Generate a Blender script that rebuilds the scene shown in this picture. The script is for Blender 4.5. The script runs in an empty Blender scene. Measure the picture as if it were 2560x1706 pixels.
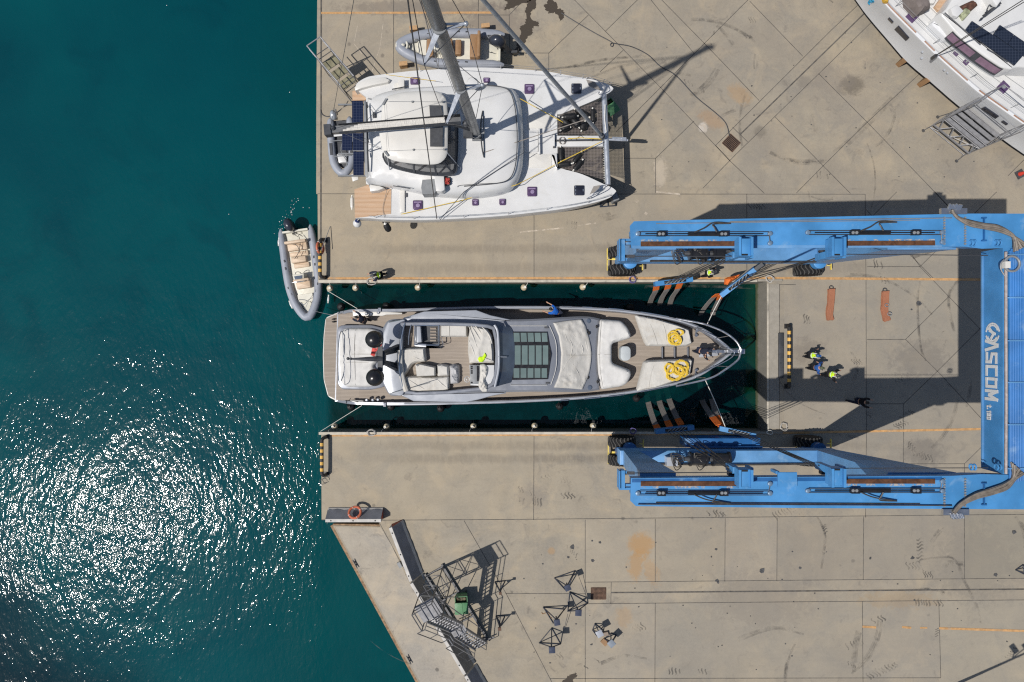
import bpy, bmesh, math, random
from mathutils import Vector, Matrix, noise
from mathutils.geometry import delaunay_2d_cdt
PI = math.pi
H = 42.67          # camera height above the quay (m)
S = 40.0           # photo pixels per metre on the quay
WATER = -1.95
SC = bpy.context.scene
COL = SC.collection

def W(px, py, z=0.0):
    k = (1 - z / H) / S
    return Vector(((px - 1280) * k, (853 - py) * k, z))

def G(px, py, z=0.0):
    "point of the plan: pixel position measured at quay level, put at height z"
    return Vector(((px - 1280) / S, (853 - py) / S, z))

def smooth(pts, n=5, closed=True):
    "Catmull-Rom through 2-D or 3-D points"
    P = [Vector(p) for p in pts]; out = []; L = len(P)
    rng = range(L) if closed else range(L - 1)
    for i in rng:
        if closed: a, b, c, d = P[i-1], P[i], P[(i+1) % L], P[(i+2) % L]
        else: a, b, c, d = P[max(i-1, 0)], P[i], P[i+1], P[min(i+2, L-1)]
        for k in range(n):
            t = k / n
            out.append(0.5*((2*b)+(c-a)*t+(2*a-5*b+4*c-d)*t*t+(3*b-a-3*c+d)*t**3))
    if not closed: out.append(P[-1])
    return out

def rounded(pts, r, n=4):
    "round the corners of a 2-D polygon"
    P = [Vector((p[0], p[1])) for p in pts]; out = []; L = len(P)
    for i in range(L):
        a, b, c = P[i-1], P[i], P[(i+1) % L]
        d1 = (a-b); d2 = (c-b)
        q = min(r, d1.length*.45, d2.length*.45)
        s = b + d1.normalized()*q; e = b + d2.normalized()*q
        for k in range(n+1):
            t = k/n
            out.append((1-t)**2*s + 2*t*(1-t)*b + t*t*e)
    return out

def area(p):
    return sum(p[i-1][0]*p[i][1]-p[i][0]*p[i-1][1] for i in range(len(p)))/2

def ccw(p):
    p = [Vector((q[0], q[1])) for q in p]
    return p if area(p) > 0 else p[::-1]

def inset(p, d):
    "offset a ccw polygon inwards"
    out = []; L = len(p)
    for i in range(L):
        e1 = (p[i]-p[i-1]); e2 = (p[(i+1) % L]-p[i])
        if e1.length < 1e-6: e1 = e2
        if e2.length < 1e-6: e2 = e1
        n1 = Vector((-e1.y, e1.x)).normalized(); n2 = Vector((-e2.y, e2.x)).normalized()
        m = n1+n2
        m = m.normalized() if m.length > 1e-6 else n1
        out.append(p[i] + m*d/max(.45, m.dot(n1)))
    return out

class MB:
    def __init__(s): s.v = []; s.f = []; s.mi = []; s.cur = 0
    def m(s, i): s.cur = i; return s
    def add(s, vs, fs):
        o = len(s.v); s.v += [tuple(v) for v in vs]
        for f in fs: s.f.append([i+o for i in f]); s.mi.append(s.cur)
        return s
    def box(s, c, sz, rz=0.0):
        c = Vector(c); hx, hy, hz = sz[0]/2, sz[1]/2, sz[2]/2
        R = Matrix.Rotation(rz, 3, 'Z')
        vs = [c + R @ Vector((x*hx, y*hy, z*hz)) for z in (-1, 1) for x, y in ((-1,-1),(1,-1),(1,1),(-1,1))]
        return s.add(vs, [(3,2,1,0),(4,5,6,7),(0,1,5,4),(1,2,6,5),(2,3,7,6),(3,0,4,7)])
    def beam(s, p, q, w, h, up=(0,0,1)):
        p = Vector(p); q = Vector(q); d = (q-p)
        if d.length < 1e-6: return s
        d.normalize(); u = Vector(up)
        if abs(d.dot(u)) > .98: u = Vector((1, 0, 0))
        a = d.cross(u).normalized()*w/2; b = a.cross(d).normalized()*h/2
        vs = [e+x*a+y*b for e in (p, q) for x, y in ((-1,-1),(1,-1),(1,1),(-1,1))]
        return s.add(vs, [(3,2,1,0),(4,5,6,7),(0,1,5,4),(1,2,6,5),(2,3,7,6),(3,0,4,7)])
    def loft(s, rings, cap0=True, cap1=True, closed=True):
        n = len(rings[0]); vs = [v for r in rings for v in r]; fs = []
        for i in range(len(rings)-1):
            for k in range(n if closed else n-1):
                k2 = (k+1) % n
                fs.append((i*n+k, i*n+k2, (i+1)*n+k2, (i+1)*n+k))
        if cap0: fs.append(tuple(reversed(range(n))))
        if cap1: fs.append(tuple(range((len(rings)-1)*n, len(rings)*n)))
        return s.add(vs, fs)
    def prism(s, pts, z0, z1, bev=0.0):
        p = ccw(pts)
        def zz(z, q, i): return z[i] if isinstance(z, (list, tuple)) else (z(q.x, q.y) if callable(z) else z)
        rings = [[(q.x, q.y, zz(z0, q, i)) for i, q in enumerate(p)]]
        if bev:
            rings.append([(q.x, q.y, zz(z1, q, i)-bev) for i, q in enumerate(p)])
            r = inset(p, bev*.3); rings.append([(q.x, q.y, zz(z1, q, i)-bev*.3) for i, q in enumerate(r)])
            r = inset(p, bev); rings.append([(q.x, q.y, zz(z1, q, i)) for i, q in enumerate(r)])
        else:
            rings.append([(q.x, q.y, zz(z1, q, i)) for i, q in enumerate(p)])
        return s.loft(rings)
    def tube(s, path, r, n=6, closed=False, cap=True):
        P = [Vector(p) for p in path]; L = len(P); rings = []
        ref = None
        for i in range(L):
            if closed: t = P[(i+1) % L]-P[i-1]
            else: t = P[min(i+1, L-1)]-P[max(i-1, 0)]
            if t.length < 1e-7: t = Vector((1, 0, 0))
            t.normalize()
            if ref is None or abs(ref.dot(t)) > .97:
                ref = Vector((0, 0, 1)) if abs(t.z) < .9 else Vector((1, 0, 0))
            a = (ref - t*ref.dot(t)).normalized(); b = t.cross(a); ref = a
            rr = r[i] if isinstance(r, (list, tuple)) else r
            rings.append([P[i]+(a*math.cos(2*PI*k/n)+b*math.sin(2*PI*k/n))*rr for k in range(n)])
        if closed: rings.append(rings[0]); return s.loft(rings, False, False)
        return s.loft(rings, cap, cap)
    def ball(s, c, r, sc=(1,1,1), n=14, rot=None):
        c = Vector(c); m = n//2; rings = []
        R = rot or Matrix.Identity(3)
        for i in range(m+1):
            th = PI*i/m; sr = max(math.sin(th), .002)
            rings.append([c + R @ Vector((r*sc[0]*sr*math.cos(2*PI*k/n), r*sc[1]*sr*math.sin(2*PI*k/n), -r*sc[2]*math.cos(th))) for k in range(n)])
        return s.loft(rings)
    def lathe(s, c, axis, prof, n=16):
        "prof = [(along, radius)]"
        c = Vector(c); t = Vector(axis).normalized()
        ref = Vector((0,0,1)) if abs(t.z) < .9 else Vector((1,0,0))
        a = (ref - t*ref.dot(t)).normalized(); b = t.cross(a)
        return s.loft([[c+t*u+(a*math.cos(2*PI*k/n)+b*math.sin(2*PI*k/n))*max(r, .0015) for k in range(n)] for u, r in prof])
    def ring(s, c, R, r, axis=(0,0,1), n=24, m=8, sc=(1,1)):
        c = Vector(c); t = Vector(axis).normalized()
        ref = Vector((1,0,0)) if abs(t.x) < .9 else Vector((0,1,0))
        a = (ref - t*ref.dot(t)).normalized(); b = t.cross(a)
        return s.tube([c+(a*math.cos(2*PI*k/n)*sc[0]+b*math.sin(2*PI*k/n)*sc[1])*R for k in range(n)], r, m, closed=True)
    def fill(s, pts, zf, step=.15, z0=None, rings=()):
        "triangulated top inside a 2-D outline; zf(x, y, d) gives the height, d = distance to the edge; z0 adds a skirt"
        p = ccw(pts); L = len(p); dense = []
        for i in range(L):
            a, b = p[i], p[(i+1) % L]; k = max(1, int((b-a).length/step))
            for j in range(k): dense.append(a.lerp(b, j/k))
        p = dense; L = len(p)
        x0 = min(q.x for q in p); x1 = max(q.x for q in p); y0 = min(q.y for q in p); y1 = max(q.y for q in p)
        def dist(x, y):
            best = 1e9; ins = False
            for i in range(L):
                a, b = p[i-1], p[i]
                if (a.y > y) != (b.y > y) and x < (b.x-a.x)*(y-a.y)/(b.y-a.y)+a.x: ins = not ins
                dx, dy = b.x-a.x, b.y-a.y; l2 = dx*dx+dy*dy or 1e-9
                t = max(0, min(1, ((x-a.x)*dx+(y-a.y)*dy)/l2))
                e = (x-a.x-t*dx)**2+(y-a.y-t*dy)**2
                if e < best: best = e
            return ins, math.sqrt(best)
        q = [Vector((v.x, v.y)) for v in p]; ds = [0]*L
        dmin = step*.4
        for rg in rings:
            for v in inset(p, rg):
                ins, d = dist(v.x, v.y)
                if ins and d > rg*.85: q.append(Vector((v.x, v.y))); ds.append(d)
            dmin = rg+step*.45
        nx = int((x1-x0)/step)+1; ny = int((y1-y0)/step)+1
        for i in range(nx+1):
            for j in range(ny+1):
                x = x0+(i+.5*(j % 2))*step; y = y0+j*step
                ins, d = dist(x, y)
                if ins and d > dmin: q.append(Vector((x, y))); ds.append(d)
        v2, e2, f2, ov, oe, of = delaunay_2d_cdt(q, [(i, (i+1) % L) for i in range(L)], [list(range(L))], 1, 1e-5)
        dd = [ds[o[0]] if o else 0 for o in ov]
        vs = [(v.x, v.y, zf(v.x, v.y, dd[i])) for i, v in enumerate(v2)]
        s.add(vs, [tuple(f) for f in f2])
        if z0 is not None:
            o = len(s.v); top = [(v.x, v.y, zf(v.x, v.y, 0)) for v in p]; bot = [(v.x, v.y, z0(v.x, v.y) if callable(z0) else z0) for v in p]
            s.add(bot+top, [(i, (i+1) % L, L+(i+1) % L, L+i) for i in range(L)])
        return s

ORG = {}
def link(o): COL.objects.link(o); return o
def thing(name, label, cat, loc, group=None, kind=None):
    o = bpy.data.objects.new(name, None); link(o); o.location = loc; o.empty_display_size = .3
    o['label'] = label; o['category'] = cat
    if group: o['group'] = group
    if kind: o['kind'] = kind
    ORG[o.name] = Vector(loc); return o
SPLIT = set('base_plate companionway_steps cover_cleat deck_threshold deckhouse_handrail end_eye grab_handle grab_rail hardtop_strut keel keel_block ladder_rung louvre_glass pin pipe_clamp roof_handrail roof_trim roof_vent rubbing_strip seat side_rail through_hull_fitting toe_rail yellow_line reflective_band handrail stern_steps anchor_hole blue_hydraulic_pipe hoist_rope hydraulic_pipe_hose mooring_bollard pull_rope sheave_housing lifting_eye mast_fitting transom deck_line'.split())
def islands(mb):
    par = list(range(len(mb.v)))
    def f(i):
        while par[i] != i: par[i] = par[par[i]]; i = par[i]
        return i
    key = {}
    for i, v in enumerate(mb.v):
        k = (round(v[0], 4), round(v[1], 4), round(v[2], 4)); j = key.setdefault(k, i); par[f(i)] = f(j)
    for fc in mb.f:
        for k in fc[1:]: par[f(k)] = f(fc[0])
    g = {}
    for n, fc in enumerate(mb.f): g.setdefault(f(fc[0]), []).append(n)
    out = []
    for ns in g.values():
        m = MB(); mp = {}
        for n in ns:
            fc = []
            for k in mb.f[n]:
                if k not in mp: mp[k] = len(m.v); m.v.append(mb.v[k])
                fc.append(mp[k])
            m.f.append(fc); m.mi.append(mb.mi[n])
        out.append(m)
    return out
def build(name, mb, mats, parent=None, org=None, ang=35, label=None, weld=True):
    if name in SPLIT and parent is not None:
        o = None
        for m in islands(mb): o = build1(name, m, mats, parent, org, ang, label, weld)
        return o
    return build1(name, mb, mats, parent, org, ang, label, weld)
def build1(name, mb, mats, parent=None, org=None, ang=35, label=None, weld=True):
    me = bpy.data.meshes.new(name)
    org = ORG[parent.name] if parent is not None else Vector(org or (0,0,0))
    me.from_pydata([(v[0]-org.x, v[1]-org.y, v[2]-org.z) for v in mb.v], [], mb.f)
    if not isinstance(mats, (list, tuple)): mats = [mats]
    for m in mats: me.materials.append(m)
    if len(mats) > 1: me.polygons.foreach_set('material_index', mb.mi)
    bm = bmesh.new(); bm.from_mesh(me)
    if weld: bmesh.ops.remove_doubles(bm, verts=bm.verts, dist=1e-5)
    bmesh.ops.recalc_face_normals(bm, faces=bm.faces)
    bm.to_mesh(me); bm.free()
    if ang:
        me.shade_smooth()
        me.set_sharp_from_angle(angle=math.radians(ang))
    me.update()
    o = bpy.data.objects.new(name, me); link(o)
    if parent is not None: o.parent = parent
    else: o.location = org
    ORG[o.name] = org
    if label: o['label'] = label
    return o
def solo(name, mb, mats, label, cat, org, group=None, ang=35):
    o = build(name, mb, mats, None, org, ang)
    o['label'] = label; o['category'] = cat
    if group: o['group'] = group
    return o
def struct(name, mb, mats, ang=0, kind='structure'):
    o = build(name, mb, mats, None, (0,0,0), ang, weld=False); o['kind'] = kind; return o
def copy_tree(o, parent=None):
    c = o.copy(); link(c); ORG[c.name] = ORG[o.name].copy()
    if parent is not None: c.parent = parent
    for ch in list(o.children): copy_tree(ch, c)
    return c
def place(o, loc, rz=0.0, label=None, sc=None):
    o.location = loc; o.rotation_euler = (0, 0, rz)
    if label: o['label'] = label
    if sc: o.scale = sc
    return o

# ------------------------------------------------------------- materials
class NT:
    def __init__(s, name):
        s.mat = bpy.data.materials.new(name); s.mat.use_nodes = True
        s.t = s.mat.node_tree; s.t.nodes.clear()
        s.out = s.n('ShaderNodeOutputMaterial')
    def n(s, typ, **kw):
        x = s.t.nodes.new(typ)
        for k, v in kw.items(): setattr(x, k, v)
        return x
    def l(s, a, b): s.t.links.new(a, b)
    def set(s, node, key, val):
        if hasattr(val, 'links') or isinstance(val, bpy.types.NodeSocket): s.l(val, node.inputs[key])
        else: node.inputs[key].default_value = val
    def coord(s): return s.n('ShaderNodeTexCoord').outputs['Object']
    def noise(s, vec, scale, detail=3, rough=.55, dist=0):
        x = s.n('ShaderNodeTexNoise'); s.l(vec, x.inputs['Vector'])
        x.inputs['Scale'].default_value = scale; x.inputs['Detail'].default_value = detail
        x.inputs['Roughness'].default_value = rough; x.inputs['Distortion'].default_value = dist
        return x.outputs['Fac']
    def math(s, op, a, b=None, clamp=False):
        x = s.n('ShaderNodeMath', operation=op, use_clamp=clamp); s.set(x, 0, a)
        if b is not None: s.set(x, 1, b)
        return x.outputs[0]
    def ramp(s, v, a, b, c=0.0, d=1.0, smoothstep=True):
        x = s.n('ShaderNodeMapRange', interpolation_type='SMOOTHSTEP' if smoothstep else 'LINEAR')
        s.set(x, 0, v); x.inputs[1].default_value = a; x.inputs[2].default_value = b
        x.inputs[3].default_value = c; x.inputs[4].default_value = d
        return x.outputs[0]
    def mix(s, f, a, b, blend='MIX'):
        x = s.n('ShaderNodeMix', data_type='RGBA', blend_type=blend); s.set(x, 0, f)
        for k, v in ((6, a), (7, b)):
            if isinstance(v, bpy.types.NodeSocket): s.l(v, x.inputs[k])
            else: x.inputs[k].default_value = (v[0], v[1], v[2], 1)
        return x.outputs[2]
    def xyz(s, vec):
        x = s.n('ShaderNodeSeparateXYZ'); s.l(vec, x.inputs[0]); return x.outputs
    def mapping(s, vec, loc=(0,0,0), rot=(0,0,0), scale=(1,1,1)):
        x = s.n('ShaderNodeMapping'); s.l(vec, x.inputs[0])
        x.inputs['Location'].default_value = loc; x.inputs['Rotation'].default_value = rot; x.inputs['Scale'].default_value = scale
        return x.outputs[0]
    def bump(s, h, strength=.3, dist=.02):
        x = s.n('ShaderNodeBump'); s.l(h, x.inputs['Height']); x.inputs['Strength'].default_value = strength; x.inputs['Distance'].default_value = dist
        return x.outputs[0]
    def bsdf(s, col, rough=.6, metal=0, normal=None, spec=.5, **kw):
        x = s.n('ShaderNodeBsdfPrincipled')
        if isinstance(col, bpy.types.NodeSocket): s.l(col, x.inputs['Base Color'])
        else: x.inputs['Base Color'].default_value = (col[0], col[1], col[2], 1)
        s.set(x, 'Roughness', rough); x.inputs['Metallic'].default_value = metal
        x.inputs['Specular IOR Level'].default_value = spec
        for k, v in kw.items(): s.set(x, k.replace('_', ' '), v)
        if normal is not None: s.l(normal, x.inputs['Normal'])
        return x.outputs[0]
    def done(s, sh): s.l(sh, s.out.inputs[0]); return s.mat

def lin(r, g, b):
    f = lambda c: (c/255/12.92) if c/255 <= .04045 else ((c/255+.055)/1.055)**2.4
    return (f(r), f(g), f(b))

def plain(name, col, rough=.55, metal=0, var=.1, scale=2.5, bump=0, bscale=25, spec=.5, dirt=None, **kw):
    t = NT(name); v = t.coord(); n = t.noise(v, scale, 4)
    c = t.mix(t.ramp(n, .3, .7), tuple(x*(1-var) for x in col), tuple(min(1, x*(1+var)) for x in col))
    if dirt:
        d = t.ramp(t.noise(v, dirt[1], 5, .65, .5), .52, .75, 0, dirt[2])
        c = t.mix(d, c, dirt[0])
    nm = t.bump(t.noise(v, bscale, 3), bump, .02) if bump else None
    r = t.ramp(t.noise(v, scale*2.3, 3), .3, .7, max(.02, rough-.08), min(1, rough+.08))
    return t.done(t.bsdf(c, r, metal, nm, spec, **kw))
# ------------------------------------------------------------- camera, sky, sun
SUN_EL = math.radians(58.0)
SUN_DIR = Vector((-.913*math.cos(SUN_EL), -.408*math.cos(SUN_EL), math.sin(SUN_EL))).normalized()   # towards the sun
cam_d = bpy.data.cameras.new('camera'); cam = link(bpy.data.objects.new('camera', cam_d))
cam.location = (0, 0, H); cam.rotation_euler = (0, 0, 0)
cam_d.sensor_width = 36; cam_d.lens = 24; cam_d.clip_end = 1000
SC.camera = cam
wd = bpy.data.worlds.new('World'); SC.world = wd; wd.use_nodes = True
wt = wd.node_tree; sky = wt.nodes.new('ShaderNodeTexSky'); sky.sky_type = 'NISHITA'; sky.sun_disc = False
sky.sun_elevation = SUN_EL; sky.sun_rotation = math.atan2(SUN_DIR.x, SUN_DIR.y)
bgn = wt.nodes['Background']; wt.links.new(sky.outputs[0], bgn.inputs[0]); bgn.inputs[1].default_value = .075
sd = bpy.data.lights.new('sun', 'SUN'); sd.energy = 4.2; sd.angle = math.radians(.5); sd.color = (1, .955, .89)
sun = link(bpy.data.objects.new('sun', sd)); sun.rotation_euler = SUN_DIR.to_track_quat('Z', 'Y').to_euler()
SC.view_settings.view_transform = 'Standard'; SC.view_settings.look = 'None'; SC.view_settings.exposure = 0; SC.view_settings.gamma = 1
SC.render.engine = 'CYCLES'
SC.cycles.use_denoising = False
SC.cycles.max_bounces = 6; SC.cycles.transparent_max_bounces = 12
SC.cycles.sample_clamp_indirect = 4; SC.cycles.caustics_reflective = False; SC.cycles.caustics_refractive = False
SC.cycles.filter_width = 1.2

# ------------------------------------------------------------- ground and water materials
def concrete(name, base, blobs=(), tracks=True, pale=0):
    t = NT(name); v = t.coord(); x, y, z = t.xyz(v)
    big = t.ramp(t.noise(v, .09, 4, .6), .32, .68)
    med = t.ramp(t.noise(v, .6, 6, .68, .6), .3, .72)
    fine = t.noise(v, 7, 4, .7)
    streak = t.ramp(t.noise(t.mapping(v, rot=(0, 0, .7), scale=(.25, 2.2, 1)), 1.1, 4, .65), .42, .75)
    c = t.mix(big, tuple(a*b for a, b in zip(base, (.93, .95, .99))), tuple(a*b for a, b in zip(base, (1.06, 1.03, .96))))
    c = t.mix(t.math('MULTIPLY', med, .55), c, tuple(a*b for a, b in zip(base, (.74, .74, .75))))
    c = t.mix(t.ramp(t.noise(v, .33, 6, .7, .9), .42, .7, 0, .85), c, tuple(a*b for a, b in zip(base, (.68, .72, .8))))
    c = t.mix(t.ramp(t.noise(t.mapping(v, loc=(31, 7, 0)), .4, 5, .65, .7), .47, .7, 0, .75), c, tuple(a*b for a, b in zip(base, (1.2, 1.13, 1.02))))
    c = t.mix(t.math('MULTIPLY', streak, .3), c, tuple(a*b for a, b in zip(base, (.7, .71, .74))))
    c = t.mix(t.ramp(fine, .25, .8, 0, .35), c, tuple(a*1.2 for a in base))
    # dark rubbed patches and small oil spots
    sp = t.ramp(t.noise(v, 1.1, 6, .72, 1.0), .54, .78, 0, .72)
    c = t.mix(sp, c, (.13, .115, .1))
    vo = t.n('ShaderNodeTexVoronoi'); t.l(v, vo.inputs['Vector']); vo.inputs['Scale'].default_value = .42
    ws = t.math('ADD', vo.outputs['Distance'], t.math('MULTIPLY', t.noise(v, 9, 3), .06))
    c = t.mix(t.ramp(ws, .06, .1, .65, 0), c, (.07, .065, .06))
    # the lane rubbed by the boat lift's tyres
    if tracks:
        wob = t.math('MULTIPLY', t.math('SUBTRACT', t.noise(v, .8, 4), .5), .5)
        yy = t.math('ADD', y, wob)
        for cy, hw, st in ((5.75, .42, .5), (4.55, .5, .42), (-6.55, .4, .42), (-7.35, .42, .5)):
            d = t.math('ABSOLUTE', t.math('SUBTRACT', yy, cy))
            f = t.ramp(d, hw*.2, hw, st, 0)
            f = t.math('MULTIPLY', f, t.ramp(x, -12.2, -5, 0, 1)); f = t.math('MULTIPLY', f, t.ramp(x, 12, 30, 1, .35))
            f = t.math('MULTIPLY', f, t.ramp(t.noise(t.mapping(v, scale=(3, .6, 1)), 1.4, 4, .7), .25, .6, .35, 1))
            c = t.mix(f, c, (.125, .108, .09))
    # more traffic grime towards the yard side
    f = t.math('MULTIPLY', t.ramp(x, -8, 22, 0, .45), t.ramp(t.noise(v, .3, 5, .7, .6), .25, .7))
    c = t.mix(f, c, (.2, .178, .155))
    # slabs poured at different times
    if tracks:
        for (x0, y0, x1, y1, col, st) in SLABS:
            fx = t.math('ABSOLUTE', t.math('SUBTRACT', x, ((x0+x1)/2-1280)/S)); fy = t.math('ABSOLUTE', t.math('SUBTRACT', y, (853-(y0+y1)/2)/S))
            m = t.math('MULTIPLY', t.math('LESS_THAN', fx, (x1-x0)/2/S), t.math('LESS_THAN', fy, (y1-y0)/2/S))
            c = t.mix(t.math('MULTIPLY', m, st), c, col)
    for (px, py, rx, ry, rot, col, st, warp) in blobs:
        m = t.mapping(v, loc=(-(px-1280)/S, -(853-py)/S, 0)); m = t.mapping(m, rot=(0, 0, rot)); m = t.mapping(m, scale=(S/rx, S/ry, 0))
        ln = t.n('ShaderNodeVectorMath', operation='LENGTH'); t.l(m, ln.inputs[0])
        d = t.math('ADD', ln.outputs['Value'], t.math('MULTIPLY', t.math('SUBTRACT', t.noise(v, 2.4, 6, .75, .6), .5), warp*1.5))
        c = t.mix(t.ramp(d, .45, 1.0, st, 0), c, col)
    h = t.math('ADD', t.math('MULTIPLY', fine, .5), t.noise(v, 40, 3))
    return t.done(t.bsdf(c, t.ramp(med, 0, 1, .75, .9), 0, t.bump(h, .25, .01), .3))
RUST = (.36, .215, .095); OIL = (.06, .052, .045)
BLOBS = [
 (1603, 1362, 40, 40, 0, RUST, .75, 1.0), (1590, 1412, 26, 50, .1, RUST, .6, 1.3), (1628, 1430, 22, 50, -.3, RUST, .4, 1.6), (1560, 1545, 26, 34, 0, RUST, .3, 1.3),
 (2250, 1500, 120, 26, 0, (.3, .2, .1), .3, 1.8), (2012, 205, 26, 22, 0, (.15, .135, .12), .5, 1.0), (2128, 214, 40, 32, 0, OIL, .55, 1.1),
 (1378, 1378, 12, 12, 0, RUST, .5, .6), (1850, 235, 42, 26, .7, RUST, .4, 1.2), (1780, 300, 44, 24, .5, (.34, .2, .1), .4, 1.2),
 (1758, 318, 14, 16, 0, (.55, .5, .44), .7, 1.0), (1650, 430, 20, 50, 0, (.5, .43, .34), .5, 1.4), (1240, 60, 120, 60, 0, (.19, .16, .135), .6, 1.5),
 (1055, 20, 260, 26, 0, (.16, .135, .115), .55, 1.2), (2300, 900, 90, 60, 0, (.15, .135, .12), .45, 1.4), (2310, 1130, 70, 45, 0, (.15, .135, .12), .55, 1.3),
 (1330, 1240, 50, 40, 0, (.2, .175, .15), .4, 1.4), (2440, 1410, 130, 120, .3, (.2, .18, .15), .5, 1.4), (2020, 880, 60, 40, 0, (.16, .14, .12), .45, 1.4),
 (1900, 330, 20, 20, 0, OIL, .3, .8), (2080, 200, 70, 50, 0, (.2, .175, .15), .4, 1.2), (1900, 1500, 160, 90, 0, (.21, .185, .155), .45, 1.5),
]
SLABS = [(1463,1300,1638,1456,(0.350,0.303,0.234),.35),(1463,1510,1638,1697,(0.315,0.281,0.230),.3),(1638,1298,1813,1454,(0.289,0.251,0.196),.35),(1813,1296,1942,1452,(0.324,0.277,0.221),.3),(1942,1294,2158,1450,(0.236,0.208,0.170),.4),(2158,1290,2411,1447,(0.236,0.212,0.178),.45),(2411,1280,2800,1446,(0.219,0.203,0.162),.45),
 (2157,1504,2350,1696,(0.263,0.242,0.208),.35),(2351,1502,2800,1900,(0.289,0.268,0.221),.35),(1638,1508,2157,1697,(0.271,0.247,0.204),.3),(794,485,1335,700,(0.341,0.285,0.208),.3),(1335,485,1867,700,(0.306,0.260,0.196),.25),(1960,700,2166,1082,(0.298,0.268,0.225),.3),(2166,520,2460,849,(0.271,0.251,0.212),.35),(2166,850,2460,1290,(0.245,0.225,0.191),.35),(803,1088,1335,1300,(0.341,0.290,0.212),.3),(803,-200,984,484,(0.324,0.268,0.200),.25)]
M_GROUND = concrete('quay_concrete', (.322, .28, .215), BLOBS)
M_APRON = concrete('pale_concrete', (.365, .325, .265), (), False)
M_KERB = plain('kerb_concrete', (.46, .42, .35), .85, 0, .12, 3, .2, 30, .3, dirt=((.16, .15, .13), .8, .6))
M_JOINT = plain('joint_filler', (.10, .092, .082), .9, 0, .3, 3, 0, 25, .2)
M_PAINT = plain('orange_paint', (.46, .265, .115), .75, 0, .2, 4, .1, 40, .3, dirt=((.33, .27, .2), 1.1, .95))
def t_wall():
    t = NT('slip_wall_concrete'); v = t.coord(); x, y, z = t.xyz(v)
    n = t.noise(t.mapping(v, scale=(1, 1, .3)), 2, 5, .7)
    c = t.mix(n, (.17, .16, .14), (.3, .28, .24))
    zz = t.math('ADD', z, t.math('MULTIPLY', t.math('SUBTRACT', n, .5), .5))
    c = t.mix(t.ramp(zz, -1.75, -1.35, 1, 0), c, (.1, .11, .06))          # weed on the tide band
    c = t.mix(t.ramp(zz, -2.1, -1.9, 1, 0), c, (.3, .34, .16))
    c = t.mix(t.ramp(zz, -5.2, -2.2, 1, 0), c, (.01, .05, .042))  # light lost with depth under water, put into the wall colour
    return t.done(t.bsdf(c, .8, 0, t.bump(t.noise(v, 18, 4), .4, .02), .3))
M_SLIPWALL = t_wall()
def t_water():
    t = NT('sea_water'); v = t.coord(); x, y, z = t.xyz(v)
    n1 = t.noise(t.mapping(v, rot=(0, 0, 1.0), scale=(1, .55, 1)), 3.6, 2, .5, .2)
    n2 = t.noise(t.mapping(v, rot=(0, 0, .6), scale=(1, .7, 1)), .55, 2, .5, .4)
    n3 = t.noise(t.mapping(v, rot=(0, 0, 1.2), scale=(1, .8, 1)), 7.5, 2, .5, .1)
    patch = t.ramp(t.noise(v, .07, 3, .5, .4), .35, .7)
    shore = t.ramp(x, -20, -11.8, 0, 1)
    amp = t.ramp(t.noise(t.mapping(v, scale=(1, 1.6, 1)), .1, 2), .35, .65, .75, 1.15)
    calm = t.math('MULTIPLY', t.ramp(y, 0, 8, 1, .55), t.ramp(x, -13, -11, 1, .35))
    h = t.math('ADD', t.math('MULTIPLY', n1, .037), t.math('MULTIPLY', n2, .085))
    h = t.math('ADD', h, t.math('MULTIPLY', n3, .009))
    h = t.math('MULTIPLY', h, t.math('MULTIPLY', amp, calm))
    c = t.mix(patch, (.0, .08, .108), (.0, .108, .132))
    # a deeper, darker bank of weed on the bottom, lower left, and a few dark patches
    dk = t.math('ADD', t.math('ADD', t.math('MULTIPLY', x, .9), y), t.math('MULTIPLY', t.math('SUBTRACT', t.noise(v, .25, 4), .5), 9))
    c = t.mix(t.ramp(dk, -52, -40, .93, 0), c, (.001, .016, .036))
    c = t.mix(t.ramp(t.noise(v, .24, 3, .55, .6), .55, .75, 0, .42), c, (.0, .056, .085))
    c = t.mix(t.math('MULTIPLY', shore, .45), c, (.0, .088, .09))
    sl = t.math('MULTIPLY', t.ramp(x, -12.3, -11.6, 0, 1), t.math('MULTIPLY', t.ramp(y, -6.2, -5.8, 0, 1), t.ramp(y, 3.6, 4, 1, 0)))  # darker water inside the slip, partly wall and hull shade put into the colour
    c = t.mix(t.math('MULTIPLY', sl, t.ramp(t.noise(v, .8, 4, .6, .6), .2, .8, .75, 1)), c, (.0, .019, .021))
    nm = t.bump(h, 1.0, 1.0)
    df = t.n('ShaderNodeBsdfDiffuse'); t.l(c, df.inputs[0])
    tr = t.n('ShaderNodeBsdfTransparent'); tr.inputs[0].default_value = (.22, .62, .55, 1)
    gl = t.n('ShaderNodeBsdfGlossy'); gl.inputs['Roughness'].default_value = .03; t.l(nm, gl.inputs['Normal'])
    g2 = t.n('ShaderNodeBsdfGlossy'); g2.inputs['Roughness'].default_value = .11; t.l(nm, g2.inputs['Normal'])
    gm = t.n('ShaderNodeMixShader'); gm.inputs[0].default_value = .1; t.l(gl.outputs[0], gm.inputs[1]); t.l(g2.outputs[0], gm.inputs[2])
    fr = t.n('ShaderNodeFresnel'); fr.inputs[0].default_value = 1.33; t.l(nm, fr.inputs['Normal'])
    m1 = t.n('ShaderNodeMixShader'); m1.inputs[0].default_value = .5; t.l(df.outputs[0], m1.inputs[1]); t.l(tr.outputs[0], m1.inputs[2])
    m2 = t.n('ShaderNodeMixShader'); t.l(fr.outputs[0], m2.inputs[0]); t.l(m1.outputs[0], m2.inputs[1]); t.l(gm.outputs[0], m2.inputs[2])
    return t.done(m2.outputs[0])
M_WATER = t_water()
M_SEABED = plain('seabed_silt', (.012, .05, .046), .9, 0, .35, .25, 0, 25, .1)
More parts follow.
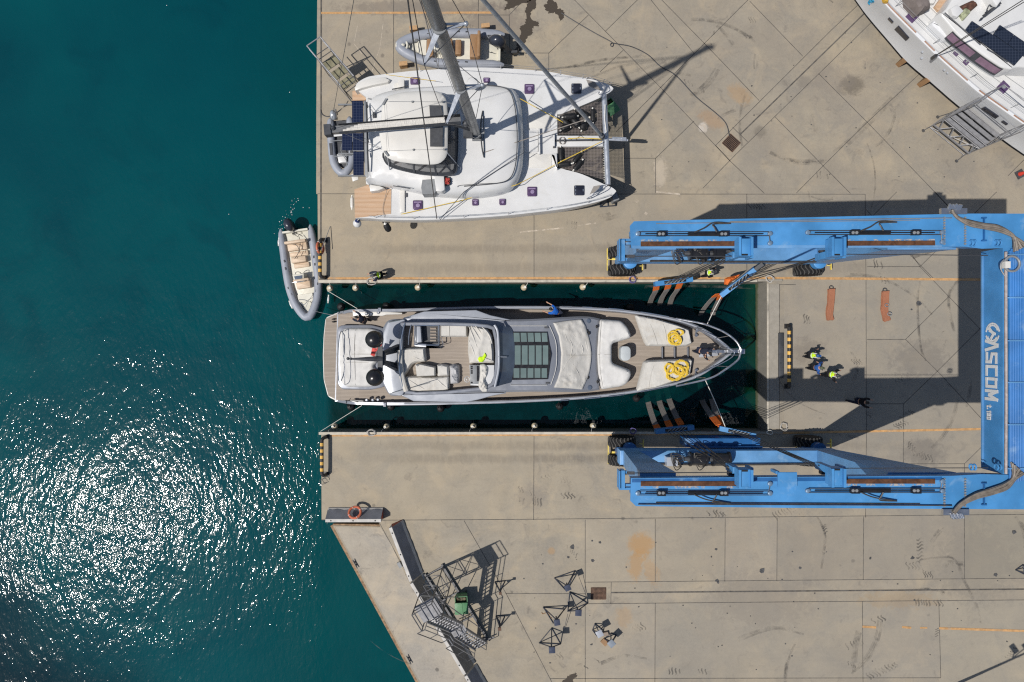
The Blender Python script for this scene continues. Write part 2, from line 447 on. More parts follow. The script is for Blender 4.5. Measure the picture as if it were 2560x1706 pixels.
def t_alpha(name, col, sc, lo, hi, mx, rough=.8, stretch=(1, 1, 1)):
    t = NT(name); v = t.coord(); n = t.noise(t.mapping(v, scale=stretch), sc, 5, .7, .4)
    tr = t.n('ShaderNodeBsdfTransparent'); b = t.bsdf(col, rough, 0, None, .3)
    m = t.n('ShaderNodeMixShader'); t.l(t.ramp(n, lo, hi, 0, mx), m.inputs[0]); t.l(tr.outputs[0], m.inputs[1]); t.l(b, m.inputs[2])
    return t.done(m.outputs[0])
M_TYREMARK = t_alpha('tyre_rubber_mark', (.085, .08, .074), .9, .38, .68, .55)
M_WET = t_alpha('wet_concrete', (.062, .05, .038), 1.2, .1, .3, .92, .5)
M_SCRAPE = t_alpha('pale_scrape', (.6, .52, .42), 2, .3, .6, .8)

# ------------------------------------------------------------- ground, walls and water
land = [(793,-5000),(793,0),(790.6,300),(790.6,485),(794,485),(795,704.5),(1917,704.5),(1917,1079.5),(803,1080.5),(804,1300),(945,1301.5),(951,1317),
        (832,1314),(1046,1706),(3123,5517),(9000,5517),(9000,-5000)]
lp = ccw([G(*p).to_2d() for p in land])
g = MB(); g.prism(lp, -8, 0)
# top face gets the quay concrete, the sides the wall concrete
g.mi = [1]*len(g.f); g.mi[-1] = 0
struct('ground', g, [M_GROUND, M_SLIPWALL])
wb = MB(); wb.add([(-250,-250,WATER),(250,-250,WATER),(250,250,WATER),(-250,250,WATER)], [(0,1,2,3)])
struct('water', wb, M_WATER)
sb = MB(); sb.add([(-250,-250,-6.5),(250,-250,-6.5),(250,250,-6.5),(-250,250,-6.5)], [(0,1,2,3)])
struct('seabed', sb, M_SEABED)
ap = MB()
ap.add([G(x, y, .006) for x, y in ((839,1318),(952,1319),(978,1362),(1015,1440),(1046,1500),(1110,1606),(1170,1706),(1240,1830),(3000,5200),(3123,5517),(1051,1706))], [tuple(range(11))])
struct('pavement_apron', ap, M_APRON)
def strip(mb, pts, w, z):
    "flat ribbon along pixel points"
    P = [G(p[0], p[1], z) for p in pts]
    for a, b in zip(P, P[1:]):
        d = (b-a); d.normalize(); n = Vector((-d.y, d.x, 0))*w/2
        mb.add([a-n, b-n, b+n, a+n], [(0,1,2,3)])
J = [((802.5,0),(801.5,704)),((984,0),(984,185)),((1196,0),(1196,76)),((1196,38),(1273,38),(1310,0)),((1273,38),(1274,133)),((1255,133),(1372,133),(1372,180)),((1372,133),(1471,38)),
 ((1432,-4),(1500,65),(1558,124),(1653,221),(1731,303),(1823,401),(1911,484)),((1650,-4),(1762,110),(1898,252)),((1595,-40),(1735,134)),((1874,-4),(1758,112),(1582,289),(1540,330)),((1874,3),(2007,141)),
 ((1500,180),(1558,126)),((1514,78),(1600,-6)),((1639,396),(1735,303)),((1639,396),(1639,483)),((1560,396),(1639,396)),((1560,290),(1560,470)),
 ((1789,364),(2078,76),(2150,8)),((1758,470),(1840,386),(2047,185),(2190,45)),((1831,318),(1869,355)),((1789,364),(1824,401)),((2047,185),(2170,308),(2300,442),(2378,524)),((1937,292),(2058,415),(2126,484)),
 ((1991,483),(2058,415),(2166,308),(2300,184),(2400,90)),((794,485),(2163,486),(2165,700),(2166,1080),(2164,1294)),((1867,485),(1867,700)),((1335,486),(1335,697)),
 ((1335,1088),(1334,1300)),((2242,480),(2180,542)),((2165,524),(2185,545),(2337,700)),((2337,480),(2390,536)),((2492,480),(2436,534)),((2560,400),(2520,440)),((2168,667),(2300,667)),((2276,632),(2300,667),(2372,742),(2460,833)),((2300,667),(2350,618)),
 ((2372,742),(2264,849)),((2167,849),(2264,849),(2348,933),(2460,1054)),((2460,812),(2341,931),(2259,1010)),((2166,1010),(2259,1010),(2259,1160),(2411,1160),(2460,1112)),((2411,1160),(2411,1190)),
 ((804,1300),(945,1301),(1300,1299),(2000,1292),(2600,1286)),((1160,1302),(1265,1484),(1375,1697),(1440,1830)),((1264,1484),(1463,1485)),((1463,1300),(1463,1760)),((1638,1298),(1638,1456)),((1638,1508),(1637,1760)),
 ((1813,1296),(1812,1454)),((1943,1295),(1942,1452)),((2159,1292),(2158,1450)),((2156,1504),(2158,1760)),((2411,1288),(2411,1447)),((2347,1502),(2352,1695)),((1375,1697),(2352,1695)),
 ((1463,1456),(2000,1451),(2600,1446)),((1463,1510),(2000,1505),(2600,1500)),((1528,1456),(1527,1510)),
 ((930,1482),(1017,1436)),((1020,1644),(1106,1602)),((945,1301),(1020,1440)),((1949,712),(1948,1074)),((1940,712),(1990,712)),((1940,1074),(1990,1074))]
jm = MB()
for j in J: strip(jm, j, .038, .004)
strip(jm, ((803,0),(802,704)), .09, .009); strip(jm, ((1528,1482),(2600,1473)), .085, .009); strip(jm, ((1850,337),(2161,34)), .08, .009)
strip(jm, ((797,698.8),(1950,698.2)), .06, .010)
struct('pavement_joints', jm, M_JOINT)
pm = MB()
for a, w in ((((812,696.6),(1500,695.6),(2000,696),(2453,699.5)), .15),(((826,1089),(1500,1087),(2000,1082),(2460,1073)), .14),(((803,33),(1236,32)), .13),
             (((2156,1567),(2190,1569)), .14),(((2255,1568),(2278,1570)), .13),(((2300,1570),(2318,1570)), .1),(((2348,1571),(2600,1579)), .14)):
    strip(pm, a, w, .013)
struct('painted_line', pm, M_PAINT)
# raised coping round the slip (a gap on each corner keeps the pieces apart)
kb = MB()
kb.prism([G(x, y).to_2d() for x, y in ((797,700),(1892,699.6),(1892,705.6),(797,708))], .002, .13, .02)
kb.prism([G(x, y).to_2d() for x, y in ((798,1080),(1842,1079),(1842,1085),(798,1087))], .002, .13, .02)
kb.prism([G(x, y).to_2d() for x, y in ((1917.5,709),(1921.5,709),(1921.5,1074),(1917.5,1074))], .002, .05, .01)
struct('slip_coping', kb, M_KERB, 30)
ke = MB()
ke.prism([G(x, y).to_2d() for x, y in ((1893.5,698.5),(1955,698.5),(1955,703.5),(1893.5,704.4))], .002, .11, .015)
ke.prism([G(x, y).to_2d() for x, y in ((1844,1079.4),(1955,1078.5),(1955,1084),(1844,1085))], .002, .11, .015)
ke.prism([G(x, y).to_2d() for x, y in ((1923,711),(1947.5,711),(1947.5,1072),(1923,1072))], .002, .018)
struct('slip_threshold', ke, plain('grey_concrete', (.29, .265, .225), .85, 0, .08, 3, .3, 40, .3), 30)
lw = MB()
for a, b in (((832,1314),(1046,1706)),((1046,1706),(1300,2172))):
    lw.beam(G(a[0]-3, a[1], -.16), G(b[0]-3, b[1], -.16), .2, .26)
lw.beam(G(832,1313.5,-.16), G(951,1315.5,-.16), .16, .26)
struct('pavement_timber_edge', lw, plain('wet_timber', (.26, .17, .1), .8, 0, .3, 5, .3, 30, .3))
# tyre prints left on the concrete
rnd = random.Random(4)
tm = MB()
def print_marks(px, py, ang, n, gap=7.5, L=21, w=4.2, bend=6):
    ca, sa = math.cos(ang), math.sin(ang)
    for i in range(n):
        if rnd.random() < .12: continue
        ox = (i-n/2)*gap+rnd.uniform(-1, 1); l = L*rnd.uniform(.6, 1.05)
        prev = None
        for k in range(5):
            u = k/4-.5; lx = ox+bend*math.sin(u*5)*.6; ly = u*l; ww = w*(.5+.5*math.cos(u*2.6))*rnd.uniform(.8, 1.1)
            p = ((px+(lx-ww/2)*ca-ly*sa, py+(lx-ww/2)*sa+ly*ca), (px+(lx+ww/2)*ca-ly*sa, py+(lx+ww/2)*sa+ly*ca))
            if prev: tm.add([G(*prev[0], .007), G(*prev[1], .007), G(*p[1], .007), G(*p[0], .007)], [(0,1,2,3)])
            prev = p
PR = [(1432,562,.3,5),(1482,530,-.4,6),(1605,405,0,4),(1755,225,.1,3),(1880,50,0,4),(1878,92,0,4),(1895,516,0,6),(2046,408,-.6,7),(2060,440,.2,4),(1730,210,.3,4),(2155,345,.3,4),
 (1410,1200,.3,6),(1380,1192,-.2,5),(1300,1250,.5,4),(1345,1255,.2,4),(1425,1240,0,4),(1585,1275,.2,4),(1660,1280,.2,7),(1700,1185,.1,9),(1965,1280,-.4,8),(2015,1282,-.6,4),(1795,1285,.1,6),
 (1590,1572,-.35,11),(1600,1610,-.3,8),(1485,1655,-.6,6),(1395,1640,0,4),(1690,1680,.2,4),(1760,1680,.1,3),(2140,1610,-.3,7),(2145,1615,-.25,6),(2210,1675,-.4,10),(2230,1670,-.5,7),(2310,1507,.1,6),(2350,1508,0,3),(2290,1415,0,5),(2323,1437,.1,4),(2300,1370,1.57,9),(2200,1548,-.3,4),(2195,1560,.4,3),
 (2265,940,-.6,6),(2298,1060,.1,4),(2255,1060,-.5,5),(2290,1130,.8,8),(2310,1140,.3,7),(2180,1030,-.7,4),(2020,800,.3,3),(2195,660,.2,5),(2220,704,.3,4),(2145,905,0,4),(1330,640,0,3),(1240,770,0,1),(2270,1035,-.5,6),(2360,850,1.2,4),(1180,70,.2,3),(1320,1230,.3,6)]
for p in PR:
    if p[3] > 2 and rnd.random() < .8: print_marks(p[0], p[1], p[2], p[3], rnd.uniform(6, 9), rnd.uniform(14, 24), rnd.uniform(3, 5), rnd.uniform(3, 8))
for a in range(12):
    px = rnd.uniform(1400, 2540); py = rnd.choice((rnd.uniform(1320, 1690), rnd.uniform(20, 470)))
    if py < 300 and px > 2080: continue
    print_marks(px, py, rnd.uniform(-1.6, 1.6), rnd.randint(2, 6), 6, rnd.uniform(9, 18), 3, 4)
# long curved scuffs
arcs = []
for pts, w in ((((2080,390),(2130,350),(2180,300),(2260,220)), .5),(((1610,720),(1690,716),(1900,722)), .3),(((2290,1400),(2380,1395),(2410,1450),(2440,1510),(2450,1560)), .35),(((2260,1480),(2330,1475),(2380,1490)), .3),
               (((2295,700),(2290,760),(2297,860),(2310,900)), .28),(((2405,690),(2375,740),(2380,800),(2400,860)), .4),(((1840,1600),(1930,1570),(2010,1585)), .3),(((1500,1660),(1560,1640),(1640,1650)), .3),
               (((1380,180),(1500,150),(1620,140)), .25),(((1080,470),(1180,476),(1260,470)), .2),(((2040,1290),(2060,1340),(2050,1420)), .3)):
    arcs.append(([p.to_2d() for p in smooth([(a, b, 0) for a, b in pts], 8, False)], w))
am = MB()
for a in range(34):
    cx, cy = rnd.choice(((rnd.uniform(1950, 2560), rnd.uniform(1300, 1700)), (rnd.uniform(1500, 2200), rnd.uniform(0, 470)), (rnd.uniform(1100, 2000), rnd.uniform(1290, 1700)), (rnd.uniform(2000, 2420), rnd.uniform(640, 1150))))
    R_ = rnd.uniform(60, 260); a0 = rnd.uniform(0, 6.28); da = rnd.uniform(.4, 1.3)
    arcs.append(([Vector((cx+R_*math.cos(a0+da*k/12), cy+R_*math.sin(a0+da*k/12))) for k in range(13)], rnd.uniform(.15, .5)))
for pts, w in arcs:
    for k in range(rnd.randint(2, 4)):
        o = rnd.uniform(-.5, .5)*w*S; ww = w*rnd.uniform(.25, .6); i0 = rnd.randint(0, len(pts)//4); i1 = len(pts)-rnd.randint(0, len(pts)//4)
        strip(am, [(p.x+o, p.y+o*.6) for p in pts[i0:i1]], ww, .0052+.0001*k)
struct('rubber_scuffs', am, t_alpha('faint_rubber_scuff', (.12, .11, .1), 1.6, .35, .8, .34), kind='stuff')
struct('tyre_marks', tm, M_TYREMARK, kind='stuff')
wm = MB()
def puddle(pts, n=6):
    sp = smooth([(a, b, 0) for a, b in pts], n)
    r2 = random.Random(len(pts))
    q = [G(p.x+r2.uniform(-2.2, 2.2), p.y+r2.uniform(-2.2, 2.2), .008) for p in sp]
    wm.fill([a.to_2d() for a in q], lambda x, y, d: .008, .4)
puddle([(1262,-6),(1325,-6),(1322,6),(1300,12),(1268,24),(1260,22),(1268,8)])
puddle([(1325,-6),(1339,-6),(1338,20),(1328,30),(1330,50),(1346,56),(1346,64),(1332,70),(1330,84),(1318,94),(1312,108),(1302,118),(1300,130),(1288,138),(1282,132),(1292,116),(1294,100),(1302,86),(1300,68),(1312,58),(1316,40),(1312,26),(1318,10)])
puddle([(1370,-4),(1382,2),(1392,10),(1394,20),(1404,24),(1410,34),(1408,46),(1400,52),(1396,40),(1386,32),(1374,34),(1368,28),(1362,20),(1360,12),(1368,8)])
puddle([(1405,1706),(1418,1694),(1428,1686),(1440,1684),(1442,1694),(1434,1698),(1432,1712),(1400,1716)])
struct('wet_patch', wm, M_WET)
sm = MB()
for pts, w in ((((1300,581),(1340,577),(1410,570)), .09),(((1445,564),(1490,558)), .06),(((905,135),(885,110),(895,60)), .03),(((930,180),(950,120),(958,60)), .03),(((1590,500),(1595,506)), .2),(((1640,480),(1700,486)), .1),(((1612,532),(1618,536)), .15),(((1756,312),(1762,328)), .3)):
    strip(sm, pts, w, .0075)
struct('scrape_marks', sm, M_SCRAPE)
# ------------------------------------------------------------- shared materials
def t_teak(name, c0, c1, caulk, pitch, axis='Y', rot=0):
    t = NT(name); v = t.mapping(t.coord(), rot=(0, 0, rot)); x, y, z = t.xyz(v); a = y if axis == 'Y' else x
    u = t.math('DIVIDE', a, pitch); f = t.math('FRACT', u); pl = t.math('FLOOR', u)
    cb = t.n('ShaderNodeCombineXYZ'); t.l(pl, cb.inputs[0]); t.l(t.math('MULTIPLY', x if axis == 'Y' else y, .35), cb.inputs[1])
    n = t.noise(cb.outputs[0], 1.7, 2); g = t.noise(t.mapping(v, scale=(.6, 8, 1) if axis == 'Y' else (8, .6, 1)), 3, 3)
    c = t.mix(t.ramp(n, .25, .75), c0, c1); c = t.mix(t.math('MULTIPLY', g, .35), c, tuple(a*.72 for a in c0))
    c = t.mix(t.ramp(t.noise(v, .9, 4), .4, .75, 0, .3), c, tuple(a*.8 for a in c1))
    edge = t.math('LESS_THAN', f, .14); c = t.mix(t.math('MULTIPLY', edge, .75), c, caulk)
    return t.done(t.bsdf(c, .7, 0, None, .3))
M_TEAK = t_teak('grey_teak', (.285, .24, .197), (.365, .312, .26), (.1, .08, .065), .085)
M_TEAKW = t_teak('warm_teak', (.42, .26, .15), (.52, .34, .21), (.75, .66, .55), .075)
M_GEL = plain('white_gelcoat', (.6, .6, .595), .25, 0, .04, .8, 0, 25, .5, dirt=((.5, .49, .46), .9, .4))
M_GELWARM = plain('warm_white_gelcoat', (.62, .605, .57), .3, 0, .03, .8, 0, 25, .45, dirt=((.6, .57, .51), 1.2, .3))
M_SILVER = plain('silver_grey_paint', (.235, .25, .285), .3, .25, .05, .8, 0, 25, .5, dirt=((.18, .19, .2), 1.5, .35))
M_LIGHTSILVER = plain('pale_grey_paint', (.37, .39, .43), .3, .1, .05, .8, 0, 25, .5)
M_DKGLASS = plain('dark_tinted_glass', (.035, .045, .065), .12, 0, .2, 1.2, 0, 25, .6)
M_BLUEGLASS = plain('blue_grey_glass', (.10, .125, .17), .15, .1, .15, 1, 0, 25, .6)
M_STEEL = plain('polished_steel', (.6, .61, .63), .22, .9, .05, 2)
M_BLACK = plain('black_rubber', (.012, .012, .013), .55, 0, .3, 4, .2, 30, .4)
M_BLACKGLOSS = plain('black_gloss_plastic', (.014, .014, .016), .28, 0, .2, 3, 0, 25, .5)
M_DARK = plain('dark_grey_plastic', (.045, .048, .055), .5, 0, .2, 3)
M_GREY = plain('mid_grey_plastic', (.2, .21, .22), .5, 0, .1, 3)
M_SKIN = plain('skin', (.42, .24, .16), .55, 0, .08, 8)
M_ROPEW = plain('white_rope', (.7, .68, .62), .85, 0, .15, 30)
M_ROPEY = plain('yellow_rope', (.66, .46, .05), .8, 0, .25, 25, .5, 90)
M_WIRE = plain('stay_wire', (.09, .09, .095), .4, .5, .1, 3)
def t_cloth(name, col, wr=.5, sc=5, dirt=None):
    t = NT(name); v = t.coord()
    n = t.noise(v, 1.3, 5, .65, .8); c = t.mix(t.ramp(n, .3, .72), tuple(a*.93 for a in col), tuple(min(1, a*1.05) for a in col))
    if dirt: c = t.mix(t.ramp(t.noise(v, .8, 5, .7, .6), .5, .75, 0, .55), c, dirt)
    w = t.noise(t.mapping(v, rot=(0, 0, .5), scale=(1, .35, 1)), sc, 3, .5, 1.2); w2 = t.noise(v, sc*2.2, 3, .55, .6)
    return t.done(t.bsdf(c, .85, 0, t.bump(t.math('ADD', w, t.math('MULTIPLY', w2, .5)), wr, .06), .2))
M_CLOTH = t_cloth('white_cover_cloth', (.55, .53, .49), .3, 3.0, (.42, .37, .3))
M_CLOTHG = t_cloth('pale_grey_cover_cloth', (.42, .42, .43), .8, 6)
M_CUSH = t_cloth('white_vinyl', (.59, .58, .56), .18, 2.4, (.5, .48, .44))
M_HIVIS = t_cloth('yellow_vest_cloth', (.55, .82, .03), .5, 9)

def P2(pts, z): return [W(x, y, z).to_2d() for x, y in pts]
def ridge(x, y, sc, ang, seed):
    u = x*math.cos(ang)+y*math.sin(ang); w = -x*math.sin(ang)+y*math.cos(ang)
    n = noise.noise(Vector((u*sc*.35+seed, w*sc, seed*1.7)))
    return (1-abs(n))**9
def cush(z, h, r=.12, wr=.0, sc=2.2, ang=.6, seed=1.0, crown=0):
    def f(x, y, d):
        e = min(1, d/r); hh = h*math.sqrt(max(0, 1-(1-e)**2))
        return z+hh+e*(wr*(ridge(x, y, sc, ang, seed)+.6*ridge(x, y, sc*1.6, ang+1.2, seed+5)+.22*noise.noise(Vector((x*1.4, y*1.4, seed)))) + crown*min(1, d/.8))
    return f
def mirror(pts, ax): return [(x, 2*ax(x)-y) for x, y in pts]

# ------------------------------------------------------------- motor yacht in the slip
Y = thing('motor_yacht', 'long grey motor yacht with white covered sunpads floating in the lifting slip', 'yacht', W(1300, 890, WATER))
def lerp_tab(tab):
    def f(x):
        for (a, va), (b, vb) in zip(tab, tab[1:]):
            if x <= b: return va+(vb-va)*max(0, (x-a)/(b-a))
        return tab[-1][1]
    return f
ZS = lerp_tab([(845, -1.1), (882, -.1), (1000, .15), (1300, .55), (1600, .95), (1860, 1.35)])       # sheer height by pixel x
ZD = lerp_tab([(840, -.75), (900, -.55), (1000, -.5), (1300, -.15), (1600, .25), (1860, .6)])  # deck height
top = [(843,781),(862,777),(881,774),(940,773),(1006,772.5),(1100,769),(1220,766),(1300,765.5),(1380,766),(1480,769),(1560,775),(1640,786.5),(1700,799),(1750,817),(1785,837),(1812,858),(1828,872)]
bot = [(837,1004),(862,1009),(887,1011.7),(930,1013),(971,1013.6),(1060,1013),(1172,1010.7),(1240,1009),(1310,1006.5),(1400,1002),(1480,996),(1560,987),(1640,973),(1700,960),(1750,941),(1785,919),(1812,899),(1828,886)]
ring = [Vector((p[0], p[1], 0)) for p in smooth([(a, b, 0) for a, b in top], 3, False)]+[Vector((p[0], p[1], 0)) for p in smooth([(a, b, 0) for a, b in bot], 3, False)][::-1]
def hull_ring(yk, xk, zf, bowpull=0):
    out = []
    for p in ring:
        q = W(p.x, p.y, ZS(p.x)); cy = W(p.x, 890-(p.x-840)*.011, ZS(p.x)).y
        t = max(0, (p.x-1500)/350)
        yy = cy+(q.y-cy)*(yk-.18*t*(1-yk)*3 if yk < 1 else yk); xx = q.x-bowpull*t*t
        out.append((xx, yy, zf(p.x)))
    return out
def inset_ring(d, zf):
    p = [W(q.x, q.y, ZS(q.x)).to_2d() for q in ring]
    if area(p) < 0: r = [Vector(v) for v in inset(p[::-1], d)][::-1]
    else: r = inset(p, d)
    return [(v.x, v.y, zf(ring[i].x)) for i, v in enumerate(r)]
hm = MB(); hm.loft([hull_ring(.55, 0, lambda x: -3.2, 4.2), hull_ring(.88, 0, lambda x: -2.4, 2.6), hull_ring(.95, 0, lambda x: -1.6, 1.7), hull_ring(1.0, 0, lambda x: ZS(x)-.55, .25), hull_ring(1.0, 0, ZS),
    inset_ring(.17, lambda x: ZS(x)+.01), inset_ring(.2, lambda x: ZD(x)-.02)], True, False)
build('hull', hm, M_SILVER, Y, ang=40)
rl = MB()      # bright cap rail strips on the bulwark
for side, y0 in ((top, .1), (bot, -.1)):
    sp = [p for p in smooth([(a, b, 0) for a, b in side], 4, False) if p.x > 1010]
    rl.tube([W(p.x, p.y, ZS(p.x))-Vector((0, y0, -.035)) for p in sp], .045, 6)
build('cap_rail', rl, M_LIGHTSILVER, Y)
dm = MB(); dp = [Vector(v[:2]) for v in inset_ring(.16, lambda x: 0)]
INV = lambda x, z: 1280+x*S/(1-z/H)
dm.fill(dp, lambda x, y, d: ZD(INV(x, 0)), .7)
build('deck', dm, M_TEAK, Y, ang=0)
# swim platform and the steps up both sides
sp_ = MB(); pl = P2(rounded([(813,794),(846,780),(846,1006),(819,993),(808,950),(806,890),(808,840)], 8), -1.25)
sp_.prism(pl, -1.5, -1.3, .05); spl = build('swim_platform', sp_, M_GELWARM, Y)
tk = MB(); tk.prism(P2([(815,796.5),(846,784),(846,1002),(821,990),(810.5,950),(808.6,890),(810.5,840)], -1.28), -1.31, -1.285); build('teak_planking', tk, M_TEAK, spl, ang=0)
for ya, yb, nm in ((793, 808, 'top'), (976, 992, 'bottom')):
    st = MB()
    for i, x in enumerate((846, 859, 872, 884)):
        st.prism(P2([(x, ya), (x+13.6, ya), (x+13.6, yb), (x, yb)], -.9), -1.6, -1.1+.13*i)
    build('boarding_steps', st, M_TEAK, Y, ang=0)
ad = MB(); ad.prism(P2([(897, 783), (1012, 780), (1012, 1006), (897, 1004)], -.5), -1.5, -.5); build('aft_deck', ad, M_TEAK, Y, ang=0)
tb = MB(); tb.prism(P2(rounded([(840,820),(850,813),(925,812),(962,822),(962,968),(925,976),(852,975),(840,962)], 10), 0), -1.4, lambda x, y: -.25, .08)
build('transom_garage', tb, M_SILVER, Y)
sp2 = MB(); sp2.fill(P2(rounded([(847,830),(860,820),(925,820),(950,828),(957,850),(942,880),(944,905),(930,916),(952,940),(944,962),(925,968.5),(862,969),(847,955),(844.5,890)], 8), .15), cush(-.25, .32, .2, .06, 1.8, .3, 3), .13, -.3, (.06, .2))
build('aft_sunpad', sp2, M_CUSH, Y, ang=50)
ar = MB()
ar.tube(smooth([W(*p) for p in ((849,957,.0),(846,940,.5),(845,890,.55),(848,845,.5),(853,828,.0))], 6, False), .03, 6)
ar.tube(smooth([W(*p) for p in ((861,828,.1),(857,832,.5),(860,890,.55),(862,955,.5),(862,962,.1))], 6, False), .022, 6); build('grab_rail', ar, M_STEEL, Y)
# superstructure: walls, roof with sloping front, side wings
up = [(957,820),(971,801),(1006,797.5),(1100,797),(1276,799),(1350,797),(1456,791),(1500,797)]; dn = [(1500,975),(1456,981),(1350,980),(1276,981),(1100,985),(1000,990),(973,987),(957,960)]
RZ = lerp_tab([(950, 2.0), (1385, 2.05), (1470, 1.25), (1510, 1.15)])
body = smooth([(a, b, 0) for a, b in up], 4, False)+[Vector((1494,850,0)),Vector((1493,888,0)),Vector((1494,925,0))]+smooth([(a, b, 0) for a, b in dn], 4, False)
bm2 = MB(); bp = ccw([W(p.x, p.y, RZ(p.x)).to_2d() for p in body])
def rz(x, y): return RZ(INV(x, 2.0))
b0 = inset(bp, .25)
bm2.loft([[(q.x, q.y, -.6) for q in inset(bp, .35)], [(q.x, q.y, rz(q.x, 0)-.45) for q in inset(bp, .12)], [(q.x, q.y, rz(q.x, 0)-.12) for q in bp], [(q.x, q.y, rz(q.x, 0)) for q in inset(bp, .12)]], True, False)
bm2.fill(inset(bp, .12), lambda x, y, d: rz(x, y)+.06*min(1, d/1.2), .6)
ss = build('superstructure', bm2, M_SILVER, Y, ang=30)
for pts in ([(1000,803),(1010,794),(1060,778.5),(1190,775),(1226,788),(1280,800),(1280,806)], [(1000,985),(1006,991),(1034,1004),(1165,1006.5),(1200,999),(1228,991),(1265,984),(1265,978)]):
    wg = MB(); wg.prism(P2(smooth([(a, b) for a, b in pts], 4) if False else pts, 2.0), 1.62, 2.02, .1); build('side_wing', wg, M_LIGHTSILVER, Y)
aft = MB(); aft.prism(P2(rounded([(970,803),(1012,798),(1012,812),(1000,850),(998,890),(1003,940),(1012,978),(1004,991),(972,987),(956,955),(954,900),(958,830)], 6), 2.3), 1.7, 2.25, .08)
build('flybridge_overhang', aft, M_LIGHTSILVER, Y)
# windscreen of the flybridge and the shadowed panel ahead
ws = MB()
def band(pa, pb, za, zb, n=6):
    A = smooth([(a, b, 0) for a, b in pa], n, False); B = smooth([(a, b, 0) for a, b in pb], n, False)
    return [[W(p.x, p.y, za) for p in A], [W(p.x, p.y, zb) for p in B]]
e1 = [(1236,813),(1244,830),(1247,880),(1246,925),(1237,968)]; e2 = [(1255,815),(1262,835),(1265,880),(1263,925),(1254,963)]; e3 = [(1276,818),(1285,838),(1289,886),(1286,925),(1277,957)]
r1, r2 = band(e1, e2, 3.02, 2.6); _, r3 = band(e1, e3, 3.0, 2.13)
ws.loft([r1, r2, r3], False, False, False); build('windscreen', ws, M_BLUEGLASS, Y)
wf = MB(); wf.tube([v+Vector((0,0,.03)) for v in r1], .07, 8); wf.tube([W(1245,892,3.1), W(1266,892.5,2.66)], .045, 6); build('windscreen_frame', wf, M_LIGHTSILVER, Y)
# flybridge tub
fo = ccw(P2([(1001,806),(1030,806),(1110,806),(1180,808),(1220,812),(1238,818),(1245,850),(1247,885),(1245,925),(1237,962),(1215,976),(1120,986),(1040,989),(1012,984),(1002,940),(997,890),(999,840)], 3.0))
fm = MB(); i1 = inset(fo, .2)
fm.loft([[(q.x, q.y, 1.8) for q in fo], [(q.x, q.y, 2.95) for q in fo], [(q.x, q.y, 3.0) for q in inset(fo, .05)], [(q.x, q.y, 3.0) for q in inset(fo, .15)], [(q.x, q.y, 2.95) for q in i1], [(q.x, q.y, 2.3) for q in i1]], False, False)
build('flybridge_coaming', fm, M_SILVER, Y)
ff = MB(); ff.fill(inset(fo, .15), lambda x, y, d: 2.32, .8); build('flybridge_floor', ff, M_TEAK, Y, ang=0)
def pad(name, pts, z, h, mat=None, rd=5, wr=.02, sc=2, ang=.5, seed=1, r=.12, step=.12, crown=0, par=None):
    m = MB(); m.fill(P2(rounded(pts, rd) if rd else pts, z+h), cush(z, h, r, wr, sc, ang, seed, crown), step, z-.02, (r*.3, r))
    return build(name, m, mat or M_CLOTH, par or Y, ang=50)
pad('sofa_cushion', [(999,873),(1022,869),(1062,869),(1065,905),(1038,908),(1030,912),(1008,945),(1000,920)], 2.34, .5, None, 5, .04, 2, .8, 2)
pad('sofa_cushion', [(1010,942),(1036,940),(1090,942),(1123,940),(1124,975),(1112,980),(1024,982),(1012,972)], 2.34, .48, None, 5, .04, 2.4, 1.8, 4)
pad('sofa_cushion', [(1090,912),(1104,910),(1122,914),(1123,941),(1092,943)], 2.34, .5, None, 4, .04, 2.6, 0, 6)
pad('table_cover', [(1036,911),(1052,910),(1088,918),(1088,941),(1040,943)], 2.34, .72, None, 3, .02, 2, 0, 8, .06)
bk = MB(); bk.tube(smooth([W(*p) for p in ((1000,876,2.95),(1001,915,3.0),(1007,950,3.0),(1016,978,2.95))], 6, False), .16, 8); build('sofa_backrest', bk, M_CLOTH, Y)
pad('crumpled_cover', [(1121,914),(1134,910),(1147,914),(1149,940),(1147,960),(1124,962)], 2.34, .42, M_CLOTHG, 3, .16, 3.2, .2, 9, .18, .08)
pad('flybridge_seat_cover', [(1099.5,812),(1168,812),(1168,843),(1099.5,843)], 2.34, .5, None, 2, .012, 1.2, 0, 11, .08)
pad('flybridge_sunpad_cover', [(1174,811),(1182,811),(1218,820),(1231,840),(1236,881),(1236,910),(1172,910),(1168,880),(1169,843)], 2.34, .62, None, 2, .09, 1.1, -1.05, 12, .15, .1)
hc = MB(); hc.prism(P2([(1173,913),(1236,913),(1235,940),(1228,958),(1212,966),(1176,964)], 3.0), 2.34, 3.0, .05); hco = build('helm_console', hc, M_GEL, Y)
db = MB(); db.prism(P2([(1174,912.5),(1200,914),(1200,960),(1175,962)], 3.06), 2.98, 3.06, .02); build('dashboard', db, M_GREY, hco)
ins = MB()
for py in (915, 920, 926, 931, 955): ins.prism(P2([(1176.5,py),(1181.5,py),(1181.5,py+4),(1176.5,py+4)], 3.08), 3.055, 3.075)
ins.prism(P2([(1192,915),(1198,916),(1198,953),(1192,954)], 3.08), 3.055, 3.078); build('instrument_panel', ins, M_BLACKGLOSS, hco)
sw = MB(); c = W(1167.5, 949, 3.0); sw.ring(c, .165, .022, (.55, 0, .83), 20, 6)
for k in range(3):
    a = k*2*PI/3+.4; sw.tube([c, c+Vector((math.cos(a)*.16*.83, math.sin(a)*.16, -math.cos(a)*.16*.55))], .014, 5)
sw.ball(c, .04); build('steering_wheel', sw, M_GEL, Y)
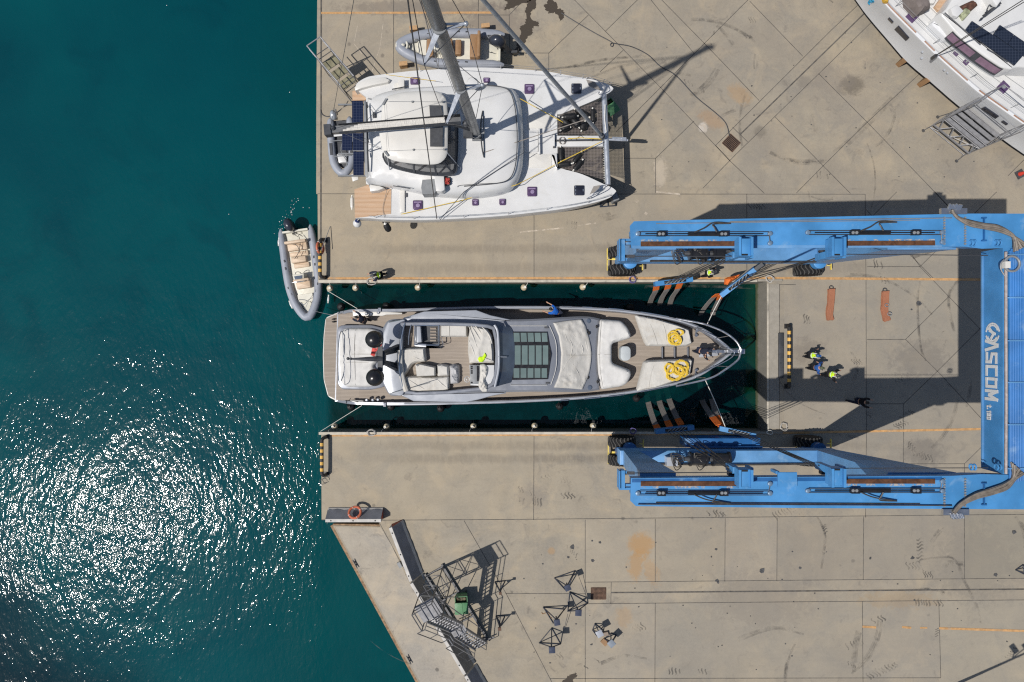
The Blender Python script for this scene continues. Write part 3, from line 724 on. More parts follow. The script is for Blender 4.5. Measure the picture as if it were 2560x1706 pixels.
pad('draped_cover', [(1199,912),(1210,910),(1220,918),(1219,935),(1212,950),(1218,962),(1219,980),(1206,981),(1198,972),(1195,962),(1200,935)], 3.02, .1, M_CLOTH, 3, .13, 3.5, 1.1, 14, .12, .06)
# companionway hatch with ladder
ch = MB(); ch.prism(P2([(1036,813),(1098,813),(1098,864),(1036,864)], 2.75), 2.34, 2.36); build('companionway_opening', ch, M_DARK, Y)
lad = MB()
for i in range(5): lad.box(W(1083, 822+i*7.5, 2.42+.0*i), (.36, .1, .03))
build('companionway_steps', lad, M_TEAK, Y)
cf = MB()
for a, b in (((1037,814),(1097,814)),((1097,814),(1097,863)),((1037,863),(1097,863)),((1037,814),(1037,863))): cf.tube([W(*a, 3.0), W(*b, 3.0)], .03, 6)
for p in ((1037,814),(1097,814),(1097,863),(1037,863),(1066,863)): cf.tube([W(*p, 2.36), W(*p, 3.0)], .022, 6)
cf.tube(smooth([W(*p) for p in ((1103,844,2.4),(1103,846,3.0),(1108,862,3.0),(1100,866,2.9),(1098,864,2.4))], 4, False), .02, 5); build('guard_rail', cf, M_STEEL, Y)
wb_ = MB(); wb_.prism(P2([(1038,816),(1051,816),(1054,856),(1038,858)], 2.9), 2.37, 2.9, .04); wb_.prism(P2([(1037,858),(1066,860),(1066,870),(1101,870),(1101,872),(1036,866)], 2.75), 2.34, 2.7, .03); build('wet_bar', wb_, M_LIGHTSILVER, Y)
fr_ = MB(); fr_.tube(smooth([W(*p) for p in ((1012,808,3.02),(1005,840,3.15),(1000,880,3.18),(998,910,3.18),(1003,950,3.15),(1010,975,3.02))], 6, False), .035, 6)
fr_.tube(smooth([W(*p) for p in ((1028,812,3.0),(1023,835,3.05),(1021,862,3.0))], 5, False), .025, 6); fr_.tube([W(976,984,2.35), W(1075,957,3.5)], .02, 5); fr_.tube([W(972,806,2.35), W(1000,801,2.9)], .03, 5)
build('flybridge_rail', fr_, M_STEEL, Y)
# radar mast with two domes
ms = MB()
ms.tube([W(992,872,2.2), W(958,884,4.0)], [.26, .14], 8); ms.tube([W(992,918,2.2), W(958,906,4.0)], [.26, .14], 8)
ms.prism(P2(rounded([(946,876),(962,878),(964,895),(960,914),(946,918)], 4), 4.1), 3.85, 4.15, .05)
ms.beam(W(950.5,866,4.25), W(950.5,928,4.25), .28, .12); build('radar_mast', ms, M_DARK, Y)
an = MB(); an.tube([W(955,897,4.2), W(925,898,4.5), W(895,898,4.5), W(868,897.5,4.45)], [.16, .13, .08, .03], 8); an.ball(W(870,897,4.47), .09); an.ball(W(878,897.5,4.47), .08); build('antenna_boom', an, M_DARK, Y)
for p in ((935,849), (937,944)):
    d = MB(); c = W(*p, 4.55); d.lathe(c-Vector((0,0,.55)), (0,0,1), [(0,.2),(.06,.34),(.2,.47)]+[(.55+.49*math.sin(a), .49*math.cos(a)) for a in (-.5,-.25,0,.25,.5,.75,1,1.2,1.4,1.56)], 28); build('satellite_dome', d, M_BLACKGLOSS, Y)
fl = MB(); fl.fill(P2([(931,868),(942,872),(944,858),(956,862),(940,880),(936,892),(926,888)], 3.2), lambda x, y, d: 3.2+.08*noise.noise(Vector((x*5, y*5, 0))), .08); build('flag', fl, plain('red_flag_cloth', (.55, .07, .06), .8, 0, .3, 6), Y)
# roof: skylight, stripe, covers
sk = MB(); z = 2.16; sk.fill(P2([(1279.5,830),(1368,830),(1379,885),(1369.5,948.5),(1280.5,950.5),(1289,889)], z), lambda x, y, d: z, .5, 2.0); sko = build('skylight', sk, M_BLACKGLOSS, Y)
M_LOUV = plain('green_grey_glass', (.13, .18, .175), .2, 0, .12, .7, 0, 25, .6)
lv = MB()
for (ya, yb) in ((832.5, 855), (864, 912), (921, 945)):
    for i in range(5):
        x0 = 1284+i*17.5+ (3 if ya == 864 else 0); x1 = x0+14.5
        if i == 4: x1 -= 1
        lv.prism(P2([(x0,ya),(x1,ya),(x1+ (1.5 if ya == 832.5 else 0),yb),(x0+(1 if ya == 832.5 else 0),yb)], z+.02), z+.002, z+.02)
build('louvre_glass', lv, M_LOUV, sko)
lines = MB()
for pts in ([(1276,815),(1320,815),(1367,815)], [(1276,963),(1330,963),(1368,963)], [(1374,815),(1388,850),(1392,885),(1389,925),(1377,963)]):
    lines.tube(smooth([W(a, b, 2.13) for a, b in pts], 5, False), .018, 5)
build('roof_trim', lines, M_GELWARM, Y)
vt = MB()
for p in ((1366,819),(1369,958)): vt.prism(P2([(p[0]-5,p[1]-2),(p[0]+5,p[1]-2),(p[0]+5,p[1]+2),(p[0]-5,p[1]+2)], 2.15), 2.08, 2.13)
build('roof_vent', vt, M_DARK, Y)
wc = MB(); wp = P2([(1382,808),(1420,802),(1455,798),(1466,815),(1473,840),(1479,865),(1481,882),(1480,905),(1476,930),(1472,945),(1457,975),(1420,971),(1384,968),(1394,945),(1400,924),(1402.5,882),(1399,858),(1396,840)], 1.7)
f0 = cush(0, .05, .1, .05, 1.5, 1.2, 21); f1 = cush(0, 0, .2, .09, 2.4, -.5, 27)
wc.fill(wp, lambda x, y, d: rz(x, y)+.09+f0(x, y, d)+(f1(x, y, d) if abs(y-(853-888)/S) > 1.3 else 0), .1, lambda x, y: rz(x, y)+.02) if False else wc.fill(wp, lambda x, y, d: rz(x, y)+.09+f0(x, y, d)+(f1(x, y, d) if abs(y-(853-888)/S) > 1.3 else 0), .1, .9, (.05, .12))
build('windscreen_cover', wc, M_CLOTH, Y, ang=60)
for p in ((1471,803),(1474,969)):
    hh = MB(); hh.lathe(W(*p, 1.2), (0,0,1), [(0,.15),(.06,.15),(.09,.11)], 16); build('deck_hatch', hh, M_BLUEGLASS, Y)
cl = MB()
for p in ((1468,828),(1473,833),(1470,944),(1492,817),(1494,955)): cl.ball(W(*p, 1.35), .07, (1,1.6,.6), 8)
build('cover_cleat', cl, M_BLACK, Y)
# foredeck furniture
pad('sunpad_cover', [(1499,797),(1555,801),(1571,817),(1580,836),(1579,846),(1532,859.5),(1532,908),(1579,926),(1581,940),(1570,961),(1556,968),(1504,976),(1494,931),(1492,882),(1495,836)], .75, .5, M_CUSH, 8, .05, 1.6, 1.0, 31, .2, .13)
pad('foredeck_cover', [(1589,787),(1640,795),(1697,811.5),(1725,823),(1733,860),(1717,867),(1620,866),(1613,857)], .72, .48, None, 4, .03, 1.2, .9, 33, .12, .14)
pad('foredeck_cover', [(1620,901),(1730,897),(1734,902),(1728,940),(1694,953.5),(1640,972),(1592,980),(1611,905)], .72, .48, None, 4, .03, 1.2, 1.9, 35, .12, .14)
pf = MB(); pf.prism(P2(rounded([(1552,873),(1556,866),(1571,866),(1577,873),(1577,896),(1571,902),(1558,903),(1552,896)], 5), 1.15), .3, 1.15, .05); build('foredeck_table', pf, plain('pale_grey_upholstery', (.42, .45, .46), .6, 0, .06, 3), Y)
hs = MB()
for x in (1655, 1686, 1719): hs.prism(P2([(x,868.5),(x+2,868.5),(x+2,896),(x,896)], .62), .2, .64)
build('deck_threshold', hs, M_SILVER, Y)
hs = MB(); hs.prism(P2([(1748,872),(1796,873),(1796,890),(1749,894)], .8), .3, .74, .02); build('anchor_locker', hs, M_LIGHTSILVER, Y)
bd = MB(); bd.fill(P2([(1732,823),(1751,829),(1778,848),(1795,867),(1795,889),(1780,911),(1755,932),(1730,941)], .7), lambda x, y, d: .66, .5); build('bow_deck', bd, M_TEAK, Y, ang=0)
for p in ((1740,833),(1739,930)):
    wl = MB(); wl.lathe(W(p[0], p[1]-5, .66), (0,0,1), [(0,.09),(.18,.07),(.22,.09)], 10); wl.lathe(W(p[0]-1, p[1]+6, .66), (0,0,1), [(0,.09),(.16,.07),(.2,.09)], 10); wl.beam(W(p[0], p[1]-4, .78), W(p[0]-1, p[1]+5, .78), .07, .07)
    build('mooring_cleat', wl, M_STEEL, Y)
chn = MB()
for k in range(22): chn.box(W(1762+k*4.0, 880, .78+k*.012), (.07, .045, .03), .0 if k % 2 else .5)
chn.box(W(1803,879,.98), (1.1, .16, .12)); chn.lathe(W(1792,879,.8), (0,0,1), [(0,.14),(.25,.12)], 12); chn.box(W(1838,879,1.3), (.9, .2, .12)); chn.box(W(1854,879,1.35), (.35, .3, .18)); build('anchor_chain', chn, M_STEEL, Y)
br = MB()
rp = smooth([W(*p) for p in ((1690,797,1.4),(1750,808,1.9),(1782,818,2.05),(1811,831,2.15),(1837,850,2.2),(1849,867,2.2),(1852,878,2.2),(1850,888,2.2),(1843,902,2.2),(1811,926,2.15),(1772,947,2.0),(1690,966,1.4))], 8, False)
br.tube(rp, .06, 8)
inr = smooth([W(*p) for p in ((1740,823,1.5),(1790,848,1.75),(1822,870,1.8),(1836,882,1.8),(1825,897,1.8),(1790,916,1.75),(1748,936,1.5))], 8, False); br.tube(inr, .025, 6)
for a, b in (((1700,803,1.55),(1700,801,1.1)),((1760,823,2.0),(1737,819,1.2)),((1823,840,2.15),(1782,848,1.25)),((1850,873,2.2),(1797,873,1.3)),((1850,888,2.2),(1797,888,1.3)),((1823,917,2.1),(1782,915,1.25)),((1763,945,1.9),(1735,945,1.1))): br.tube([W(*a), W(*b)], .022, 6)
build('bow_rail', br, M_STEEL, Y)
# hull side rails midship
hr = MB()
for side in (top, bot):
    for a, b in ((1395, 1440), (1450, 1500), (1520, 1580), (1590, 1680)):
        sp = [p for p in smooth([(a_, b_, 0) for a_, b_ in side], 4, False) if a <= p.x <= b]
        if len(sp) > 1: hr.tube([W(p.x, p.y, ZS(p.x)+.16) for p in sp], .03, 6)
build('side_rail', hr, M_STEEL, Y)
bt = MB()
for p in ((917,785),(929,785.5),(947,782),(918,1000),(933,1000),(946,999)): bt.lathe(W(*p, -.2), (0,0,1), [(0,.1),(.2,.1),(.24,.06)], 10)
for p in ((949,775,.1),(962,1012,.1)): bt.box(W(*p), (.16, .24, .16))
build('mooring_bollard', bt, M_STEEL, Y)
for p in [[(880,776),(905,776),(1005,782),(1005,786),(965,787),(955,790),(882,790)], [(873,1002),(905,1002),(918,1010),(1010,1009),(1014,1013),(900,1012)]]:
    qp = MB(); qp.prism(P2(p, .0), -.35, -.06, .03); build('quarter_bulwark', qp, M_GELWARM, Y)

# folds and seams of the covers
def folds(name, lines_, zf, r, mat):
    for pts in lines_:
        sp = smooth([(a, b, 0) for a, b in pts], 5, False); L_ = len(sp); q = MB()
        q.tube([W(p.x, p.y, zf(p.x, p.y)) for p in sp], [r*(.25+.75*math.sin(PI*(.06+.88*k/(L_-1)))) for k in range(L_)], 6); build(name, q, mat, Y, ang=60)
zc = lambda x, y: RZ(x)+.125
folds('cover_fold', [[(1392,811),(1418,825),(1440,843)],[(1440,843),(1452,826),(1456,808)],[(1422,846),(1431,868),(1424,900)],[(1448,850),(1457,872),(1455,886)],[(1400,952),(1430,938),(1452,944)],[(1404,932),(1420,902),(1440,882)],[(1404,965),(1436,958),(1464,944)],[(1411,830),(1419,858)],[(1462,845),(1470,880)],[(1428,905),(1444,930),(1458,965)],[(1445,812),(1462,835)],[(1410,815),(1440,812),(1458,820)],[(1440,955),(1452,966)]], zc, .035, M_CLOTH)
M_SEAM = plain('cover_seam', (.33, .315, .285), .85)
folds('cover_seam', [[(1403,888),(1440,888.5),(1480,888)]], lambda x, y: RZ(x)+.14, .014, M_SEAM)
folds('cover_seam', [[(1494,887),(1512,887),(1529,887)],[(1504,800),(1500,850),(1500,920),(1508,972)]], lambda x, y: 1.25, .013, M_SEAM)
folds('cover_seam', [[(1618,793),(1634,830),(1645,864)],[(1655,801),(1664,830),(1668,865)],[(1640,902),(1628,935),(1622,972)],[(1690,900),(1684,930),(1676,956)]], lambda x, y: 1.21, .012, M_SEAM)
folds('cover_fold', [[(1172,816),(1184,846),(1197,882)],[(1177,813),(1200,850),(1212,868)],[(1186,812),(1214,848)],[(1172,852),(1184,880),(1190,902)],[(1196,890),(1216,898),(1234,904)],[(1205,818),(1222,836),(1230,860)]], lambda x, y: 2.97, .05, M_CLOTH)
folds('cover_fold', [[(1003,884),(1030,880),(1058,884)],[(1030,890),(1046,898),(1060,902)],[(1018,948),(1040,962),(1062,974)],[(1092,948),(1106,962),(1120,972)],[(1040,918),(1060,922),(1085,924)],[(1094,918),(1108,926),(1118,938)]], lambda x, y: 2.83, .035, M_CLOTH)
folds('cover_seam', [[(888,824),(886,870),(888,966)],[(864,886),(900,886),(940,886)],[(864,906),(900,906),(936,906)],[(1123,812),(1124,843)]], lambda x, y: .105 if x < 1000 else 2.86, .012, M_SEAM)
# things lying on the yacht
def coil(name, label, cx, cy, z, loops, group):
    mb = MB(); r3 = random.Random(int(cx)); top_ = 0
    for (ox, oy, R, ex, tilt, n) in loops:
        path = []
        n = int(n*1.7)
        for k in range(n*14):
            a = k/14*2*PI; rr = R*(.74+.36*r3.random())/S
            u, v = math.cos(a)*rr*ex, math.sin(a)*rr
            path.append(W(cx+ox, cy+oy, z)+Vector((u*math.cos(tilt)-v*math.sin(tilt), u*math.sin(tilt)+v*math.cos(tilt), .03+.13*k/(n*14)+.02*r3.random()+.1*max(0, math.cos(a)))))
        mb.tube(smooth(path, 2, False), .027, 5)
    o = solo(name, mb, M_ROPEY, label, 'rope', W(cx, cy, z), group); return o
coil('rope_coil', 'smaller coil of yellow rope on the white foredeck cover beside the crew member', 1687, 846, 1.22, [(-4,2,13,1.0,.4,7),(3,6,12,.9,1.0,5),(8,-14,8,1.3,0,5),(-6,-6,11,1.1,.2,3)], 'yellow rope coils on the foredeck covers')
coil('rope_coil', 'larger tangled coil of yellow rope on the lower white foredeck cover', 1688, 924, 1.22, [(-16,-2,13,.8,.2,6),(-2,8,18,1.2,.5,7),(14,-6,17,1.0,.9,7),(6,2,11,1.2,0,5),(18,6,12,1,.4,4)], 'yellow rope coils on the foredeck covers')
vs = MB(); vs.fill(P2([(1193,896),(1198,891),(1206,892),(1210,886),(1212,882),(1217,890),(1213,897),(1210,902),(1206,906),(1197,905)], 3.05), cush(2.99, .07, .06, .06, 5, .7, 41), .05, 2.96)
solo('safety_vest', vs, M_HIVIS, 'bright yellow safety vest dropped on the white flybridge cover', 'vest', W(1205, 894, 3.0), ang=60)
pt_ = thing('pair_of_shoes', 'pair of black shoes left on the teak swim platform', 'shoes', W(834, 802, -1.28))
for p in ((834,798.5),(834.5,805)): sh = MB(); sh.ball(W(*p, -1.2), .13, (1.1, .42, .5), 10); build('shoe', sh, M_BLACK, pt_)
# ball fenders over the yacht's sides
fb = thing('ball_fender', 'round black fender hanging off the yacht beside its swim platform corner, slip wall side', 'fender', W(853, 767, -1.3), 'black ball fenders round the yacht')
m = MB(); m.ball(W(853, 767, -1.3), .27, (1, 1, 1.12), 18); m.lathe(W(853, 767, -1.05), (0,0,1), [(0,.1),(.1,.07),(.14,.09)], 10); build('ball', m, M_BLACK, fb)
m = MB(); m.tube([W(853, 767, -.95), W(852, 775, -.6), W(846, 785, -.3)], .02, 5); build('lanyard', m, M_BLACK, fb)
F = [((966,766.5), 1.0, 'black ball fender tucked under the yacht rail behind the bollard, slip wall side'), ((1357,762), .95, 'black fender beside the crewman in blue on the upper side of the yacht'), ((1576,769), .95, 'black fender by the white foredeck cover, upper side of the yacht'),
     ((878,1017), -1.0, 'black ball fender at the lower stern corner of the yacht beside the mooring line'), ((978,1017), -.95, 'black fender half hidden under the lower stern quarter of the yacht'), ((1102,1021), -.95, 'black fender under the flybridge sofa side, lower side of the yacht'),
     ((1399,1016), -.9, 'dark fender below the white windscreen cover, lower side of the yacht'), ((1591,996), -.9, 'dark fender near the lower slings, lower side of the yacht bow')]
for (p, s, l) in F: place(copy_tree(fb), W(*p, -1.3), 0 if s > 0 else PI, l, (abs(s),)*3)
# ------------------------------------------------------------- sailing catamaran on the hard
C = thing('sailing_catamaran', 'large white sailing catamaran with grey mast standing ashore beside the slip', 'catamaran', G(1200, 380, 0))
DZ = 3.0
M_ALU = plain('grey_mast_alloy', (.2, .205, .21), .38, .45, .06, 1.2)
M_ALUL = plain('light_alloy', (.42, .45, .5), .35, .5, .05, 2)
M_BAG = plain('charcoal_canvas', (.045, .05, .06), .8, 0, .2, 3, .3, 20)
M_SAIL = t_cloth('folded_sail', (.62, .6, .56), .6, 7)
M_PURPLE = plain('purple_tinted_acrylic', (.085, .05, .115), .15, 0, .2, 3, 0, 25, .6)
M_NAVYG = plain('smoked_acrylic', (.02, .022, .035), .12, 0, .2, 2, 0, 25, .6)
def t_net():
    t = NT('trampoline_net'); v = t.coord(); x, y, z = t.xyz(v)
    fx = t.math('LESS_THAN', t.math('FRACT', t.math('DIVIDE', x, .085)), .28); fy = t.math('LESS_THAN', t.math('FRACT', t.math('DIVIDE', y, .085)), .28)
    g = t.math('MAXIMUM', fx, fy); c = t.mix(g, (.05, .042, .04), (.17, .145, .135))
    tr = t.n('ShaderNodeBsdfTransparent'); b = t.bsdf(c, .8)
    m = t.n('ShaderNodeMixShader'); t.l(t.math('ADD', t.math('MULTIPLY', g, .45), .38), m.inputs[0]); t.l(tr.outputs[0], m.inputs[1]); t.l(b, m.inputs[2])
    return t.done(m.outputs[0])
M_NET = t_net()
def t_solar(name='solar_cells', col=(.009, .015, .042)):
    t = NT(name); v = t.coord(); x, y, z = t.xyz(v)
    fx = t.math('LESS_THAN', t.math('FRACT', t.math('DIVIDE', x, .16)), .08); fy = t.math('LESS_THAN', t.math('FRACT', t.math('DIVIDE', y, .16)), .08)
    c = t.mix(t.math('MULTIPLY', t.math('MAXIMUM', fx, fy), .35), col, (.12, .14, .2))
    return t.done(t.bsdf(c, .15, 0, None, .5))
M_SOLAR = t_solar()
def cat_hull(outer, inner, stern):
    "outer / inner deck edges in px, lofted down to a narrow keel"
    o = smooth([(a, b, 0) for a, b in outer], 4, False); i = smooth([(a, b, 0) for a, b in inner], 4, False)[::-1]
    ring = o+i; P = [W(p.x, p.y, DZ) for p in ring]
    cy = sum(p.y for p in P)/len(P); x1 = max(p.x for p in P)
    def r(k, z, pull):
        out = []
        for p in P:
            t = max(0, (p.x-(x1-4.5))/4.5)
            out.append((p.x-pull*t*t, cy+(p.y-cy)*k+ (0), z))
        return out
    m = MB(); m.loft([r(.18, .55, 1.3), r(.5, .75, .9), r(.7, 1.3, .6), r(.8, 1.85, .42), r(.97, 1.95, .4), r(1.0, 2.55, .15), r(1, DZ-.1, 0), r(.985, DZ, 0)], True, False)
    m.loft([r(.985, DZ, 0)], False, True)
    return m
ho = [(888,222),(893,208),(915,194),(942,188),(1025,177.5),(1086,173.5),(1160,168.5),(1252,170),(1323,174.5),(1374,179.6),(1425,189),(1466,195.5),(1507,206),(1526,214.5),(1533.5,221)]
hi = [(930,255),(1100,270),(1300,287),(1393,287),(1415,281),(1446,268.5),(1480,254),(1510,240),(1528,229),(1533,223)]
build('hull', cat_hull(ho, hi, 888), M_GEL, C, ang=40)
lo = [(888,546),(927,547),(964,550),(1060,551),(1160,547),(1252,541),(1323,533.5),(1411,522.5),(1486.5,507),(1525,494),(1540.5,478.5)]
li = [(892,474),(975,458),(1100,430),(1300,420),(1393,420),(1415,424),(1456,435.5),(1507,459),(1530,469),(1540,477)]
lh = build('hull', cat_hull(lo, li, 888), M_GEL, C, ang=40)
bdk = MB(); bdk.prism(P2([(915,240),(960,215),(1393,268),(1394,424),(960,478),(915,460)], DZ), 1.9, DZ+.012); build('bridge_deck', bdk, M_GEL, C, ang=0)
# keels ashore
kl = MB()
for y in (225, 492): kl.prism([v.to_2d() for v in (G(1120,y+30*(1 if y < 300 else -1)),G(1200,y+30*(1 if y < 300 else -1)),G(1200,y+38*(1 if y < 300 else -1)),G(1120,y+38*(1 if y < 300 else -1)))], .12, .9)
build('keel', kl, M_GEL, C)
# coachroof
cr = [(911,252),(925,236),(943,225),(985,214),(1046,208),(1160,203),(1240,204),(1275,210),(1292,222),(1302,245),(1307,286),(1309,342),(1309,383),(1305,418),(1293,448),(1270,471),(1221,483),(1160,487),(1080,482),(1025,471),(974,461),(925,454),(914,443)]
cz = 4.25; crp = ccw([p.to_2d() for p in [Vector((*q, 0)) for q in P2([tuple(v)[:2] for v in smooth([(a, b, 0) for a, b in cr], 3)], cz)]])
m = MB(); m.loft([[(q.x, q.y, DZ-.1) for q in inset(crp, .02)], [(q.x, q.y, 3.55) for q in crp], [(q.x, q.y, 3.85) for q in inset(crp, .1)], [(q.x, q.y, 4.07) for q in inset(crp, .25)]], True, False)
m.fill(inset(crp, .25), lambda x, y, d: 4.07+.2*min(1, d/.8)**.6, .35); coach = build('coachroof', m, M_GEL, C, ang=40)
sl = MB(); gp = [(1150,213),(1215,213),(1258,219),(1276,232),(1286,262),(1291,300),(1293,345),(1291,395),(1284,430),(1270,450),(1240,459),(1160,466)]
sl.tube([v+Vector((0,0,0)) for v in smooth([W(a, b, 4.27) for a, b in gp], 6, False)], .03, 6); build('roof_groove', sl, M_DARK, coach)
for p, q in (((926,304),(914,252)),((1205,295),(1212,395))): pass
# flybridge base, clear screen and hardtop
fb_ = MB(); fbp = [(958,395),(972,414),(1023,429),(1076,437),(1135,436),(1142,404),(1144,320),(1140,270),(1120,240),(1080,226),(1020,228),(970,245),(952,290),(950,350)]
fb_.prism(P2([tuple(v)[:2] for v in smooth([(a, b, 0) for a, b in fbp], 2)], 4.55), 4.1, 4.6, .12); build('flybridge_base', fb_, M_GEL, C)
fs = MB(); fs.prism(P2([(985,392),(1020,412),(1075,420),(1125,420),(1128,330),(1126,270),(1080,245),(1010,250)], 4.65), 4.55, 4.63); build('flybridge_seating', fs, M_GREY, C)
lowc = [(958,393),(973,415),(1023,430),(1076,438),(1135,436),(1142,404),(1144,350),(1144,312)]; upc = [(958,384),(975,396),(1020,407),(1076,410),(1105,402),(1117,385),(1119,350),(1119,312)]
def t_vinyl():
    t = NT('clear_vinyl'); tr = t.n('ShaderNodeBsdfTransparent'); tr.inputs[0].default_value = (.75, .76, .78, 1)
    b = t.bsdf((.1, .1, .105), .1); m = t.n('ShaderNodeMixShader'); m.inputs[0].default_value = .35; t.l(tr.outputs[0], m.inputs[1]); t.l(b, m.inputs[2]); return t.done(m.outputs[0])
M_VINYL = t_vinyl()
sc = MB(); A = [W(p.x, p.y, 4.65) for p in smooth([(a, b, 0) for a, b in lowc], 4, False)]; B = [W(p.x, p.y, 5.75) for p in smooth([(a, b, 0) for a, b in upc], 4, False)]
sc.loft([A, B], False, False, False); so = build('clear_screen', sc, M_VINYL, C)
sf = MB()
L0 = [a.lerp(b, .0) for a, b in zip(A, B)]; L1 = [a.lerp(b, .24) for a, b in zip(A, B)]
sf.loft([[v+Vector((0,0,.02)) for v in L0], [v+Vector((0,0,.02)) for v in L1]], False, False, False)
for k in (0, 4, 9, 13, 16, 19, 24): sf.beam(A[min(k, len(A)-1)]+Vector((0,0,.03)), B[min(k, len(B)-1)]+Vector((0,0,.03)), .1, .05)
sf.tube([v+Vector((0,0,.03)) for v in A], .05, 6); build('screen_frame', sf, M_BAG, so)
ht = [(951,300),(955,262),(965,241),(995,231),(1025,227),(1060,225.5),(1088,227),(1106,235),(1116,252),(1119,300),(1119,345),(1117,384),(1105,402),(1086,409.5),(1046,409),(1010,405),(980,399),(962,387),(952,362),(947,330)]
hz = 6.0; hp = ccw(P2([tuple(v)[:2] for v in smooth([(a, b, 0) for a, b in ht], 3)], hz))
m = MB(); m.loft([[(q.x, q.y, 5.78) for q in inset(hp, .06)], [(q.x, q.y, 5.85) for q in hp], [(q.x, q.y, 5.93) for q in inset(hp, .06)]], True, False)
m.fill(inset(hp, .06), lambda x, y, d: 5.93+.16*min(1, d/.9)**.7, .3); hard = build('hardtop', m, M_GELWARM, C, ang=40)
for pts in ([(1073,263),(1103,263),(1105,296),(1075,293)], [(1075,320),(1107,316),(1106,366),(1075,366)]):
    q = MB(); q.prism(P2(pts, 6.15), 6.05, 6.12); build('roof_hatch', q, M_DARK, hard)
q = MB()
for a, b in (((957,262),(966,247)),((961,378),(970,390))): q.beam(W(*a, 6.03), W(*b, 6.03), .1, .05)
for p in ((1031,255),(1106,255),(1034,375),(1110,374)): q.lathe(W(*p, 6.08), (0,0,1), [(0,.06),(.06,.05)], 10)
for a, b in (((968,254),(1106,255)),((964,378),(1034,375)),((1034,375),(1110,374)),((961,260),(968,380))): q.tube([W(*a, 6.14), W(*b, 6.14)], .007, 4)
build('hardtop_fitting', q, M_GREY, hard)
hp_ = MB()
for a, b in (((968,388,5.9),(974,424,4.3)),((962,256,5.9),(935,283,4.3)),((1112,256,5.9),(1140,262,4.6)),((1117,382,5.9),(1148,418,4.3)),((950,310,5.9),(920,330,4.2)),((950,355,5.9),(918,380,4.2))): hp_.tube([W(*a), W(*b)], .035, 6)
build('hardtop_strut', hp_, M_ALUL, C)
# mast, boom, spreaders, stays
def mast(z): f = (z-4.4)*2.13; return G(1202-f, 394.6, z)
m = MB(); rings = []
for z in (4.3, 8, 12, 16, 20, 24, 27):
    c = mast(z); a, b = (.26, .19) if z < 22 else (.22, .16)
    rings.append([(c.x+a*math.cos(2*PI*k/18), c.y+b*math.sin(2*PI*k/18), z) for k in range(18)])
m.loft(rings); ma = build('mast', m, M_ALU, C)
m = MB()
for z in (5.0, 11.7, 17.7): c = mast(z); m.lathe(c, (0,0,1), [(0,.28),(.1,.28)], 18)
m.box(mast(4.4), (.55, .45, .2)); m.box(mast(27.1), (.6, .3, .15)); m.tube([mast(27), mast(28)+Vector((.1,0,0))], .02, 5)
for dx in (-.3, .3): m.lathe(mast(5.2)+Vector((dx, 0, 0)), (dx, 0, 0), [(0,.09),(.16,.1),(.2,.07)], 10)
build('mast_fitting', m, M_GREY, ma)
tips = {}
for z, out, aft, fwd in ((11.7, 62, 26, 40), (17.7, 51, 23, 39)):
    c = mast(z)
    for nm, dx, dy in (('a', -aft, 1), ('c', -aft, -1)):
        e = Vector((c.x+dx/S, c.y-dy*out/S, z-.15)); tips[nm, z] = e
        m = MB(); d = (e-c).normalized(); sd_ = Vector((-d.y, d.x, 0))
        m.loft([[c+sd_*.13+Vector((0,0,.03)), c+sd_*.13-Vector((0,0,.03)), c-sd_*.13-Vector((0,0,.03)), c-sd_*.13+Vector((0,0,.03))], [e+sd_*.05+Vector((0,0,.02)), e+sd_*.05-Vector((0,0,.02)), e-sd_*.05-Vector((0,0,.02)), e-sd_*.05+Vector((0,0,.02))]])
        build('spreader', m, M_ALUL, ma)
    e = Vector((c.x+fwd/S, c.y+.15, z)); tips['b', z] = e
    m = MB(); m.tube([c+Vector((0,.12,0)), e], .05, 6); m.tube([c+Vector((0,-.12,0)), e], .05, 6); m.ball(e, .1); build('jumper_strut', m, M_ALUL, ma)
wi = MB()
def stay(*p, r=.014): wi.tube([Vector(q) for q in p], r, 5)
top_ = mast(25.0); low_ = mast(6.0)
for nm in 'abc': stay(low_, tips[nm, 11.7], tips[nm, 17.7], top_, r=.016)
stay(tips['a', 11.7], tips['b', 11.7], r=.018); stay(tips['a', 17.7], tips['b', 17.7], r=.02); stay(tips['c', 11.7], tips['b', 11.7], r=.018)
cp = W(1092, 547, DZ+.2); cq = W(1096, 172, DZ+.2)
stay(cp, top_, r=.028); stay(cq, top_, r=.024); stay(cq, mast(17.7)); stay(W(1100,550,DZ+.2), W(1160,480,4.3), W(1310,382,4.4), r=.02)
stay(W(825,325,7.2), mast(26.5), r=.012); stay(W(840,325,7.0), W(850,330,4.4), W(968,380,4.5), r=.012)
for d in (-.22, -.3, -.36): stay(mast(7)+Vector((d, .05, 0)), mast(26)+Vector((d, .03, 0)), r=.01)
build('standing_rigging', wi, M_WIRE, C)
fs_ = MB(); b0 = W(1507,343,3.4); fs_.tube([b0+(top_-b0)*t for t in (0, .012, .02, .06, .3, .6, .9, 1)], [.03, .03, .085, .1, .095, .085, .07, .03], 10); build('furled_jib', fs_, plain('furled_sail_cover', (.36, .37, .38), .7, 0, .15, 3, .3, 12), C)
fd = MB(); fd.lathe(b0, top_-b0, [(0,.06),(.1,.16),(.16,.16),(.2,.12),(.3,.12),(.34,.17),(.4,.06)], 14); build('furling_drum', fd, M_DARK, C)
bm_ = MB(); B0 = W(826,327,7.0); B1 = W(1152,302,6.7); bm_.beam(B0, B1, .34, .34); bo = build('boom', bm_, M_ALU, C)
d = (B1-B0).normalized(); n_ = Vector((-d.y, d.x, 0))
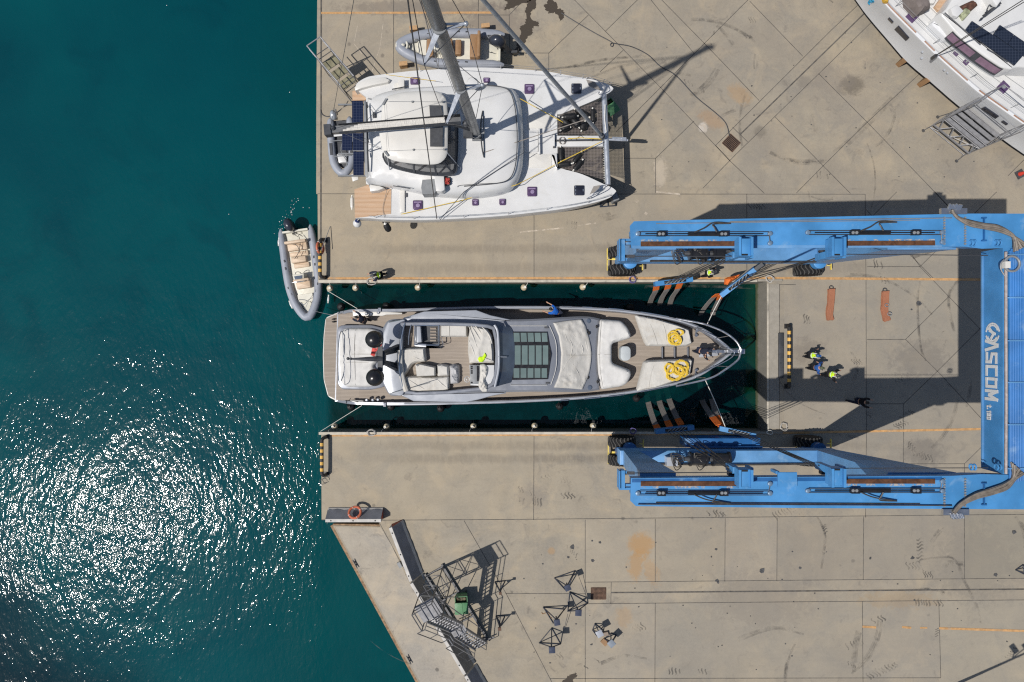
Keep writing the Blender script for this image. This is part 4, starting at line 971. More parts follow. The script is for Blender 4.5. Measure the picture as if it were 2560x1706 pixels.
for s in (1, -1):
    q = MB(); q.loft([[B0+d*.5+n_*s*.18+Vector((0,0,-.1)), B1+n_*s*.18+Vector((0,0,-.1))], [B0+d*.5+n_*s*.26+Vector((0,0,.2)), B1+n_*s*.27+Vector((0,0,.25))], [B0+d*.5+n_*s*.2+Vector((0,0,.34)), B1+n_*s*.19+Vector((0,0,.5))], [B0+d*.5+n_*s*.16+Vector((0,0,.1)), B1+n_*s*.14+Vector((0,0,.2))]], True, True, True)
    build('sail_bag', q, M_BAG, bo)
q = MB()
for k in range(5): q.tube([B0+d*(.7+.2*k)+n_*(k-2)*.055+Vector((0,0,.22+.02*(k % 2))), B0+d*5+n_*(k-2)*.06+Vector((0,0,.28)), B1-d*.8+n_*(k-2)*.05+Vector((0,0,.3))], .055, 6)
build('folded_mainsail', q, M_SAIL, bo)
q = MB(); q.box(B0-d*.1, (.35, .55, .5), math.atan2(d.y, d.x)); q.ball(B0+d*.2+n_*.05+Vector((0,0,.2)), .12); build('boom_end', q, M_BAG, bo)
q = MB(); q.tube([mast(5.3), B1-d*.9], .07, 8); q.ball(mast(6.7)-Vector((.35,0,0)), .2); q.box(mast(5.4)-Vector((.4,.1,0)), (.5, .5, .4)); build('vang', q, M_DARK, bo)
tr = MB(); tr.tube(smooth([W(*p) for p in ((1207,278,4.3),(1203,300,4.5),(1202,330,4.55),(1205,370,4.5),(1210,393,4.3))], 5, False), .045, 6); tr.tube([W(1210,395,4.35), W(1209,290,4.35)], .02, 5); build('jib_track', tr, M_DARK, C)
# decks aft: teak steps, solar panels, davits
for pts, nm in (([(881,228),(913,221),(942,216),(969,213),(969,222),(930,236),(912,251),(881,252)], 0), ([(886,474),(922,462),(925,471),(978,473),(977,535),(892,545),(887,545)], 1)):
    q = MB(); q.prism(P2(pts, 2.6 if nm == 0 else DZ+.03), 2.3 if nm == 0 else DZ-.2, 2.6 if nm == 0 else DZ+.03); build('teak_stern_deck', q, M_TEAKW, C, ang=0)
q = MB(); q.prism(P2([(923,462),(950,466),(962,471),(945,478),(926,480)], 3.5), DZ, 3.6, .06); q.prism(P2([(886,219),(900,205),(925,196),(960,193),(975,200),(970,207),(930,215),(905,222),(888,228)], 3.2), 2.4, 3.25, .08)
for i, x in enumerate((970, 984, 996)): q.prism(P2([(x,209-i*4),(x+15,208-i*4),(x+15,222),(x,222)], 3.3), 2.7, 2.95+.22*i, .02)
q.prism(P2([(1000,476),(1012,476),(1012,530),(1000,533)], 3.1), DZ, 3.12, .03); build('stern_steps', q, M_GELWARM, C)
for pts in ([(880,252),(907,252),(908,308),(880,308)], [(855,334),(880,333),(880,376),(855,376)], [(882,333),(908,333),(908,376),(882,376)], [(883,379),(909,379),(909,438),(883,438)]):
    q = MB(); q.prism(P2(pts, 3.75), 3.68, 3.74); build('solar_panel', q, M_SOLAR, C, ang=0)
q = MB(); q.prism(P2([(909,252),(914,252),(922,380),(924,452),(912,440)], 3.7), 3.2, 3.72, .03); q.beam(W(882,376.5,3.7), W(910,377.5,3.7), .06, .06)
for y in (262, 330, 385, 440): q.beam(W(845,y,3.6), W(915,y,3.4), .08, .1)
build('davit_arch', q, M_GREY, C)
q = MB()
for p in ((917,258),(918,310),(919,345),(918,382)): q.tube([W(p[0],p[1],4.3), W(p[0]+2,p[1]+12,4.3)], .04, 6)
q.tube(smooth([W(*p) for p in ((916,262,4.3),(918,320,4.45),(919,380,4.45),(921,430,4.3))], 5, False), .05, 6); q.tube([W(918,262,4.4), W(935,283,4.5), W(919,300,4.4)], .015, 5); q.tube([W(935,283,4.5), W(948,275,4.4)], .012, 5); q.box(W(935,288,4.3), (.14, .3, .12)); build('mainsheet_traveller', q, M_DARK, C)
# forward crossbeam, trampolines, bowsprit
q = MB(); q.tube([W(1510,236,2.9), W(1515,349,2.95), W(1520,463,2.9)], .17, 12); cb = build('forward_crossbeam', q, M_ALUL, C)
q = MB(); q.tube([W(1512,349,2.95), W(1570,351,3.0)], .07, 8); q.tube([W(1530,346,2.9), W(1560,347,2.9)], .09, 8); q.box(W(1560,349,3.05), (.25, .2, .15)); build('bowsprit', q, M_ALUL, C)
q = MB(); q.tube([W(1513,262,3.2), W(1512,300,3.15), W(1517,340,3.15)], .025, 5)
for y in range(246, 455, 6):
    if 336 < y < 366: continue
    q.tube([W(1504+y*.012,y,2.96), W(1508.5+y*.016,y+3,3.0), W(1504+y*.012,y+6,2.96)], .014, 4)
build('trampoline_lashing', q, M_ROPEW, C)
for pts in ([(1393,290),(1393,337),(1504,337),(1507,252),(1480,258),(1446,272),(1415,284)], [(1393,369),(1505,362.5),(1509,450),(1480,441),(1456,434),(1415,423),(1393,419)]):
    q = MB(); q.add([W(a, b, 2.93) for a, b in pts], [tuple(range(len(pts)))]); build('trampoline', q, M_NET, C, ang=0)
q = MB(); q.prism(P2([(1385,339),(1508,339),(1508,366),(1385,367)], 3.05), 2.7, 3.05, .05); build('centre_walkway', q, M_GEL, C)
q = MB(); q.beam(W(1388,352,3.12), W(1505,350,3.12), .1, .06); q.ball(W(1412,352,3.15), .08); q.ball(W(1480,350,3.15), .08); q.box(W(1385,353,3.1), (.12, .8, .12)); build('gennaker_track', q, M_DARK, C)
# foredeck lockers and moulded seat
for pts in ([(1319,288),(1374,284),(1376,321),(1320,321)], [(1322,384),(1378,386),(1378,420),(1322,420)]):
    q = MB(); q.prism(P2(rounded(pts, 4), 3.04), DZ-.1, 3.055, .012); build('deck_locker_lid', q, M_GELWARM, C)
q = MB(); q.prism(P2([(1346,320),(1350,320),(1351,384),(1347,384)], 3.35), DZ, 3.3, .02); q.prism(P2(rounded([(1310,326),(1345,326),(1345,380),(1310,380)], 3), 3.1), DZ-.1, 3.1, .02); q.prism(P2([(1383,337),(1387,337),(1387,365),(1383,365)], 3.3), DZ, 3.3, .02)
q.prism(P2(rounded([(1377,385),(1392,383),(1394,424),(1388,418),(1385,390),(1377,388)], 2), 3.3), DZ, 3.35, .03); build('foredeck_seat', q, M_GEL, C)
for x, y, w, kind in ((1323,222,24,'p'),(1441,221,25,'n'),(1216,200,16,'p'),(1037,202,23,'p'),(1044,513,24,'p'),(1188,506,16,'p'),(1256,505,16,'p'),(1330,479,24,'p'),(1448,476,25,'n')):
    h = .78 if y in (200, 202) else 1
    q = MB(); q.prism(P2(rounded([(x-w/2,y-w/2*h),(x+w/2,y-w/2*h),(x+w/2,y+w/2*h),(x-w/2,y+w/2*h)], 3), 3.09), DZ-.05, 3.09, .02); ho_ = build('deck_hatch', q, M_PURPLE if kind == 'p' else M_NAVYG, C)
    if kind == 'p':
        q = MB(); q.lathe(W(x+1, y+1, 3.085), (0,0,1), [(0,w*.005),(.035,w*.0048),(.045,.02)], 14)
        q.prism(P2([(x-w*.36,y-w*.36*h),(x+w*.36,y-w*.36*h),(x+w*.36,y-w*.24*h),(x-w*.36,y-w*.24*h)], 3.1), 3.08, 3.1); build('hatch_handle', q, plain('lilac_acrylic', (.26, .2, .32), .3, 0, .1, 4) if 'lilac_acrylic' not in bpy.data.materials else bpy.data.materials['lilac_acrylic'], ho_)
    else:
        q = MB(); [q.box(W(x-9, y+dy, 3.11), (.06, .12, .04)) for dy in (-9, 0, 9)]; q.box(W(x+10, y, 3.11), (.06, .14, .04)); build('hatch_handle', q, M_STEEL, ho_)
# helm niche with red rope, windows in the coachroof side
q = MB(); q.prism(P2([(1056,450),(1088,448),(1090,478),(1085,485),(1056,486),(1053,470)], 4.3), 3.4, 4.32); build('helm_seat', q, M_GREY, C)
q = MB(); q.prism(P2(rounded([(1085,440),(1110,438),(1112,475),(1104,480),(1090,478)], 3), 4.6), 4.0, 4.62, .05); build('helm_console', q, M_GEL, C)
q = MB(); r3 = random.Random(8); q.tube(smooth([W(1117+r3.uniform(-7,7), 454+r3.uniform(-9,9), 4.4+r3.uniform(0,.12)) for _ in range(26)], 3, False), .02, 5); build('red_halyard_tail', q, plain('red_rope', (.45, .06, .05), .8, 0, .3, 20), C)
q = MB(); q.prism(P2([(1112,441),(1124,442),(1127,452),(1124,462),(1112,464)], 4.4), 4.0, 4.36); build('rope_tray', q, M_DARK, C)
q = MB(); q.prism(P2([(1003,482),(1018,483),(1018,493),(1003,492)], 3.05), DZ, 3.08); build('side_hatch', q, M_DARK, C)
q = MB(); q.tube([W(983,465,4.15), W(1026,472,4.15)], .025, 5); q.tube([W(980,224,4.15), W(1021,216,4.15)], .035, 5); q.tube(smooth([W(*p) for p in ((1144,468,4.2),(1150,464,4.3),(1200,460,4.3),(1250,458,4.3))], 4, False), .015, 5); build('roof_handrail', q, M_DARK, C)
# radome on the upper quarter
q = MB(); q.lathe(W(1182,212,4.6), (0,0,1), [(0,.2),(.05,.31),(.2,.33),(.28,.28),(.31,.1)], 24); build('radome', q, M_GEL, C)
# lifelines, stanchions, pulpits
q = MB()
for pts in (ho[4:-1], lo[1:-1]):
    sp = smooth([(a, b, 0) for a, b in pts], 4, False); yc = 360
    ins_ = [W(p.x, p.y+(3 if p.y < yc else -3), DZ) for p in sp]
    q.tube([v+Vector((0,0,.62)) for v in ins_], .008, 4); q.tube([v+Vector((0,0,.35)) for v in ins_], .008, 4)
    for v in ins_[2::5]: q.tube([v, v+Vector((0,0,.64))], .016, 5)
build('lifelines', q, M_STEEL, C)
for pts in ([(1466,197,0),(1470,193,.7),(1500,205,.7),(1512,222,.7),(1497,232,.6),(1497,236,0)], [(1476,497,0),(1480,490,.6),(1500,470,.65),(1513,464,.7),(1508,476,.7),(1470,495,.6),(1468,498,0)]):
    q = MB(); q.tube(smooth([W(a, b, DZ+c) for a, b, c in pts], 4, False), .025, 6); build('pulpit', q, M_STEEL, C)
for pts in ([(1466,199),(1487,205),(1503,226),(1481,219),(1472,214)], [(1484,466),(1500,463),(1496,478),(1478,484),(1474,487)]):
    q = MB(); q.prism(P2(pts, 3.5), 3.44, 3.5); build('pulpit_seat', q, plain('seat_grey', (.25, .23, .21), .6, 0, .1, 3) if 'seat_grey' not in bpy.data.materials else bpy.data.materials['seat_grey'], C)
# running ropes in sight
q = MB(); q.tube([W(1505,354,3.5), W(1405,403,3.3), W(1329,444,3.2), W(1293,462,3.8), W(1160,500,3.3), W(1003,536,3.2)], .022, 5); q.tube([W(1300,247,4.0), W(1415,310,3.2)], .025, 5); q.tube([W(965,187,3.2), W(1090,203,3.6)], .014, 5); q.tube([W(1420,347,3.2), W(1450,345,3.3), W(1505,348,3.3)], .025, 5); build('yellow_line', q, M_ROPEY, C)
q = MB(); q.tube([W(1464,299,4.2), W(1310,350,4.1), W(1212,381,4.3)], .025, 5)
for k in range(3): q.tube(smooth([W(1405+8*math.cos(a)+k, 352+9*math.sin(a), 3.14) for a in (0, 1, 2, 3, 4, 5, 6.2)], 3, False), .012, 4)
q.tube(smooth([W(*p) for p in ((965,467,4.0),(966,480,3.2),(957,520,3.1),(962,545,3.1))], 4, False), .014, 4); q.tube(smooth([W(*p) for p in ((1424,345,3.1),(1435,352,3.1),(1450,340,3.1),(1460,346,3.1))], 4, False), .012, 4); build('deck_lines', q, plain('grey_rope', (.28, .25, .22), .85, 0, .2, 20), C)
# lettering strips on the topside (too small to read in the photo)
# things kept on the trampolines
def fender(name, label, p, z, ang, L, r, group, mat=M_BLACK, up=0.0):
    c = W(*p, z); d = Vector((math.cos(ang)*math.cos(up), math.sin(ang)*math.cos(up), math.sin(up)))
    t = thing(name, label, 'fender', c, group)
    q = MB(); q.lathe(c-d*L/2, d, [(0,.04),(.02,r*.6),(.1,r*.95),(.16,r),(L-.16,r),(L-.1,r*.95),(L-.02,r*.6),(L,.04)], 16); build('body', q, mat, t)
    q = MB()
    for s in (-1, 1): q.lathe(c+d*s*(L/2-.01), d*s, [(0,.05),(.08,.04),(.1,.05)], 8)
    build('end_eye', q, M_ROPEW, t); return t
GF = 'black fenders stowed on the trampolines'
fender('fender', 'black fender standing alone against the crossbeam on the upper trampoline', (1482,290), 3.1, 1.6, .78, .14, GF)
fender('fender', 'black fender at the upper edge of the pile beneath the furled jib', (1455,283), 3.12, -.5, .9, .16, GF)
fender('fender', 'topmost black fender of the pile on the upper trampoline, pale eye showing', (1425,292), 3.3, .1, .8, .19, GF)
fender('fender', 'black fender of the pile nearest the yellow line end', (1412,305), 3.12, 2.4, .8, .2, GF)
fender('fender', 'black fender in the middle of the pile on the upper trampoline', (1436,304), 3.16, -.9, .85, .19, GF)
fender('fender', 'black fender at the lower left of the pile, beside the walkway', (1413,320), 3.12, .5, .55, .22, GF)
fender('fender', 'black fender with a large pale eye at the lower right of the pile', (1458,316), 3.12, 1.2, .5, .22, GF)
fender('fender', 'upright black fender at the inner edge of the lower trampoline', (1402,386), 3.1, 1.6, .78, .14, GF)
fender('fender', 'black fender lying flat at the hull edge of the lower trampoline', (1410,411), 3.1, .1, .78, .16, GF)
fender('fender', 'slanting black fender crossing under the yellow line on the lower trampoline', (1443,394), 3.1, .95, .72, .13, GF)
fender('fender', 'lowest slanting black fender on the lower trampoline', (1445,413), 3.1, .85, .72, .14, GF)
fender('fender', 'long cream fender hanging against the catamaran stern beside the teak deck', (880,507), 2.6, PI/2, .7, .1, None, M_GELWARM)
fw = thing('ball_fender', 'white ball fender with a navy top hanging at the catamaran stern corner', 'fender', W(893, 559, 2.3))
q = MB(); q.ball(W(893,559,2.3), .25, (1,1,1.1), 18); build('ball', q, M_GEL, fw); q = MB(); q.lathe(W(893,553,2.5), (0,.3,1), [(0,.15),(.08,.1),(.14,.05)], 12); build('neck', q, plain('navy_plastic', (.02, .03, .1), .4), fw)
q = MB(); q.tube([W(893,553,2.6), W(899,545,2.8)], .014, 4); build('lanyard', q, M_ROPEW, fw)
fk = thing('fender', 'short black fender with cream eye hanging below the catamaran teak deck', 'fender', W(966, 566, 2.2))
q = MB(); q.lathe(W(963,560,2.4), (.25,-.5,-.55), [(0,.04),(.03,.12),(.14,.19),(.4,.2),(.52,.15),(.56,.03)], 16); build('body', q, M_BLACK, fk)
q = MB(); q.lathe(W(963,560,2.42), (-.25,.5,.55), [(0,.1),(.05,.08),(.09,.03)], 10); build('end_eye', q, M_GELWARM, fk)
q = MB(); q.tube([W(963,559,2.5), W(957,545,3.0)], .014, 4); build('lanyard', q, M_ROPEW, fk)
# ------------------------------------------------------------- travelling boat lift
T = thing('travel_lift', 'huge blue four-legged travelling boat lift straddling the slip on black tyres', 'boat lift', G(1800, 888, 0))
def t_blue(name, col):
    t = NT(name); v = t.coord(); n = t.ramp(t.noise(v, .5, 4, .6), .3, .7)
    c = t.mix(n, tuple(a*.8 for a in col), tuple(a*1.14 for a in col))
    c = t.mix(t.ramp(t.noise(v, 1.1, 5, .7, .5), .55, .76, 0, .42), c, (.27, .4, .53))
    c = t.mix(t.ramp(t.noise(t.mapping(v, scale=(1.5, .4, 1)), 1.6, 5, .7, .4), .64, .76, 0, .4), c, (.05, .14, .3))
    return t.done(t.bsdf(c, t.ramp(n, 0, 1, .38, .5), 0, t.bump(t.noise(v, 6, 3), .06, .02), .5))
M_BLUE = t_blue('blue_lift_paint', (.06, .235, .50)); M_BLUEL = t_blue('pale_blue_lift_paint', (.11, .27, .50)); M_BLUED = t_blue('deep_blue_paint_and_shade', (.015, .1, .28))
M_YEL = plain('yellow_guard_paint', (.72, .56, .12), .55, 0, .12, 4, dirt=((.3, .25, .15), 3, .5))
def t_rail():
    t = NT('rusty_rail'); v = t.coord(); n = t.noise(v, 3, 5, .7, .5)
    c = t.mix(t.ramp(n, .3, .7), (.055, .026, .016), (.13, .06, .032)); return t.done(t.bsdf(c, .85, 0, t.bump(n, .4, .02), .2))
M_RAIL = t_rail()
M_CHIP = t_alpha('flaked_paint', (.42, .4, .38), 3.5, .48, .6, .85)
M_TYRE = plain('tyre_rubber', (.012, .012, .013), .8, 0, .3, 3, .3, 30, .2)
M_LUG = plain('dusty_tyre_lug', (.06, .058, .055), .85, 0, .25, 4, .2, 30, .2)
M_HOSE = plain('brown_black_hose', (.05, .045, .04), .5, 0, .3, 5)
M_HOSET = plain('dusty_hose', (.17, .145, .12), .6, 0, .25, 4)
M_ORANGE = t_cloth('orange_sleeve', (.66, .15, .03), .5, 9)
M_WEB = t_cloth('grey_webbing', (.24, .22, .205), .4, 12, (.12, .11, .1))
ZT, ZB = 13.6, 12.25
M_GREYB = plain('blue_grey_metal', (.16, .24, .34), .4, .3, .1, 4)
def gp(x, y, z): return W(x, y, z).to_2d()
SIDES = ((1, [(1574.8,565),(1585,553.7),(1754,549.4),(2000,544),(2349,536),(2420,534.5),(2640,534.5),(2640,617),(2455,622),(2412,617),(1578,620)]),
         (-1, [(1577.6,1196),(2384,1190),(2455,1186),(2640,1190),(2640,1274),(2560,1274),(2040,1270.8),(1590,1266),(1576,1252.6)]))
for s, pts in SIDES:
    m = MB(); p = ccw([gp(x, y, ZT) for x, y in pts]); i = inset(p, .18)
    m.loft([[(q.x, q.y, ZB) for q in i], [(q.x, q.y, ZT-.06) for q in i], [(q.x, q.y, ZT-.06) for q in p], [(q.x, q.y, ZT) for q in p]])
    sb_ = build('side_beam', m, M_BLUE, T, ang=25)
    yr = lambda y: y if s > 0 else 888*2-y
    # rails the trolleys run on: rust tread, flange, flaked paint beside it
    for x0, x1 in ((1602, 1843), (2110, 2337)):
        yc = 610.5 if s > 0 else 1209.5-(6 if x0 > 2000 else 0); yc -= 1.5 if (s > 0 and x0 > 2000) else 0
        q = MB(); q.beam(W(x0, yc, ZT+.03), W(x1, yc-(1 if s > 0 else 0), ZT+.03), .2, .06); build('trolley_rail', q, M_RAIL, T)
        q = MB(); yy = yc-7*s; r4 = random.Random(x0+s)
        q.add([W(x0, yy-4, ZT+.004), W(x1, yy-4, ZT+.004), W(x1, yy+5, ZT+.004), W(x0, yy+5, ZT+.004)], [(0,1,2,3)]); build('flaked_paint', q, M_CHIP, sb_, ang=0)
    q = MB(); y0, y1 = ((614.5, 622) if s > 0 else (1198, 1206.5))
    q.prism([gp(1580,y0,ZT), gp(2355,y0-(2 if s > 0 else 6),ZT), gp(2355,y1-(3 if s > 0 else 6),ZT), gp(1580,y1,ZT)], ZT-.02, ZT+.012, 0)
    build('rail_flange', q, M_BLUEL if s > 0 else M_BLUED, T)  # lower flange in deeper blue: the shade on it is put into the colour
    # hydraulic rams with wire pulleys along the beam top
    yb = 585 if s > 0 else 1233
    for xa, xb, bl, l0, l1, dy in ((1720, 1812, 1653, 1598, 1922, 0), (2140, 2225, 2290, 2022, 2352, -3 if s > 0 else -6)):
        y = yb+dy; q = MB(); q.tube([W(xa, y, ZT+.12), W(xb, y, ZT+.12)], .085, 10); q.tube([W(l0+15, y, ZT+.12), W(xa, y, ZT+.12)], .022, 6); q.tube([W(xb, y, ZT+.12), W(l1-15, y, ZT+.12)], .022, 6); ram = build('hydraulic_ram', q, M_BLACKGLOSS, T)
        for bx in (bl, xb+(-3 if xa < 2000 else -88)):
            q = MB(); q.box(W(bx, y, ZT+.15), (.36, .22, .2)); build('pulley_block', q, M_BLACKGLOSS, ram)
            for dx in (-4, 5): q = MB(); q.lathe(W(bx+dx, y, ZT+.25), (0,0,1), [(0,.07),(.02,.06)], 10); build('pulley_cap', q, M_GREY, ram)
        q = MB()
        for d in (-5, 5): q.tube([W(l0, y+d, ZT+.1), W(l1, y+d, ZT+.1)], .018, 5)
        q.tube([W(l1, y-4, ZT+.1), W(l1+3, y+24*s*.9, ZT+.1)], .018, 5); build('wire_rope', q, M_WIRE, ram)
        for px, py in ((l0-4, y), (l1+2, y), (l1+2, y+24*s)): q = MB(); q.lathe(W(px, py, ZT), (0,0,1), [(0,.1),(.1,.1),(.12,.05)], 12); build('sheave', q, M_GREYB, ram)
        q = MB(); xm = (xa+xb)/2
        for dx in (-30, 26): q.tube(smooth([W(xm+dx, y-4*s, ZT+.25), W(xm+dx*.5+8, y-14*s, ZT+.2), W(xm+18, y-24*s-(4 if dx < 0 else 0), ZT+.15), W(xm+60, y-26*s, ZT+.1)], 5, False), .03, 5)
        build('hydraulic_hose', q, M_HOSE, ram)
    # pipe along the outer edge, bolted splices
    q = MB(); yo = (lambda x: 556-(x-1600)*.0135) if s > 0 else (lambda x: 1260.5+(x-1600)*.005)
    q.tube([W(1595 if s < 0 else 1825, yo(1700), ZT+.08), W(2050, yo(2050), ZT+.08), W(2380, yo(2380), ZT+.08)], .022, 6)
    q.tube([W(1640, yo(1640)+4*s, ZT+.05), W(2000, yo(2000)+4*s, ZT+.05), W(2300, yo(2300)+4*s, ZT+.05)], .018, 5); build('edge_pipe', q, M_HOSE if s < 0 else M_GREY, T)
    q = MB()
    for xx in (2360, 2412):
        for k in range(11): q.lathe(W(xx, (545+k*6.5) if s > 0 else (1198+k*6.7), ZT), (0,0,1), [(0,.05),(.05,.045)], 6)
    build('bolt_row', q, M_GREY, sb_)
    q = MB()
    for xx, ya, yb_ in ((2460, 545, 602) if s > 0 else (2460, 1208, 1262),): q.beam(W(xx, ya, ZT+.05), W(xx, yb_, ZT+.05), .05, .08); q.box(W(xx, ya, ZT+.05), (.2, .05, .1)); q.box(W(xx, yb_, ZT+.05), (.2, .05, .1))
    build('hose_clamp', q, M_BLUED, sb_)
    for xx in (2432, 2495):
        q = MB()
        for d in (-4, 4): q.ring(W(xx+d, yr(608), ZT+.1), .12, .035, (1, 0, 0), 12, 6)
        build('lifting_eye', q, M_BLUE, sb_)
    # end frame with the rope anchor
    q = MB(); ye = (599, 653) if s > 0 else (1223, 1177)
    q.prism([gp(1547,ye[0],13.2), gp(1550,ye[0],13.2), gp(1550,ye[1],13.2), gp(1547,ye[1],13.2)], 12.7, 13.3)
    q.prism([gp(1553,ye[0],13.2), gp(1562.5,ye[0],13.2), gp(1562.5,ye[1],13.2), gp(1553,ye[1],13.2)], 12.7, 13.2)
    for yy in (ye[0]+2*s, ye[0]+11*s, ye[1]-3*s): q.beam(W(1547, yy, 13.0), W(1580 if yy != ye[1]-3*s else 1566, yy, 13.0), .1, .25)
    build('end_frame', q, M_BLUE, T)
    q = MB(); yk = 641 if s > 0 else 1183; q.box(W(1572, yk, 13.0), (.5, .12, .1)); q.tube([W(1565,yk,13.0), W(1850,yk-(0 if s > 0 else 2),13.2)], .022, 5); q.tube([W(2110,yr(636) if s > 0 else 1171,13.2), W(2470,yr(639) if s > 0 else 1170,13.2)], .02, 5); build('pull_rope', q, M_WIRE, T)
    # sill beam, gusset, legs
    ya, yb2 = (636, 670) if s > 0 else (1140, 1106)
    q = MB(); q.prism([G(x, y).to_2d() for x, y in ((1530,ya),(2035,ya),(2035,yb2),(1530,yb2))], 2.2, 3.2, .06); q.prism([G(x, y).to_2d() for x, y in ((1640,ya+8*s),(1990,ya+8*s),(1975,ya+8*s+3),(1655,ya+8*s+3))], 1.6, 2.3)
    sill = build('sill_beam', q, M_BLUEL, T, ang=25)
    for bx, tx in (((1538,1572),(1508,1572)), ((1986,2036),(1949,2071))):
        q = MB(); yi, yo_ = yb2, ya
        ti, to = (690, 646) if s > 0 else (1087, 1132)
        q.loft([[G(bx[0],yo_-2*s*0,3.0), G(bx[1],yo_,3.0), G(bx[1],yi,3.0), G(bx[0],yi,3.0)], [G(tx[0],to,ZB+.02), G(tx[1],to,ZB+.02), G(tx[1],ti,ZB+.02), G(tx[0],ti,ZB+.02)]]); build('leg', q, M_BLUEL, T, ang=20)
        q = MB(); q.lathe(G((bx[0]+bx[1])/2+(6 if bx[0] < 1700 else 0), yi-5*s, 1.72), (0,0,1), [(0,.4),(.46,.4),(.48,.36)], 24); q.beam(G(bx[0]+10,888+s*-230,.85) , G(bx[0]+10,888+s*-230,1.8), .5, .8); build('steering_bearing', q, M_BLUED if s < 0 else M_BLUE, T)
        # wheels
        cx = (1549 if bx[0] < 1700 else 2004)
        for yw in ((680, 636) if s > 0 else (1099, 1143)):
            c = G(cx, yw, .86); wt_ = .66
            q = MB(); pr = [(-wt_/2,.5),(-wt_/2+.02,.68),(-wt_/2+.1,.79),(-.12,.82),(.12,.82),(wt_/2-.1,.79),(wt_/2-.02,.68),(wt_/2,.5)]
            q.lathe(c, (0,1,0), pr, 40); ty = build('tyre', q, M_TYRE, T, ang=30)
            q = MB(); nl = 22
            for k in range(nl):
                a0 = 2*PI*k/nl
                prev = None
                for j in range(7):
                    u = j/6*2-1; yv = u*wt_*.47; rr = (.855 if abs(u) < .7 else .80); a = a0+.13*math.sin(u*2.6)
                    pt = lambda aa, r_: c+Vector((r_*math.cos(aa), yv, r_*math.sin(aa)))
                    cur = [pt(a-.045,rr-.06), pt(a-.04,rr), pt(a+.04,rr), pt(a+.045,rr-.06)]
                    if prev: q.loft([prev, cur])
                    prev = cur
            build('tyre_tread', q, M_LUG, ty)
            q = MB(); q.lathe(c, (0,1,0), [(-.2,.0),(-.2,.46),(.2,.46),(.2,0)], 24); build('rim', q, M_BLUE, ty)
    # winches on the sill
    for wx in (1748, 1806):
        q = MB(); c = G(wx*.906+1280*.094, (653 if s > 0 else 1122), 3.72)
        q.lathe(c-Vector((.5,0,0)), (1,0,0), [(0,.42),(.1,.42),(.1,.34),(.9,.34),(.9,.42),(1.0,.42)], 22); wi_ = build('winch_drum', q, M_BLACKGLOSS, T)
        q = MB(); q.lathe(c+Vector((-.5,0,0)), (-1,0,0), [(0,.16),(.28,.12),(.3,.05)], 10); build('winch_motor', q, M_DARK, wi_)
        q = MB()
        for k in range(5): q.tube(smooth([c+Vector((-.8,-.1+.06*k,.1)), c+Vector((-1.2-.1*k,-.1+.12*k,.35)), c+Vector((-1.3,.2-.2*k,.1)), c+Vector((-.9,-.45,-.1))], 4, False), .028, 5)
        build('winch_hose', q, M_HOSE, wi_)
    q = MB(); yh = 659 if s > 0 else 1164
    q.tube([W(1625,yh-(6 if s > 0 else 4),3.3), W(1690,yh-(6 if s > 0 else 3),3.35), W(1790,yh-(4 if s > 0 else 1),3.4), W(2040,yh-4,3.3)], .055, 6); build('sill_pipe', q, M_HOSE, T)
    # trolleys
    for tx in (1862, 2093):
        y0, y1 = ((596, 641) if s > 0 else (1218-(3 if tx > 2000 else 0), 1174-(3 if tx > 2000 else 0)))
        q = MB(); q.prism([gp(tx-15,y0,14.3), gp(tx+15,y0,14.3), gp(tx+15,y1,14.3), gp(tx-15,y1,14.3)], 13.75, 14.3, .05)
        for d in (-15, 15): q.beam(W(tx+d, y0-2*s, 14.2), W(tx+d, y1, 14.2), .1, .35)
        tr_ = build('hoist_trolley', q, M_BLUE, T, ang=25)
        q = MB(); q.prism([gp(tx-10,y1-6*s,14.35), gp(tx+8,y1-6*s,14.35), gp(tx+8,y1-2*s,14.35), gp(tx-10,y1-2*s,14.35)], 14.2, 14.33); build('trolley_recess', q, M_BLACK, tr_)
        q = MB(); ys = y1-3*s
        q.prism([gp(tx-30,ys-9,13.3), gp(tx-15,ys-9,13.3), gp(tx-15,ys+8,13.3), gp(tx-30,ys+8,13.3)], 12.3, 13.3, .04); q.prism([gp(tx+16,ys-6,13.3), gp(tx+24,ys-6,13.3), gp(tx+24,ys+7,13.3), gp(tx+16,ys+7,13.3)], 12.5, 13.2); build('sheave_housing', q, M_BLUE, tr_)
        q = MB()
        for k in range(4): q.lathe(W(tx-38+k*3, ys-6+k*4, 12.7), (.3,1,0), [(0,.17),(.06,.17)], 12)
        q.box(W(tx-34, ys, 12.6), (.3,.4,.3)); build('sheave', q, M_DARK, tr_)
    # tyre guards
    for gx, y0, y1 in (((1518,622,677),(1606,655,676),(1991,657,674),(2077,654,675)) if s > 0 else ((1520.5,1106,1160),(1608,1099,1121),(1991,1099,1125),(2077,1098,1120))):
        q = MB(); q.beam(W(gx,y0,.5), W(gx,y1,.5), .05, .16); q.beam(W(gx,(y0+y1)/2,.55), W(gx+(12 if gx < 1530 or 1900 < gx < 2000 else -10),(y0+y1)/2,.55), .04, .06); build('wheel_guard', q, M_YEL, T)
    for yc, k in (((648, 1),) if s > 0 else ((1131, -1),)):
        q = MB(); q.tube([W(1530,yc,.9), W(1546,yc+k*0,1.0), W(1548,yc-3*k,1.3)], .07, 6); build('tow_eye', q, M_YEL, T)
